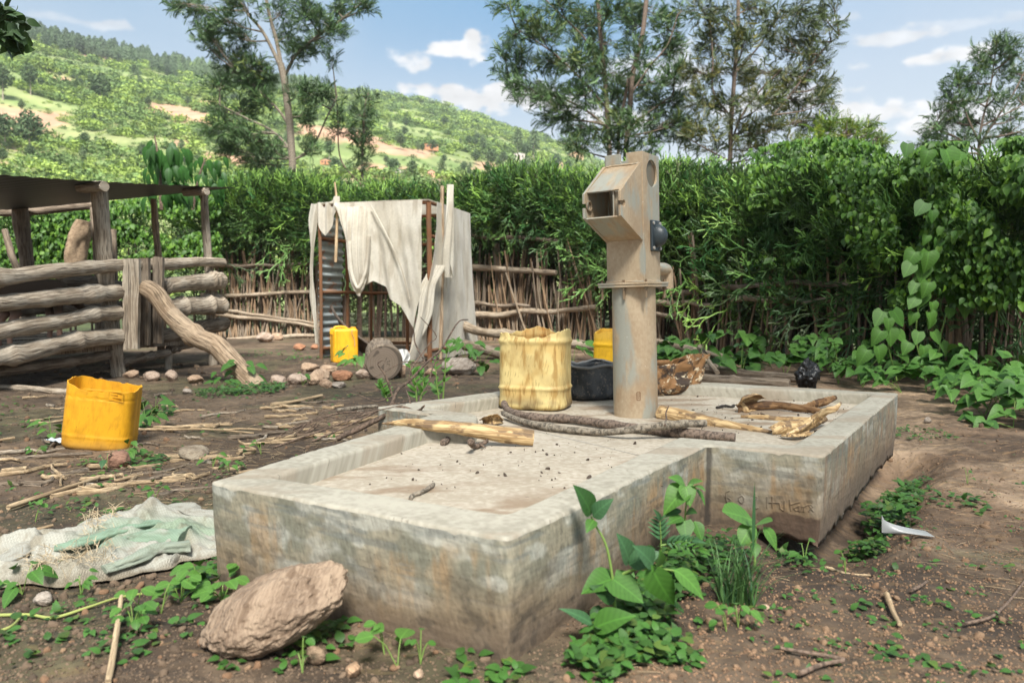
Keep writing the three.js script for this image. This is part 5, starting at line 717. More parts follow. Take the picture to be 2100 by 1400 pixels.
  const fr = new MB(), r = rng(31); for (let k = 0; k < 260; k++) { const x = k < 150 ? lerp(45, 235, r()) : lerp(170, 240, r()), y = k < 150 ? lerp(1128, 1172, r()) - (x - 45) * 0.10 : lerp(1050, 1095, r()) - (x - 200) * 0.2, p = G(x, y, 0.03 + 0.025 * r()), d = randDir(r, 0.4).multiplyScalar(0.012 + 0.02 * r()); fr.tube([p, p.clone().addScaledVector(d, 0.5).add(V(0, 0.004, 0)), p.clone().add(d)], 0.0007, { sides: 3, cap: false }); } fr.build('frayed_threads', std({ color: rgb(0.55, 0.44, 0.29) }), sack).userData.kind = 'stuff';
}
// ---------------------------------------------------------------- branches, split wood and dry sheaths on the platform
{
  const stick = (label, pts, r0, r1, mat, seed, twigs = []) => { const t = thing('branch', label, 'branch', null); logMesh('stem', pts.map(([x, y, Y = 0]) => G(x, y, FLOOR + Y)), [r0, r1], mat, t, { seed, n: 90, sides: 14, rough: 0.16, freq: 26, knots: 6 }); for (const w of twigs) logMesh('twig', w.map(([x, y, Y]) => G(x, y, FLOOR + Y)), [0.0035, 0.0018], M.twig, t, { seed: seed + 3, n: 8, sides: 6 }); return t; };
  stick('thick dark brown branch on the platform, passing in front of the pump foot', [[1033, 826, 0.035], [1040, 838, 0.02], [1065, 850, 0.018], [1110, 856, 0.018], [1160, 858, 0.018], [1220, 866, 0.018], [1290, 876, 0.018], [1370, 884, 0.018], [1440, 892, 0.018], [1508, 897, 0.018]], 0.0125, 0.0165, M.bark, 301);
  stick('thinner grey branch on the platform, bowed forward and crossing the dark one', [[1032, 847, 0.022], [1055, 858, 0.018], [1100, 871, 0.015], [1165, 881, 0.014], [1235, 886, 0.015], [1290, 882, 0.03], [1345, 874, 0.042], [1400, 869, 0.05], [1448, 868, 0.05]], 0.0105, 0.0125, M.barkPale, 302, [[[1364, 872, 0.05], [1367, 856, 0.06], [1366, 846, 0.07], [1372, 832, 0.09]], [[1384, 872, 0.045], [1390, 880, 0.03]]]);
  stick('small bent twig lying alone on the front tray floor', [[841, 1024, 0.003], [846, 1016, 0.005], [866, 1008, 0.006], [880, 1000, 0.006], [889, 993, 0.005]], 0.0042, 0.0048, M.barkPale, 303);
  stick('short dark forked root end under the split stalk on the tray', [[965, 905, 0.04], [972, 915, 0.012], [985, 912, 0.01], [1000, 903, 0.02]], 0.009, 0.005, M.twig, 304, [[[985, 912, 0.012], [996, 918, 0.004]], [[990, 908, 0.014], [1004, 900, 0.016]]]);
  stick('short round log butt by the inner corner of the tray', [[908, 909, 0.008], [916, 903, 0.01], [924, 897, 0.012]], 0.009, 0.01, M.bark, 305);
  stick('black burnt twig among the dry sheaths on the far tray', [[1470, 836, 0.005], [1488, 832, 0.008], [1500, 834, 0.005], [1506, 830, 0.006]], 0.006, 0.004, std({ color: rgb(0.03, 0.025, 0.022) }), 306);
  // strip with a curved section: pts [px, py, height], half widths, curl angle, roll
  function sheath(label, pts, hw, curl, roll, mat, seed, cat = 'dry sheath') {
    const t = thing('dry_sheath', label, cat, null), c = path(pts.map(([x, y, Y]) => G(x, y, FLOOR + Y)), 60), b = new MB(), hwAt = (q) => { const k = q * (hw.length - 1), i = Math.min(hw.length - 2, Math.floor(k)); return lerp(hw[i], hw[i + 1], k - i); }, rl = (q) => Array.isArray(roll) ? lerp(roll[0], roll[1], q) : roll;
    const at = (s, q, off) => { const k = Math.round(q * 60), p = c[k], T = c[Math.min(60, k + 1)].clone().sub(c[Math.max(0, k - 1)]).normalize(), S = V(0, 1, 0).cross(T).normalize(), U = T.clone().cross(S), h = hwAt(q) * 1.15, a = (s - 0.5) * 2 * curl + rl(q), R = h / Math.max(0.3, Math.sin(Math.min(curl, 1.5))) - off, w = 1 + 0.16 * (fbm(s * 5, q * 14, seed, 3) - 0.5); return p.clone().addScaledVector(S, Math.sin(a) * R * w).addScaledVector(U, (Math.cos(rl(q)) - Math.cos(a)) * R * w * 0.8 + 0.004 * (fbm(s * 8, q * 22, seed + 3, 2) - 0.5)); };
    for (const off of [0, 0.0035]) b.grid(18, 60, (s, q) => { const p = at(s, q, off); return [p.x, p.y, p.z, s * hwAt(q) * 2 + seed, q * 0.6]; }, off > 0);
    for (const e of [0, 1]) b.grid(1, 60, (s, q) => { const p = at(e, q, s * 0.0035); return [p.x, p.y, p.z, 0, q * 0.5]; }, e > 0); for (const e of [0, 1]) b.grid(18, 1, (s, q) => { const p = at(s, e, q * 0.0035); return [p.x, p.y, p.z, s * 0.05, 0]; }, e === 0);
    b.build('sheath', mat, t); return t;
  }
  sheath('split dry stalk resting from the rim onto the front tray, pointed at its left end', [[783, 868, 0.052], [830, 864, 0.058], [880, 868, 0.062], [950, 874, 0.056], [1020, 884, 0.044], [1094, 893, 0.03]], [0.002, 0.013, 0.018, 0.022, 0.025, 0.027], 1.35, -1.95, M.sheath, 3, 'split stalk');
  sheath('long tan dry sheath right of the pump foot, tapering to the right', [[1358, 842, 0.025], [1400, 848, 0.024], [1450, 858, 0.02], [1510, 869, 0.015], [1585, 884, 0.008]], [0.032, 0.029, 0.024, 0.016, 0.006], 1.2, [-1.9, -2.4], M.sheath, 7);
  sheath('dark edged dry sheath arching across the far tray', [[1503, 838, 0.012], [1530, 832, 0.018], [1590, 829, 0.022], [1650, 836, 0.02], [1700, 846, 0.014]], [0.022, 0.02, 0.018, 0.016, 0.012], 1.0, -1.75, M.sheathDark, 11);
  sheath('pale shiny dry sheath curling up at the right end of the heap', [[1610, 878, 0.012], [1640, 872, 0.02], [1668, 862, 0.035], [1690, 850, 0.06], [1708, 838, 0.085], [1722, 826, 0.10]], [0.014, 0.018, 0.02, 0.017, 0.013, 0.006], 1.0, -1.6, M.sheathPale, 13);
  sheath('brown cup shaped dry sheath at the back of the far tray', [[1518, 836, 0.02], [1532, 826, 0.04], [1550, 821, 0.045], [1566, 826, 0.03]], [0.024, 0.04, 0.042, 0.03], 1.5, 1.9, M.sheath, 17);
  sheath('folded tan dry sheath at the near end of the heap', [[1578, 880, 0.018], [1602, 872, 0.028], [1642, 868, 0.03], [1690, 858, 0.025]], [0.014, 0.024, 0.024, 0.012], 1.3, [-2.2, -1.8], M.sheath, 19);
  sheath('short flat dry sheath flap lowest in the heap', [[1600, 894, 0.006], [1625, 896, 0.01], [1650, 894, 0.008], [1666, 886, 0.008]], [0.01, 0.015, 0.014, 0.008], 0.8, 0.2, M.sheath, 23);
  sheath('tan dry sheath lying behind the dark edged one near the far rim', [[1640, 836, 0.01], [1665, 828, 0.02], [1690, 822, 0.03], [1712, 814, 0.04]], [0.008, 0.016, 0.018, 0.01], 1.2, -1.7, M.sheathDark, 29);
  sheath('narrow tan dry sheath strip lying straight in front of the dark edged one', [[1520, 852, 0.008], [1570, 854, 0.01], [1630, 858, 0.01], [1690, 856, 0.02]], [0.006, 0.011, 0.012, 0.005], 1.1, -2.1, M.sheath, 37);
  sheath('short pale splinter of sheath crossing the heap from front to back', [[1612, 892, 0.012], [1640, 878, 0.03], [1668, 860, 0.045]], [0.006, 0.010, 0.004], 1.1, -1.6, M.sheathPale, 39);
  sheath('ragged scrap of dry leaf between the inner corner and the pale bucket', [[985, 862, 0.012], [1000, 858, 0.03], [1018, 858, 0.03], [1034, 864, 0.008]], [0.01, 0.02, 0.022, 0.008], 1.3, [2.4, 1.5], M.sheath, 31);
  // crumbs
  const r = rng(77), mats = []; for (let k = 0; k < 420; k++) { const far = k > 150, px = far ? lerp(1360, 1780, r()) : lerp(700, 1380, r()), py = far ? lerp(805, 890, r()) : lerp(880, 1030, r()), p = G(px, py, FLOOR + 0.001); if (!far && py > 985 + (1040 - px) * -0.02 + 20) continue; const s = 0.0012 + 0.0045 * Math.pow(r(), 3.5); mats.push(new THREE.Matrix4().compose(p, new THREE.Quaternion().setFromEuler(new THREE.Euler(r() * 6, r() * 6, r() * 6)), V(s * (1 + 1.5 * r()), s * 0.7, s))); }
  const cr = instanced('dry_crumbs', rock(9, 1, 1, 1, { det: 1 }), std({ color: rgb(0.06, 0.042, 0.03) }), mats, scene); tag(cr, 'dark crumbs of soil and bark scattered over the tray floor', 'crumbs', null, 'stuff');
  // plastic shard and black bag
  const sh = thing('plastic_shard', 'white curved plastic shard lying on the path right of the platform', 'plastic shard', null); const m = new MB(); const a = G(1811, 1056, 0.02), d = -G(1830, 1090, -0.03).z; m.grid(14, 16, (s, t) => { const x = lerp(1809, 1898, t), y = lerp(lerp(1056, 1088, Math.pow(t, 0.42)), 1092 - 2 * t, s), p = D(x, y, d); return [p.x, p.y, p.z + 0.05 * Math.sin(s * 2.2) * t, s, t]; }); m.build('shard', M.shard, sh);
  const bag = thing('black_bag', 'black crumpled plastic bag among the leaves behind the far platform rim', 'plastic bag', null), g = rock(41, 0.075, 0.095, 0.07, { det: 14, cuts: 3, rough: 0.9 }); add('bag', g, M.blackBag, bag); { const p = G(1655, 800); bag.position.copy(p).setY(0.11); }
  const wb = thing('clear_plastic_scrap', 'crumpled pale blue plastic scrap under the leaning orange can', 'plastic scrap', null), wm = new MB(), q0 = G(118, 915); wm.grid(20, 14, (s, t) => [q0.x + (s - 0.5) * 0.10, gh(q0.x, q0.z) + 0.008 + 0.03 * fbm(s * 4, t * 4, 3, 3), q0.z + (t - 0.5) * 0.06, s, t]); wm.build('film', std({ color: rgb(0.5, 0.56, 0.6), roughness: 0.25 }), wb);
}
// ---------------------------------------------------------------- stalks and twigs on the soil
{
  const stalk = (label, pts, r0, seed, mat = M.straw, group) => { const t = thing('dry_stalk', label, 'stalk', null, group), w = pts.map(([x, y, Y = 0.012]) => { const p = G(x, y); p.y = Math.max(gh(p.x, p.z) + r0 * 0.6, Y * 0 + gh(p.x, p.z) + Y); return p; }); logMesh('stalk', w, [r0, r0 * 0.75], mat, t, { seed, n: 24, sides: 8, rough: 0.2, freq: 12, knots: 3 }); return t; };
  stalk('grey brown pole lying behind the leaning orange can', [[-20, 800], [60, 803], [130, 809], [200, 806], [290, 800]], 0.022, 1, M.wood); stalk('pale cane lying diagonally above the sack', [[16, 1050], [100, 1021], [160, 1000], [212, 980]], 0.0085, 2); stalk('thick short cane sticking up at the lower left edge', [[222, 1420, 0.01], [236, 1350, 0.02], [244, 1300, 0.03], [249, 1266, 0.04]], 0.0055, 3); stalk('thin cane reaching the sack from the left edge', [[-10, 1120], [60, 1112], [108, 1100]], 0.006, 4); stalk('pale short stick lying on the right path', [[1818, 1228], [1832, 1258], [1846, 1288]], 0.0058, 5); stalk('thin pale splinter before the right platform corner', [[1694, 1165], [1740, 1158], [1786, 1148]], 0.0035, 6); stalk('yellowish flat cane between leaning log and platform', [[556, 833], [600, 826], [660, 815]], 0.012, 7); stalk('dark stick left of the far platform corner', [[690, 842], [740, 838], [775, 836]], 0.012, 8, M.barkPale); stalk('straight pale straw in the middle of the open soil', [[340, 892], [420, 892], [520, 892]], 0.005, 9); stalk('curved dark twig in the lower right corner', [[1640, 1400], [1690, 1375], [1730, 1366], [1640, 1352], [1600, 1350]], 0.004, 10, M.twig); stalk('thin twig at the right edge of the path', [[1980, 1278], [2030, 1265], [2060, 1240], [2120, 1150]], 0.003, 11, M.twig); stalk('thin curved twig beside the pale short stick', [[1870, 1215], [1890, 1200], [1903, 1183]], 0.0035, 12, M.twig);
  const r = rng(404); let n = 0; const proto = [0, 1, 2, 3].map((k) => { const pts = []; for (let j = 0; j <= 6; j++) pts.push(V(j / 6 - 0.5, 0.01 * (vn(j * 0.9, k) - 0.5), 0.12 * (vn(j * 0.7, k * 5) - 0.5))); const b = new MB(); b.tube(path(pts, 12), [0.011, 0.008], { sides: 6, rough: 0.3, freq: 5, seed: k }); return b.geo(); });
  for (let k = 0; k < 110; k++) { const px = lerp(-20, 760, r()), py = lerp(800, 1010, Math.pow(r(), 0.8)); if (px > 430 && py > 985 - (px - 430) * 0.3) continue; if (px > 110 && px < 300 && py > 880 && py < 940) continue; const p = G(px, py), L = 0.12 + 0.34 * r() * r(), m = add('dry_stalk', proto[k % 4], r() < 0.6 ? M.straw : r() < 0.6 ? M.wood : M.woodDark); tag(m, 'dry broken stalk strewn on the soil ' + (py < 840 ? (px < 330 ? 'between the log shed and the orange can' : 'between the leaning log and the stone row') : px < 330 ? (py < 940 ? 'beside the orange can' : 'between the orange can and the white sack') : px < 560 ? 'on the open ground left of the front tray' : 'by the dead twigs at the left platform corner'), 'stalk', 'dry stalks strewn on the soil'); m.position.set(p.x, gh(p.x, p.z) + 0.008, p.z); m.rotation.set(0, (r() - 0.5) * 2.4 + 0.2, (r() - 0.5) * 0.1); m.scale.set(L, 0.55 + 0.4 * r(), 0.55 + 0.4 * r()); m.scale.z *= 0.9; }
  // dead twiggy branch by the left platform corner
  const tw = thing('dead_twigs', 'bare dead twigs standing and sprawling over the left corner of the platform', 'dead branch', null), T = (pts, r0) => logMesh('twig', pts.map(([x, y, d]) => D(x, y, d)), [r0, r0 * 0.35], M.twig, tw, { seed: pts[0][0], n: 26, sides: 6, rough: 0.2, freq: 20 });
  T([[690, 900, 2.75], [770, 862, 2.78], [820, 836, 2.8], [855, 843, 2.75], [870, 832, 2.7]], 0.011); T([[640, 905, 2.8], [720, 870, 2.85], [790, 835, 2.9], [833, 822, 2.95]], 0.0045); T([[600, 880, 3.0], [690, 848, 3.0], [765, 845, 3.0], [820, 838, 3.0]], 0.005); T([[560, 918, 2.7], [650, 886, 2.7], [760, 846, 2.75], [832, 828, 2.8]], 0.004); T([[800, 840, 3.1], [815, 800, 3.2], [838, 782, 3.3], [873, 745, 3.4], [905, 715, 3.5], [940, 660, 3.6], [960, 655, 3.7]], 0.0075); T([[805, 812, 3.2], [790, 770, 3.2], [775, 745, 3.2], [786, 738, 3.2]], 0.0055); T([[838, 782, 3.3], [842, 760, 3.3], [868, 722, 3.4], [880, 705, 3.4], [895, 690, 3.45], [862, 650, 3.4]], 0.0045); T([[873, 745, 3.4], [850, 700, 3.5], [848, 676, 3.5], [838, 660, 3.5]], 0.004); T([[905, 715, 3.5], [890, 745, 3.45], [880, 780, 3.4], [845, 838, 3.1]], 0.004); T([[873, 745, 3.4], [830, 742, 3.4], [775, 770, 3.3], [760, 775, 3.3]], 0.003); T([[805, 812, 3.2], [770, 822, 3.1], [735, 810, 3.1], [700, 800, 3.1]], 0.003); T([[845, 838, 2.9], [838, 815, 2.95], [833, 800, 3.0]], 0.004);
  for (let k = 0; k < 12; k++) { const x = 560 + 260 * r(), y = 900 - (x - 560) * 0.2; T([[x, y, 2.9], [x + 30 + 30 * r(), y - 12 - 25 * r(), 2.95], [x + 70 + 50 * r(), y - 10 - 50 * r(), 3.0]], 0.0022); }
  const vine = thing('creeping_stem', 'yellow green leafless stem creeping over the soil below the sack', 'stem', null); for (const pts of [[[-20, 1262], [60, 1256], [110, 1264], [180, 1250], [240, 1228], [290, 1214]], [[-10, 1300], [20, 1290], [40, 1265]], [[360, 1012], [380, 950], [400, 948], [440, 952]]].slice(0, 2)) logMesh('stem', pts.map(([x, y]) => { const p = G(x, y); p.y = gh(p.x, p.z) + 0.006; return p; }), [0.0035, 0.0025], std({ color: rgb(0.3, 0.34, 0.1) }), vine, { seed: 5, n: 40, sides: 6, rough: 0.15 });
}
// ---------------------------------------------------------------- pencil bush hedge
function pencilTuft(seed, depth = 4, L0 = 0.15) {
  const r = rng(seed), b = new MB(), go = (p, d, L, rad, k) => { const side = randDir(r), e = p.clone().addScaledVector(d, L * 0.5).addScaledVector(side, L * 0.12), q = e.clone().addScaledVector(d.clone().addScaledVector(side, -0.35).add(V(0, 0.22, 0)).normalize(), L * 0.52); b.tube([p, e, q], [rad, rad * 0.9], { sides: 3, cap: false }); if (k <= 0) return; const m = k > 2 ? 2 : 2 + (r() < 0.6 ? 1 : 0); for (let i = 0; i < m; i++) { const nd = d.clone().addScaledVector(randDir(r), k > 2 ? 0.85 : 0.6).normalize(); go(q, nd, L * (0.62 + 0.3 * r()), rad * 0.88, k - 1); } };
  go(V(0, 0, 0), V(0, 1, 0), L0, 0.0072, depth); return b.geo();
}
const TUFT = [1, 2, 3, 4].map((s) => pencilTuft(s)), yAxis = V(0, 1, 0);
const topY = (px) => { const P = [[-400, 430], [0, 420], [250, 415], [420, 385], [470, 362], [560, 352], [640, 352], [700, 368], [780, 362], [850, 372], [925, 384], [975, 372], [1030, 352], [1120, 345], [1200, 352], [1300, 330], [1360, 312], [1430, 318], [1520, 318], [1600, 300], [1690, 290], [1760, 296], [1810, 318], [1832, 352], [1850, 325], [1900, 300], [1980, 300], [2060, 292], [2200, 280]]; for (let k = 1; k < P.length; k++) if (px <= P[k][0]) return lerp(P[k - 1][1], P[k][1], (px - P[k - 1][0]) / (P[k][0] - P[k - 1][0])); return 285; };
const botY = (px) => { const P = [[-400, 600], [440, 560], [520, 510], [640, 545], [700, 600], [930, 520], [1000, 500], [1060, 470], [1130, 505], [1200, 560], [1260, 610], [1340, 590], [1450, 650], [1560, 700], [1700, 690], [1860, 700], [2200, 720]]; for (let k = 1; k < P.length; k++) if (px <= P[k][0]) return lerp(P[k - 1][1], P[k][1], (px - P[k - 1][0]) / (P[k][0] - P[k - 1][0])); return 700; };
const fenceAtPx = (px) => { const u = uOf(px); return fAt(u); };
function hedge(name, label, px0, px1, n, seed, { leaves = 0, leafTop = 0.0, mats = M.pencil, dense = 1, leafSize = 0.06, clump = 0.42, from = 0 } = {}) {
  const r = rng(seed), g = thing(name, label, 'hedge', fenceAtPx((px0 + px1) / 2)), lists = TUFT.map(() => []), cols = TUFT.map(() => []);
  const spot = (px, fy, off) => { const p = fenceAtPx(px), d = -p.z - off, yt = EYE + (612 - topY(px)) / FPX * d, yb = Math.max(0.3, EYE + (612 - botY(px)) / FPX * d + 0.22); return V((px - 1050) / FPX * d, lerp(yb, yt, fy), -d); };
  for (let k = 0; k < n; k++) {
    const px = lerp(px0, px1, r()), f = Math.pow(r(), 0.8); if (f < 0.5 && px > 1330 && r() < 0.45) continue; const off = lerp(-0.55, 0.6, r()) * (1 - 0.4 * f), p = spot(px, f * 0.99 - 0.10 * (f > 0.8 ? 1 : 0), off), t = Math.floor(r() * TUFT.length), s = (0.75 + 0.75 * r()) * (d => d)(-p.z / 11 * 0.25 + 0.78), out = off > 0.2 ? V(-0.1, 0, 0.7) : V(0, 0, 0.2);
    const dir = randDir(r, 0.2).multiplyScalar(0.75).add(out).add(V(0, lerp(-0.15, 1.15, f), 0)).normalize(); p.y -= 0.36 * s * f;
    const q = new THREE.Quaternion().setFromUnitVectors(yAxis, dir).multiply(new THREE.Quaternion().setFromAxisAngle(yAxis, r() * 6.28)); lists[t].push(new THREE.Matrix4().compose(p.sub(g.position), q, V(s, s, s)));
    const y = r() - (f > 0.72 ? 0.22 : 0); cols[t].push(y < 0.10 ? rgb(2.5, 2.25, 1.4) : y < 0.34 ? rgb(1.5, 1.55, 1.25) : rgb(0.45 + 0.35 * r(), 0.5 + 0.35 * r(), 0.65));  // bright tufts oftener near the top: light from above put into the colour
  }
  for (let k = 0; k < n * 0.35; k++) { const px = lerp(px0, px1, r()), a = fenceAtPx(px), d = -a.z + 0.5 + 0.9 * r(), x = (px - 1050) / FPX * d, t = Math.floor(r() * TUFT.length), s = 1 + 0.6 * r(), q = new THREE.Quaternion().setFromUnitVectors(yAxis, randDir(r, 0.9)); lists[t].push(new THREE.Matrix4().compose(V(x, 0.05 + 1.3 * r(), -d).sub(g.position), q, V(s, s, s))); const y = 0.6 + 0.4 * r(); cols[t].push(r() < 0.08 ? rgb(2.4, 2.1, 1.2) : rgb(y, y, y)); }
  TUFT.forEach((t, k) => { const m = instanced('green_twigs', t, mats, lists[k], g, cols[k]); m.name = k ? `green_twigs_00${k}` : 'green_twigs'; });
  const st = new MB(); for (let k = 0; k < n / 16; k++) { const px = lerp(px0, px1, r()), a = fenceAtPx(px).addScaledVector(V(0.3, 0, -0.3), r()), h = EYE + (612 - topY(px)) / FPX * -a.z - 0.5; st.tube(path([V(a.x, 0, a.z), V(a.x + 0.1 * (r() - 0.5), h * 0.5, a.z), V(a.x + 0.4 * (r() - 0.5), h, a.z)].map((v) => v.sub(g.position)), 6), [0.02, 0.009], { sides: 5, cap: false }); } st.build('stems', M.twig, g).userData.kind = 'stuff';
  if (leaves) { const L = [], C = []; for (let k = 0; k < leaves; k++) { const px = lerp(Math.max(px0, from), px1, r()), f = leafTop ? 1 - Math.pow(r(), 1.3) * (1 - leafTop) : r(), p = spot(px, f * 1.02, 0.62 + 0.45 * r() * (f > 0.9 ? -1.5 * r() : 1)), big = fbm(px * 0.012, f * 4, seed, 3); if (big < clump) continue; const s = leafSize * (0.4 + 1.1 * r() * r() + 0.3 * r()); L.push(leafMatrix(p.sub(g.position), V(r() - 0.5, -0.5 + 0.7 * (r() - 0.5), 0.5 * r()).normalize(), V(2 * (r() - 0.5), 0.9, 1.2 * (r() - 0.15)), s)); const y = r(); C.push(y < 0.25 ? rgb(1.9, 1.6, 1.1) : y < 0.6 ? rgb(1.2, 1.2, 1) : rgb(0.75, 0.8, 0.9)); } instanced('creeper_leaves', LG.ovate[0], LEAF.hedge, L, g, C); }
  return g;
}
hedge('leafy_hedge', 'bright leafy hedge behind the log shed', -60, 455, 300, 11, { leaves: 10000, leafSize: 0.085 });
hedge('pencil_hedge', 'green pencil twig hedge standing behind the wire cage and its cloth', 425, 945, 1350, 12);
hedge('pencil_hedge', 'green pencil twig hedge over the stick fence between the cage and the pump', 935, 1345, 1350, 13);
hedge('pencil_hedge', 'green pencil twig hedge mixed with creepers right of the pump', 1320, 1838, 2000, 14, { leaves: 4200, leafTop: 0.3, leafSize: 0.055, clump: 0.5, from: 1530 });
hedge('leafy_hedge', 'tall hedge grown over with creeper leaves at the right edge', 1828, 2210, 620, 15, { leaves: 11000, leafTop: 0.05, leafSize: 0.055, clump: 0.44 });

// ---------------------------------------------------------------- trees
function spray(seed, n = 9, L = 0.30) {                               // one feathery leaf: a rib with narrow leaflets
  const r = rng(seed), b = new MB(), bend = 0.10 + 0.1 * r();
  for (let k = 0; k < n; k++) for (const s of [-1, 1]) { const t = (k + 0.6) / n, l = L * 0.42 * Math.sin(Math.PI * (0.2 + 0.75 * t)), x0 = 0, y0 = t * L, z0 = -bend * t * t, a = 0.75 + 0.3 * r(), dx = s * Math.sin(a) * l, dy = Math.cos(a) * l, w = L * 0.034; const i = b.v(x0, y0 - w, z0), j = b.v(x0 + dx * 0.5 + w * s * 0.3, y0 + dy * 0.5 + w, z0 + 0.02 * L), m = b.v(x0 + dx, y0 + dy, z0 - l * 0.25), o = b.v(x0 + dx * 0.5, y0 + dy * 0.5 - w, z0 + 0.0); b.q(i, o, m, j); }
  const a = b.v(-0.004, 0, 0), c = b.v(0.004, 0, 0), d = b.v(0, L, -bend); b.t(a, c, d); return b.geo();
}
const SPRAY = [spray(1), spray(2), spray(3, 7, 0.34)];
function tree({ name = 'tree', label, depth, stems, clusters, mat = LEAF.tree, bark = M.bark, seed, thin, size = 1, group }) {
  const r = rng(seed), g = thing(name, label, 'tree', D(stems[0].pts[0][0], 612 + EYE / depth * FPX, depth), group), S = [];
  const tb = new MB(), lb = new MB(), W2 = (px, py, dd = 0) => D(px, py, depth + dd).sub(g.position);
  for (const s of stems) { const dz = s.dz ?? 0, pts = path(s.pts.map(([x, y], k) => W2(x, y, dz * k / s.pts.length)), 30); tb.tube(pts, [s.r * 0.7 / FPX * depth, (s.r1 ?? s.r * 0.25) / FPX * depth], { sides: 9, rough: 0.15, freq: 2, cap: false }); pts.forEach((p) => S.push(p)); }
  const lists = SPRAY.map(() => []), cols = SPRAY.map(() => []);
  for (const [cx, cy, rx, ry, n, tone = 0] of clusters) {
    const dz = (r() - 0.5) * 0.16 * depth * Math.min(1, Math.max(rx, ry) / 60), C = W2(cx, cy, dz); let from = S[0], best = 1e9; for (const p of S) { const d = p.distanceTo(C) + (p.y > C.y - 0.1 ? 1.2 : 0); if (d < best) { best = d; from = p; } }
    const mid = from.clone().lerp(C, 0.55).add(V(0, -0.12 * best * 0.3, 0)); lb.tube(path([from, mid, C], 8), [0.0011 * depth + 0.004, 0.003], { sides: 5, cap: false });
    const kx = rx / FPX * depth, ky = ry / FPX * depth, kz = Math.min(kx, ky * 1.6), twigs = Math.max(3, Math.round(n * (thin ?? 0.65) / 9));
    for (let k = 0; k < twigs; k++) {
      const a = randDir(r), rad = Math.pow(r(), 0.45), e = C.clone().add(V(a.x * kx * rad, a.y * ky * rad, a.z * kz * rad)); const o = from.clone().lerp(C, 0.5 + 0.5 * r()); lb.tube([o, o.clone().lerp(e, 0.5).add(V(0, 0.04, 0)), e], [0.007, 0.003], { sides: 3, cap: false });
      const out = e.clone().sub(o).normalize(), tcol = 0.75 + 0.5 * r();
      for (let q = 0; q < 9; q++) { const p = e.clone().lerp(o, 0.45 * r()).addScaledVector(randDir(r), 0.13 * size), dir = out.clone().add(randDir(r).multiplyScalar(0.9)).add(V(0, 0.12, 0)).normalize(), t = Math.floor(r() * 3), s = size * 0.62 * (0.75 + 0.6 * r()), qn = new THREE.Quaternion().setFromUnitVectors(yAxis, dir).multiply(new THREE.Quaternion().setFromAxisAngle(yAxis, r() * 6.28)); lists[t].push(new THREE.Matrix4().compose(p, qn, V(s, s, s))); const w = r() < tone * 0.6; cols[t].push(w ? rgb(1.9 * tcol, 1.45 * tcol, 0.9 * tcol) : rgb(tcol, tcol * (0.95 + 0.2 * r()), tcol)); }
    }
  }
  tb.build('trunk', bark, g); lb.build('branches', bark, g).userData.kind = 'stuff'; SPRAY.forEach((s, k) => { const m = instanced('crown', s, mat, lists[k], g, cols[k]); m.name = k ? `crown_00${k}` : 'crown'; }); return g;
}
tree({ label: 'slender pale trunked tree with sparse feathery leaves above the cage', depth: 17, seed: 21, thin: 1.0, bark: M.barkPale, size: 0.95,
  stems: [{ pts: [[603, 420], [600, 350], [596, 280], [590, 220], [583, 165], [575, 130]], r: 11, r1: 7 }, { pts: [[578, 145], [560, 105], [535, 60], [505, 25], [480, -20]], r: 6, r1: 2 }, { pts: [[578, 145], [568, 90], [552, 30], [540, -30]], r: 6, r1: 3 }, { pts: [[582, 160], [605, 115], [650, 75], [700, 40], [760, -10]], r: 5, r1: 2 }, { pts: [[594, 260], [570, 225], [530, 185], [490, 150]], r: 4, r1: 2 }, { pts: [[598, 310], [560, 270], [500, 240], [450, 215]], r: 3.5, r1: 1.5 }, { pts: [[600, 330], [640, 300], [670, 240], [690, 200]], r: 3, r1: 1.2 }],
  clusters: [[365, 8, 26, 14, 70], [400, 22, 34, 22, 120], [420, 60, 26, 20, 90], [455, 40, 36, 30, 150], [440, 90, 30, 18, 80], [405, 75, 18, 12, 40], [490, 80, 34, 24, 120], [470, 115, 38, 22, 130, 0.3], [500, 10, 40, 26, 130], [520, 135, 34, 26, 160, 0.3], [475, 150, 34, 20, 140], [540, 165, 28, 22, 120], [505, 175, 40, 18, 140], [450, 170, 26, 16, 80], [575, 30, 30, 30, 110], [590, 75, 24, 26, 80, 0.2], [620, 15, 36, 24, 130], [600, 110, 20, 18, 60], [650, 40, 36, 22, 140], [690, 18, 34, 20, 130], [730, 6, 30, 16, 90], [756, 12, 16, 8, 30], [650, 82, 36, 20, 120], [690, 60, 26, 14, 80], [625, 100, 24, 16, 70], [680, 115, 14, 12, 40], [545, 205, 22, 20, 80], [445, 225, 24, 18, 70], [470, 255, 30, 20, 110], [500, 225, 26, 18, 90], [430, 265, 20, 14, 60], [500, 280, 34, 24, 140], [540, 300, 30, 24, 120], [470, 310, 30, 26, 110], [515, 330, 30, 18, 100], [610, 190, 20, 18, 50], [640, 200, 22, 28, 110], [628, 235, 22, 26, 90], [665, 185, 16, 22, 60], [560, 340, 30, 18, 90], [640, 310, 24, 26, 80]] });
tree({ label: 'slim young tree with dense dark leaves between the pale tree and the cage', depth: 17.5, seed: 22, size: 0.9, stems: [{ pts: [[742, 440], [742, 360], [744, 290], [748, 220], [755, 190]], r: 4, r1: 1.5 }, { pts: [[742, 380], [700, 330], [692, 240]], r: 2.5, r1: 1.2 }], clusters: [[752, 205, 16, 20, 90], [742, 235, 22, 18, 110], [752, 262, 18, 16, 100], [738, 290, 22, 14, 90], [745, 318, 18, 16, 80], [735, 345, 22, 14, 70], [690, 205, 14, 14, 40], [700, 240, 18, 20, 70], [688, 270, 20, 16, 60], [720, 270, 20, 20, 70]] });
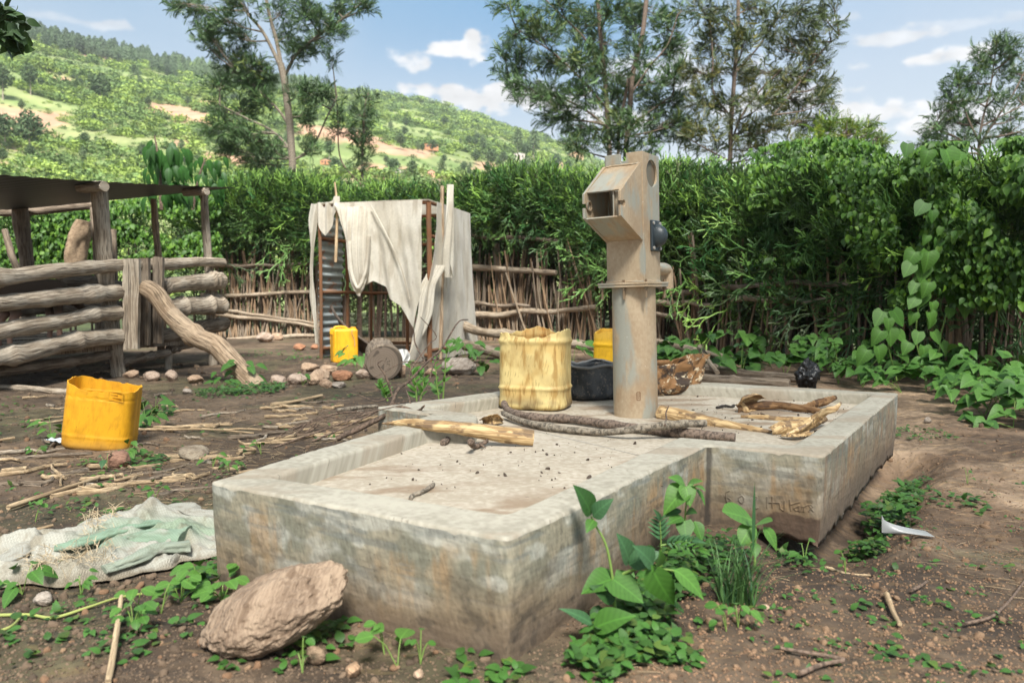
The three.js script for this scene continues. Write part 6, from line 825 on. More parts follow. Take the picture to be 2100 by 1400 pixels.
const C2 = []; { const r = rng(881);
  for (const [x, y, rx, ry, n, t] of [[1040, 10, 26, 18, 90, .3], [1080, 40, 40, 30, 190, .4], [1050, 72, 26, 18, 90, 0], [1110, 80, 44, 30, 220, .5], [1035, 112, 22, 16, 80, .1], [1075, 125, 40, 22, 150, .3], [1130, 130, 44, 30, 240, .5], [1035, 155, 20, 16, 80, 0], [1060, 178, 30, 16, 120, 0], [1090, 195, 36, 18, 150, 0], [1130, 190, 44, 24, 190, .2], [1150, 230, 44, 26, 210, .2], [1190, 262, 44, 24, 190, .2], [1120, 235, 24, 14, 60, 0], [1175, 295, 40, 18, 150, .1], [1150, 20, 50, 36, 240, .2], [1200, 55, 50, 40, 300, .2], [1250, 20, 44, 36, 220, .1], [1190, 120, 44, 34, 260, .3], [1235, 90, 40, 34, 220, .1], [1240, 150, 40, 34, 240, .2], [1200, 190, 44, 34, 260, .2], [1255, 210, 44, 34, 280, .3], [1300, 60, 40, 36, 200, .1], [1310, 120, 38, 32, 200, .1], [1330, 20, 40, 34, 190, .1], [1370, 60, 36, 40, 200, .1], [1375, 110, 30, 30, 150, .1], [1340, 170, 40, 30, 220, .2], [1385, 155, 34, 26, 150, .2], [1300, 190, 36, 32, 200, .2], [1345, 220, 44, 30, 230, .3], [1385, 205, 30, 24, 140, .2], [1300, 255, 44, 26, 210, .3], [1230, 280, 36, 20, 140, .2], [1350, 275, 44, 22, 180, .3], [1395, 250, 30, 22, 120, .2], [1330, 305, 36, 14, 100, .2], [1280, 300, 30, 14, 90, .1], [1400, 20, 26, 30, 110, .1]]) C2.push([x, y, rx, ry, n, t]); }
tree({ label: 'broad three stemmed feathery tree above the pump head, left of its grey neighbour', depth: 15.5, seed: 23, size: 0.95, clusters: C2, stems: [{ pts: [[1248, 400], [1250, 310], [1246, 240], [1240, 160], [1232, 80], [1225, -20]], r: 8, r1: 4 }, { pts: [[1285, 400], [1284, 310], [1292, 220], [1298, 150], [1316, 80], [1328, -20]], r: 8, r1: 4.5 }, { pts: [[1266, 400], [1268, 320], [1270, 260], [1284, 190], [1290, 150]], r: 5, r1: 3 }, { pts: [[1246, 260], [1200, 225], [1150, 200], [1090, 185], [1045, 165]], r: 3.4, r1: 1.2 }, { pts: [[1243, 220], [1190, 160], [1130, 105], [1060, 60]], r: 3.2, r1: 1.2 }, { pts: [[1240, 150], [1200, 80], [1150, 30], [1100, -20]], r: 3, r1: 1.2 }, { pts: [[1296, 190], [1330, 140], [1370, 90], [1390, 30]], r: 3, r1: 1.2 }, { pts: [[1290, 260], [1330, 230], [1380, 195]], r: 3, r1: 1.2 }] });
const C3 = []; for (const [x, y, rx, ry, n, t] of [[1440, 20, 36, 30, 130, .3], [1490, 40, 40, 34, 170, .3], [1540, 15, 40, 28, 150, .3], [1470, 90, 40, 34, 180, .4], [1530, 85, 44, 34, 180, .4], [1590, 40, 40, 34, 170, .3], [1640, 25, 36, 28, 150, .4], [1600, 100, 44, 34, 200, .5], [1650, 80, 34, 40, 200, .5], [1690, 35, 24, 22, 80, .1], [1710, 8, 22, 14, 60, 0], [1700, 55, 18, 14, 40, 0], [1440, 150, 40, 34, 180, .5], [1500, 150, 44, 32, 180, .4], [1560, 150, 44, 32, 180, .5], [1620, 150, 44, 32, 210, .5], [1660, 135, 30, 32, 150, .5], [1695, 95, 16, 14, 40, 0], [1440, 210, 40, 30, 170, .5], [1500, 215, 44, 30, 170, .5], [1570, 210, 44, 30, 180, .5], [1630, 205, 44, 30, 210, .5], [1685, 180, 26, 26, 130, .2], [1690, 215, 24, 18, 90, .2], [1400, 275, 34, 22, 120, .3], [1450, 265, 40, 26, 160, .5], [1520, 270, 44, 26, 170, .5], [1590, 265, 44, 26, 180, .5], [1650, 250, 40, 24, 160, .5], [1470, 305, 40, 16, 110, .4], [1540, 305, 40, 16, 120, .4], [1620, 300, 36, 16, 110, .5]]) C3.push([x, y, rx, ry, n, t]);
tree({ label: 'olive brown feathery tree with one central stem, right above the pump', depth: 14.5, seed: 24, size: 0.92, mat: LEAF.treeWarm, clusters: C3, stems: [{ pts: [[1496, 400], [1498, 320], [1500, 250], [1505, 180], [1510, 110], [1514, 40], [1514, -20]], r: 7, r1: 3.5 }, { pts: [[1498, 300], [1520, 240], [1560, 185], [1605, 140]], r: 3.4, r1: 1.4 }, { pts: [[1500, 240], [1464, 190], [1462, 110], [1455, 40]], r: 3, r1: 1.3 }, { pts: [[1508, 150], [1560, 90], [1600, 20]], r: 3, r1: 1.2 }, { pts: [[1500, 280], [1580, 240], [1640, 170], [1690, 100], [1722, 72]], r: 3, r1: 1 }, { pts: [[1496, 330], [1440, 300], [1390, 270]], r: 2.6, r1: 1 }] });
const C4 = []; for (const [x, y, rx, ry, n] of [[2045, 85, 20, 16, 90], [2030, 110, 26, 20, 130], [2060, 110, 22, 20, 110], [2085, 110, 20, 24, 110], [2010, 135, 26, 22, 130], [2045, 145, 30, 26, 160], [2085, 150, 24, 24, 120], [1962, 150, 14, 14, 60], [1965, 175, 22, 20, 120], [1940, 195, 14, 14, 70], [1990, 170, 22, 22, 110], [1960, 210, 28, 22, 140], [2000, 205, 28, 22, 110], [2045, 195, 26, 24, 100], [2085, 195, 22, 22, 80], [1930, 235, 18, 16, 90], [1955, 250, 28, 20, 140], [2000, 250, 28, 20, 120], [2045, 245, 22, 20, 70], [2080, 245, 24, 16, 90], [1915, 262, 22, 16, 100], [1925, 285, 28, 18, 140], [1970, 290, 30, 18, 150], [2020, 290, 28, 18, 110], [2075, 275, 26, 18, 100], [1885, 300, 14, 12, 50], [2110, 170, 24, 40, 120], [2120, 260, 24, 30, 90]]) C4.push([x, y, rx, ry, n, 0.15]);
tree({ label: 'dark feathery tree fanning out against the sky at the right edge', depth: 13, seed: 25, size: 0.72, thin: 0.5, clusters: C4, stems: [{ pts: [[2010, 380], [2008, 300], [2015, 250], [2030, 190], [2045, 90]], r: 4, r1: 1.2 }, { pts: [[2008, 300], [2040, 250], [2080, 190], [2110, 130]], r: 3, r1: 1.1 }, { pts: [[2008, 290], [1985, 240], [1965, 170]], r: 3, r1: 1 }, { pts: [[2006, 310], [1960, 280], [1915, 260]], r: 2.6, r1: 1 }, { pts: [[2012, 260], [2050, 240], [2100, 215]], r: 2.2, r1: 1 }] });
{ const C5 = []; for (const [x, y, rx, ry, n] of [[1690, 262, 40, 24, 160], [1740, 270, 44, 30, 240], [1790, 280, 22, 18, 90], [1720, 305, 44, 24, 200], [1660, 290, 40, 24, 160], [1810, 288, 16, 14, 50], [1770, 310, 30, 18, 120], [1790, 258, 12, 8, 30]]) C5.push([x, y, rx, ry, n, 0.35]); tree({ name: 'yellow_bush', label: 'yellow green bush tree rising just over the hedge right of the pump', depth: 10.5, seed: 26, size: 0.5, thin: 1, mat: LEAF.lime, clusters: C5, stems: [{ pts: [[1725, 380], [1726, 330], [1730, 280]], r: 5, r1: 2 }] }); }
{ // large leaved sapling behind the shed roof
  const t = thing('large_leaved_sapling', 'sapling with big drooping dark green leaves rising behind the shed roof', 'sapling', null), r = rng(61), d = 8.9; logMesh('stem', [D(330, 430, d), D(328, 370, d), D(322, 310, d), D(316, 278, d)], [0.022, 0.008], M.twig, t, { seed: 2, n: 14, sides: 6 }); logMesh('stem', [D(395, 430, d), D(405, 370, d), D(420, 325, d)], [0.018, 0.007], M.twig, t, { seed: 3, n: 14, sides: 6 });
  for (let k = 0; k < 120; k++) { const a = k < 76, x = a ? lerp(300, 375, r()) + (r() < 0.3 ? 12 : 0) : lerp(385, 462, r()), y = a ? lerp(285, 412, Math.pow(r(), 0.85)) + Math.max(0, 322 - x) * 0.3 : lerp(330, 412, r()), sx = a ? (x - 335) / 40 : (x - 422) / 40; if (a && y < 300 && Math.abs(x - 318) > 16) continue; const m = leaf(t, LG.long[k % 2], k % 3 ? LEAF.big : LEAF.beanDark, D(x, y - 12, d + (r() - 0.5) * 0.5), V(sx * 0.5 + (r() - 0.5) * 0.4, -0.9, 0.35), V(sx * 0.4, 0.5, 0.8), a ? 0.19 * (0.75 + 0.45 * r()) : 0.14 * (0.75 + 0.5 * r())); } }
{ // overhanging branch at the top left, hanging from the shade tree
  const r = rng(71), sh = thing('shade_tree', 'dark leafy branch of a large tree hanging into the top left corner', 'tree', V(-5.2, 0, 1.6)), P = sh.position.clone(), tb = new MB(), K = (v) => v.sub(P);
  tb.tube(path([V(-5.2, 0, 1.6), V(-5.0, 2.2, 1.4), V(-4.7, 4.6, 1.0), V(-4.2, 6.8, 0.4)].map(K), 24), [0.34, 0.2], { sides: 16, rough: 0.2, freq: 2 }); const limbs = [[V(-4.8, 4.4, 1.0), V(-3.6, 5.6, -0.4), V(-2.6, 5.6, -2.0)], [V(-4.6, 5.0, 0.9), V(-2.4, 6.4, 1.2), V(-0.6, 7.0, 0.8)], [V(-4.6, 5.2, 0.9), V(-6, 6.5, -1.4), V(-7, 7.2, -3)], [V(-4.3, 6.4, 0.5), V(-2.5, 7.8, -1.2), V(-0.5, 7.8, -2)], [V(-2.6, 5.6, -2.0), V(-2.2, 4.0, -2.9), V(-1.98, 2.3, -3.02)]];
  for (const l of limbs) tb.tube(path(l.map((v) => K(v.clone())), 16), [0.10, 0.02], { sides: 8, rough: 0.2, freq: 3 }); tb.build('trunk', M.bark, sh);
  const L = [], C = [], put = (c, rad, n, s) => { for (let k = 0; k < n; k++) { const a = randDir(r), q = Math.pow(r(), 0.4), p = c.clone().add(V(a.x * rad * q, a.y * rad * 0.6 * q, a.z * rad * q)); L.push(leafMatrix(K(p), randDir(r, -0.5), randDir(r, 0.8), s * (0.7 + 0.6 * r()))); const y = 0.7 + 0.6 * r(); C.push(rgb(y, y, y)); } };
  for (let k = 0; k < SHADE.n; k++) { const a = r() * 6.28, q = Math.sqrt(r()), c = V(SHADE.x + Math.cos(a) * q * SHADE.rx, SHADE.y + (r() - 0.5) * 2.2, SHADE.z + Math.sin(a) * q * SHADE.rz); put(c, 0.75, 70, 0.2); }
  for (const [x, y, d, rad, n] of [[6, 15, 3.0, 0.06, 26], [22, 40, 3.0, 0.06, 26], [30, 70, 3.0, 0.045, 20], [10, 80, 3.0, 0.05, 16], [44, 92, 3.0, 0.03, 9], [-20, 40, 3.0, 0.12, 40]]) put(D(x, y, d), rad, n, 0.05); instanced('crown', LG.ovate[1], LEAF.shade, L, sh, C); }
// ---------------------------------------------------------------- hillside: trees, bushes, houses
{
  const blob = (seed, n, w, h, leafS, base = 0.25) => { const r = rng(seed), b = new MB(); for (let k = 0; k < n; k++) { const a = randDir(r), q = Math.pow(r(), 0.35), t = (a.y * q + 1) / 2, rad = w * (0.55 + 0.6 * Math.sin(Math.PI * Math.min(1, t * 0.9 + 0.12))) * (0.75 + 0.5 * vn(a.x * 3 + seed, a.y * 3, a.z * 3)), p = V(a.x * rad * q, h * base + t * h * (1 - base), a.z * rad * q), u = randDir(r).multiplyScalar(leafS), v = randDir(r).multiplyScalar(leafS); const i = b.v(p.x, p.y, p.z), j = b.v(p.x + u.x, p.y + u.y, p.z + u.z), m = b.v(p.x + v.x, p.y + v.y, p.z + v.z); b.t(i, j, m); } return b.geo(); };
  const treeM = std({ color: rgb(0.07, 0.115, 0.045) }), paleM = std({ color: rgb(0.115, 0.17, 0.075) }), bushM = std({ color: rgb(0.105, 0.165, 0.05) }), trunkM = std({ color: rgb(0.3, 0.26, 0.2) });
  const crowns = [blob(1, 420, 0.24, 1, 0.09, 0.3), blob(2, 420, 0.32, 1, 0.10, 0.35), blob(3, 380, 0.17, 1, 0.075, 0.2)], tk = new MB(); tk.tube([V(0, -0.05, 0), V(0.01, 0.3, 0), V(0, 0.8, 0)], [0.022, 0.01], { sides: 5, cap: false }); const tg = tk.geo();
  const r = rng(909), mk = (px, py, hpx, kind, label, group) => { const p = onHill(px, py); if (!p) return null; const h = hpx / FPX * -p.z, t = thing('hill_tree', label, 'tree', p, group); add('trunk', tg, trunkM, t); add('crown', crowns[kind], kind === 2 ? paleM : treeM, t); t.scale.setScalar(h); t.rotation.y = r() * 6.28; return t; };
  mk(62, 195, 62, 0, 'dark narrow tree high on the slope near the left edge'); mk(60, 320, 90, 1, 'young tree standing before the bare field at the left edge'); mk(205, 218, 66, 1, 'round tree in the middle of the banana patch on the slope'); mk(5, 205, 70, 0, 'dark tree cut by the left edge on the slope'); mk(10, 306, 70, 1, 'broad dark bush tree below the bare field at the left edge'); mk(275, 158, 26, 0, 'dark tree at the edge of the ridge wood above the bare strip'); mk(1078, 262, 36, 1, 'small flat topped tree alone on the ridge left of the broad tree'); mk(900, 216, 14, 1, 'tiny round tree on the skyline in the middle of the ridge'); mk(888, 218, 10, 1, 'tiny dark bush tree on the skyline beside the round one'); mk(802, 358, 32, 1, 'round tree above the white roofed house'); mk(846, 368, 40, 0, 'narrow tree right of the white roofed house'); mk(905, 372, 46, 2, 'pale thin tree between the white house and the right ridge'); mk(1062, 322, 60, 2, 'pale tall tree beside the small white house'); mk(1095, 330, 66, 2, 'pale slim tree in front of the right end of the ridge'); mk(975, 305, 24, 1, 'dark tree on the slope left of the small white house');
  const G2 = 'small trees scattered over the green hillside';
  for (let k = 0; k < 110; k++) { const px = lerp(-40, 1180, r()), top = 612 - ridgeAt(px) * FPX, py = lerp(top + 30, 365, Math.pow(r(), 0.9)); mk(px, py, lerp(14, 34, r()) * (py > 300 ? 1.2 : 0.8), Math.floor(r() * 3), 'small tree on the hillside ' + (px < 300 ? (py < 210 ? 'below the ridge wood at the left' : 'above the shed roof') : px < 560 ? (py < 210 ? 'behind the upper left of the pale trunked tree' : 'behind the large leaved sapling and the pale tree') : px < 800 ? (py < 260 ? 'on the upper slope right of the pale tree' : 'above the wire cage') : px < 1000 ? (py < 300 ? 'on the upper slope in the middle' : 'just above the hedge right of the white roofed house') : 'near the foot of the right slope beside the broad tree'), G2); }
  // ridge wood
  const W1 = [], WC = []; for (let k = 0; k < 900; k++) { const px = lerp(-260, 660, r()), R = hillR(px), d = R * lerp(0.84, 1.03, r()), x = (px - 1050) / FPX * d, y = hillY(x, -d), edge = (px > 380 ? 0.9 : 0.86) - 0.02; if (d / R < edge && r() < 0.6) continue; const h = lerp(4, 7.5, r()); W1.push(new THREE.Matrix4().compose(V(x, y - 0.6, -d), new THREE.Quaternion().setFromAxisAngle(yAxis, r() * 6.28), V(h * 0.9, h, h * 0.9))); const q = 0.75 + 0.5 * r(), pale = px > 380 ? 0.35 : 0; WC.push(rgb(q * (0.95 + pale), q * (1 + pale), q * (1.05 + pale * 0.6))); }
  tag(instanced('ridge_wood', crowns[2], std({ color: rgb(0.12, 0.17, 0.085) }), W1, scene, WC), 'dark wood of slender trees along the top of the left ridge', 'wood', null, 'stuff');
  const B1 = [], BC = []; const bg = blob(7, 120, 0.62, 0.8, 0.2, 0.0); for (let k = 0; k < 24000; k++) { const px = lerp(-300, 1350, r()), R = hillR(px), d = lerp(34, R * 1.02, Math.pow(r(), 0.7)), x = (px - 1050) / FPX * d, z = -d, n = fbm(x * 0.035, z * 0.05, 4, 3); if (n < 0.46 && r() < 0.82) continue; { const hy = hillY(x, z); if (inField(px, 612 - (hy - EYE) / d * FPX)) continue; } const h = lerp(0.4, n < 0.46 ? 1.0 : 2.2, Math.pow(r(), 3)) * (0.6 + d / 300); B1.push(new THREE.Matrix4().compose(V(x, hillY(x, z) - 0.1, z), new THREE.Quaternion().setFromAxisAngle(yAxis, r() * 6.28), V(h * 1.3, h, h * 1.3))); const q = 0.9 + 0.8 * r(), y = r() < 0.45; BC.push(y ? rgb(q * 1.7, q * 1.5, q) : rgb(q, q, q)); }
  tag(instanced('hill_bushes', bg, bushM, B1, scene, BC), 'low green bushes covering the slope of the hill', 'bushes', null, 'stuff');
  // houses
  const house = (px, py, wpx, hpx, wall, roof, label, turn = 0.3, flat = 0) => { const p = onHill(px, py) ?? D(px, py, 120); const s = -p.z / FPX, w = wpx * s, h = hpx * s, d = w * 0.8, t = thing('hillside_house', label, 'house', p); const b = new MB(); b.box(0, h * 0.3, 0, w, h * 0.9, d); add('wall', crease(b.geo()), std({ color: rgb(...wall) }), t);
    const f = new MB(); for (const sx of [-1, 1]) { const e = w * 0.56, y0 = h * 0.74, y1 = h * (flat ? 0.86 : 1.12); f.grid(1, 1, (u, v) => [sx * lerp(0, e, u), lerp(y1, y0, u), lerp(-d * 0.56, d * 0.56, v), u, v]); } for (const z of [-1, 1]) { const i = f.v(-w * 0.5, h * 0.74, z * d * 0.5), j = f.v(w * 0.5, h * 0.74, z * d * 0.5), k = f.v(0, h * (flat ? 0.86 : 1.12), z * d * 0.5); f.t(i, j, k); } add('roof', crease(f.geo()), std({ color: rgb(...roof), roughness: 0.5 }), t);
    const dr = new MB(); dr.box(0, h * 0.3, d * 0.5 + 0.03, w * 0.16, h * 0.55, 0.08); add('door', dr.geo(), std({ color: rgb(0.1, 0.07, 0.05) }), t); for (const x of [-0.3, 0.3]) { const q = new MB(); q.box(x * w, h * 0.42, d * 0.5 + 0.03, w * 0.14, h * 0.24, 0.08); add('window', q.geo(), std({ color: rgb(0.06, 0.06, 0.07) }), t); } t.rotation.y = turn; return t; };
  const Br = [0.48, 0.23, 0.12], Tn = [0.52, 0.36, 0.22], Wt = [0.75, 0.76, 0.78], Rf = [0.42, 0.27, 0.19];
  house(880, 308, 30, 14, Br, Tn, 'small red brick house in the middle of the green slope', 0.5, 1); house(818, 366, 26, 20, [0.5, 0.45, 0.38], Wt, 'house with a bright white roof just above the hedge by the cage', 0.1, 1); house(792, 366, 18, 18, [0.35, 0.27, 0.2], [0.32, 0.26, 0.21], 'brown hut left of the white roofed house', 0, 1); house(1065, 330, 22, 18, [0.5, 0.45, 0.4], Wt, 'small white roofed house low on the right slope', 0.0, 1); house(1180, 328, 28, 14, Tn, [0.62, 0.34, 0.22], 'orange roofed house beside the trees above the pump', 0.2); house(1142, 346, 26, 14, Tn, [0.55, 0.35, 0.27], 'tan hut with a pinkish roof low on the right slope', 0.2); house(884, 362, 14, 12, [0.6, 0.35, 0.22], [0.55, 0.3, 0.2], 'tiny orange hut right of the white roofed house', 0.2); house(770, 378, 44, 14, Tn, Rf, 'long low tan house half hidden by the hedge', 0.1); house(668, 338, 20, 10, Br, Rf, 'small red hut behind the slim young tree', 0.1);
}
// ---------------------------------------------------------------- plants near the camera
const stemM = std({ color: rgb(0.17, 0.27, 0.06), roughness: 0.6 });
const toV = (a, b, da, db) => D(b[0], b[1], db).sub(D(a[0], a[1], da));
// plant from pixels: stems [[px, py, depth], ...], leaves [base px, py, tip px, py, depth, kind, mat, facing (x, y, z), size factor]
function plant(name, label, cat, base, stems, leaves, r0 = 0.003) {
  const t = thing(name, label, cat, base); let k = 0;
  for (const s of stems) { const b = new MB(); b.tube(path(s.map(([x, y, d]) => D(x, y, d).sub(base)), 18), [r0, r0 * 0.5], { sides: 6 }); b.build('stem', stemM, t); }
  for (const [bx, by, tx, ty, d, kind, mat, n = [0, 0.6, 0.8], dz = 0.03] of leaves) { const a = D(bx, by, d), e = D(tx, ty, d - dz), dir = e.clone().sub(a), size = dir.length(); leaf(t, LG[kind][k++ % LG[kind].length], LEAF[mat], a.sub(base), dir, V(...n), size); }
  return t;
}
plant('bean_shoot', 'upright bean shoot with big heart shaped leaves at the front right side of the platform', 'bean plant', G(1262, 1245), [[[1262, 1250, 1.42], [1254, 1170, 1.42], [1241, 1112, 1.42], [1222, 1078, 1.42], [1212, 1058, 1.42]], [[1256, 1188, 1.42], [1300, 1168, 1.4], [1345, 1166, 1.38], [1400, 1172, 1.36]]],
  [[1212, 1056, 1195, 998, 1.42, 'ovate', 'beanDark', [0.7, 0.2, 0.7]], [1216, 1060, 1238, 1028, 1.41, 'ovate', 'blue', [-0.3, 0.5, 0.8]], [1218, 1066, 1205, 1084, 1.40, 'ovate', 'bean', [0, 0.7, 0.6]], [1255, 1188, 1196, 1202, 1.42, 'heart', 'bean', [-0.1, 0.9, 0.5]], [1258, 1188, 1322, 1232, 1.40, 'heart', 'bean', [0.1, 0.8, 0.6]], [1334, 1158, 1374, 1248, 1.37, 'ovate', 'bean', [-0.5, 0.5, 0.7]], [1345, 1166, 1365, 1138, 1.37, 'ovate', 'bean', [0.4, 0.5, 0.7]], [1382, 1168, 1452, 1204, 1.35, 'ovate', 'beanPale', [0.1, 0.8, 0.4]], [1340, 1160, 1316, 1120, 1.38, 'ovate', 'blue', [0.3, 0.5, 0.7]], [1290, 1158, 1338, 1128, 1.40, 'ovate', 'blue', [-0.2, 0.6, 0.7]], [1290, 1156, 1284, 1100, 1.42, 'ovate', 'blue', [0.5, 0.4, 0.7]], [1215, 1280, 1168, 1242, 1.36, 'lance', 'blue', [0, 0.7, 0.6]], [1216, 1290, 1288, 1250, 1.35, 'ovate', 'bean', [0, 0.8, 0.5]], [1222, 1300, 1284, 1312, 1.34, 'ovate', 'bean', [0, 0.9, 0.4]], [1228, 1240, 1222, 1290, 1.42, 'ovate', 'beanDark', [0, 0.4, 0.9]], [1262, 1230, 1234, 1204, 1.41, 'ovate', 'beanDark', [0, 0.6, 0.8]], [1230, 1300, 1190, 1345, 1.34, 'lance', 'beanPale', [0, 0.8, 0.5]]]);
plant('broad_leaved_weed', 'light green upright weed with pointed broad leaves in the inner corner of the platform', 'weed', G(1402, 1150), [[[1402, 1150, 1.72], [1404, 1100, 1.72], [1406, 1050, 1.72], [1412, 1000, 1.72]]],
  [[1408, 1000, 1432, 978, 1.72, 'ovate', 'beanPale', [0, 0.9, 0.5]], [1406, 996, 1392, 970, 1.72, 'ovate', 'beanPale', [0, 0.8, 0.6]], [1402, 1008, 1362, 1038, 1.70, 'heart', 'beanPale', [-0.3, 0.7, 0.7]], [1406, 998, 1418, 1034, 1.69, 'heart', 'beanPale', [0, 0.7, 0.7]], [1418, 998, 1446, 996, 1.70, 'ovate', 'beanPale', [0.3, 0.9, 0.3]], [1428, 1002, 1452, 1028, 1.71, 'lance', 'bean', [0.4, 0.6, 0.6]], [1400, 1060, 1372, 1066, 1.70, 'ovate', 'bean', [0, 0.8, 0.5]], [1404, 1068, 1408, 1108, 1.69, 'heart', 'bean', [0, 0.6, 0.8]], [1424, 1068, 1444, 1105, 1.70, 'ovate', 'bean', [0.2, 0.5, 0.8]], [1398, 1046, 1364, 1052, 1.71, 'lance', 'beanDark', [0, 0.7, 0.6]], [1408, 1050, 1424, 1046, 1.73, 'ovate', 'beanDark', [0, 0.6, 0.8]]]);
{ const pin = []; const rachis = (x0, y0, x1, y1, d, n, L, mat) => { for (let k = 1; k <= n; k++) for (const s of [-1, 1]) { const t = k / (n + 0.5), x = lerp(x0, x1, t), y = lerp(y0, y1, t), a = Math.atan2(y1 - y0, x1 - x0) + s * 0.75, l = L * Math.sin(Math.PI * (0.25 + 0.62 * t)); pin.push([x, y, x + Math.cos(a) * l, y + Math.sin(a) * l, d, 'lance', mat, [0, 0.7, 0.7], 0.01]); } pin.push([lerp(x0, x1, 0.9), lerp(y0, y1, 0.9), x1 + (x1 - x0) * 0.25, y1 + (y1 - y0) * 0.25, d, 'lance', mat]); };
  rachis(1355, 1115, 1353, 1062, 1.6, 5, 26, 'blue'); rachis(1358, 1112, 1425, 1108, 1.58, 6, 22, 'blue'); rachis(1350, 1120, 1322, 1140, 1.58, 3, 20, 'blue'); rachis(1372, 1112, 1438, 1128, 1.57, 5, 18, 'bean');
  plant('feathery_weed', 'bluish green weed with finger like leaflets leaning on the platform side', 'weed', G(1352, 1180), [[[1352, 1180, 1.6], [1356, 1115, 1.6], [1354, 1068, 1.6]], [[1356, 1118, 1.59], [1425, 1108, 1.58]]], pin, 0.002); }
plant('round_leaved_weed', 'weed with four round ribbed leaves before the short front side right of the inner corner', 'weed', G(1548, 1160), [[[1548, 1160, 1.68], [1550, 1110, 1.68], [1551, 1076, 1.68]]], [[1545, 1068, 1488, 1042, 1.68, 'round', 'beanPale', [-0.2, 0.9, 0.5]], [1543, 1076, 1522, 1108, 1.65, 'round', 'beanPale', [0, 0.8, 0.6]], [1553, 1074, 1582, 1064, 1.67, 'round', 'beanPale', [0.1, 0.9, 0.5]], [1566, 1080, 1604, 1116, 1.66, 'ovate', 'beanPale', [0.3, 0.7, 0.6]], [1548, 1112, 1552, 1140, 1.65, 'ovate', 'bean', [0, 0.6, 0.8]]]);
{ // grass tuft
  const base = G(1508, 1238), t = thing('grass_tuft', 'tuft of long thin bluish grass before the short front side of the platform', 'grass tuft', base), r = rng(55);
  for (let k = 0; k < 150; k++) { const a = r() * 6.28, L = 0.07 + 0.13 * r(), sp = 0.25 + 0.75 * r(), b = new MB(), d = V(Math.cos(a) * sp, 0, Math.sin(a) * sp * 0.7), o = V((r() - 0.5) * 0.07, 0, (r() - 0.5) * 0.05), w = 0.0016 + 0.0012 * r(), sd = V(-d.z, 0, d.x).normalize(), bend = 0.5 + 0.9 * r(); b.grid(1, 7, (s, q) => { const p = o.clone().addScaledVector(d, L * (0.35 * q + bend * 0.4 * q * q)).add(V(0, L * (q - bend * 0.33 * q * q), 0)).addScaledVector(sd, (s - 0.5) * 2 * w * (1 - q * 0.9)); return [p.x, p.y, p.z, s, q]; }); b.build('blade', k % 3 ? LEAF.grass : LEAF.blue, t); }
  const bb = new MB(), p0 = D(1545, 1130, 1.62).sub(base), p1 = D(1545, 985, 1.62).sub(base); bb.grid(1, 8, (s, q) => { const p = p0.clone().lerp(p1, q); return [p.x + (s - 0.5) * 0.0075 * Math.sin(Math.PI * (0.12 + 0.88 * q)), p.y, p.z + 0.01 * q, s, q]; }); bb.build('blade', LEAF.blue, t);
}
// small seedlings: rosettes of round or oval leaves
function seedling(px, py, n, size, kind, mat, label, cat = 'seedling', seed = px * 7 + py, group, up = 0.5, h = 0.04) {
  const r = rng(seed), p = G(px, py); p.y = gh(p.x, p.z); const t = thing(cat.replace(/ /g, '_'), label, cat, p, group);
  for (let k = 0; k < n; k++) { const a = r() * 6.28 + k * 2.4, q = Math.sqrt((k + 0.4) / n), d = V(Math.cos(a), 0, Math.sin(a)), hh = h * (0.5 + r()), o = d.clone().multiplyScalar(q * size * 1.1).setY(hh), b = new MB(); b.tube([V(0, 0, 0), o.clone().multiplyScalar(0.5).setY(hh * 0.7), o], 0.0011, { sides: 4, cap: false }); if (k % 2 === 0) b.build('stem', stemM, t); leaf(t, LG[kind][k % LG[kind].length], LEAF[mat], o, d.clone().add(V(0, -0.15 + 0.5 * (r() - 0.5), 0)), V(d.x * 0.1, 1, 0.45), size * (0.75 + 0.5 * r())); }
  return t;
}
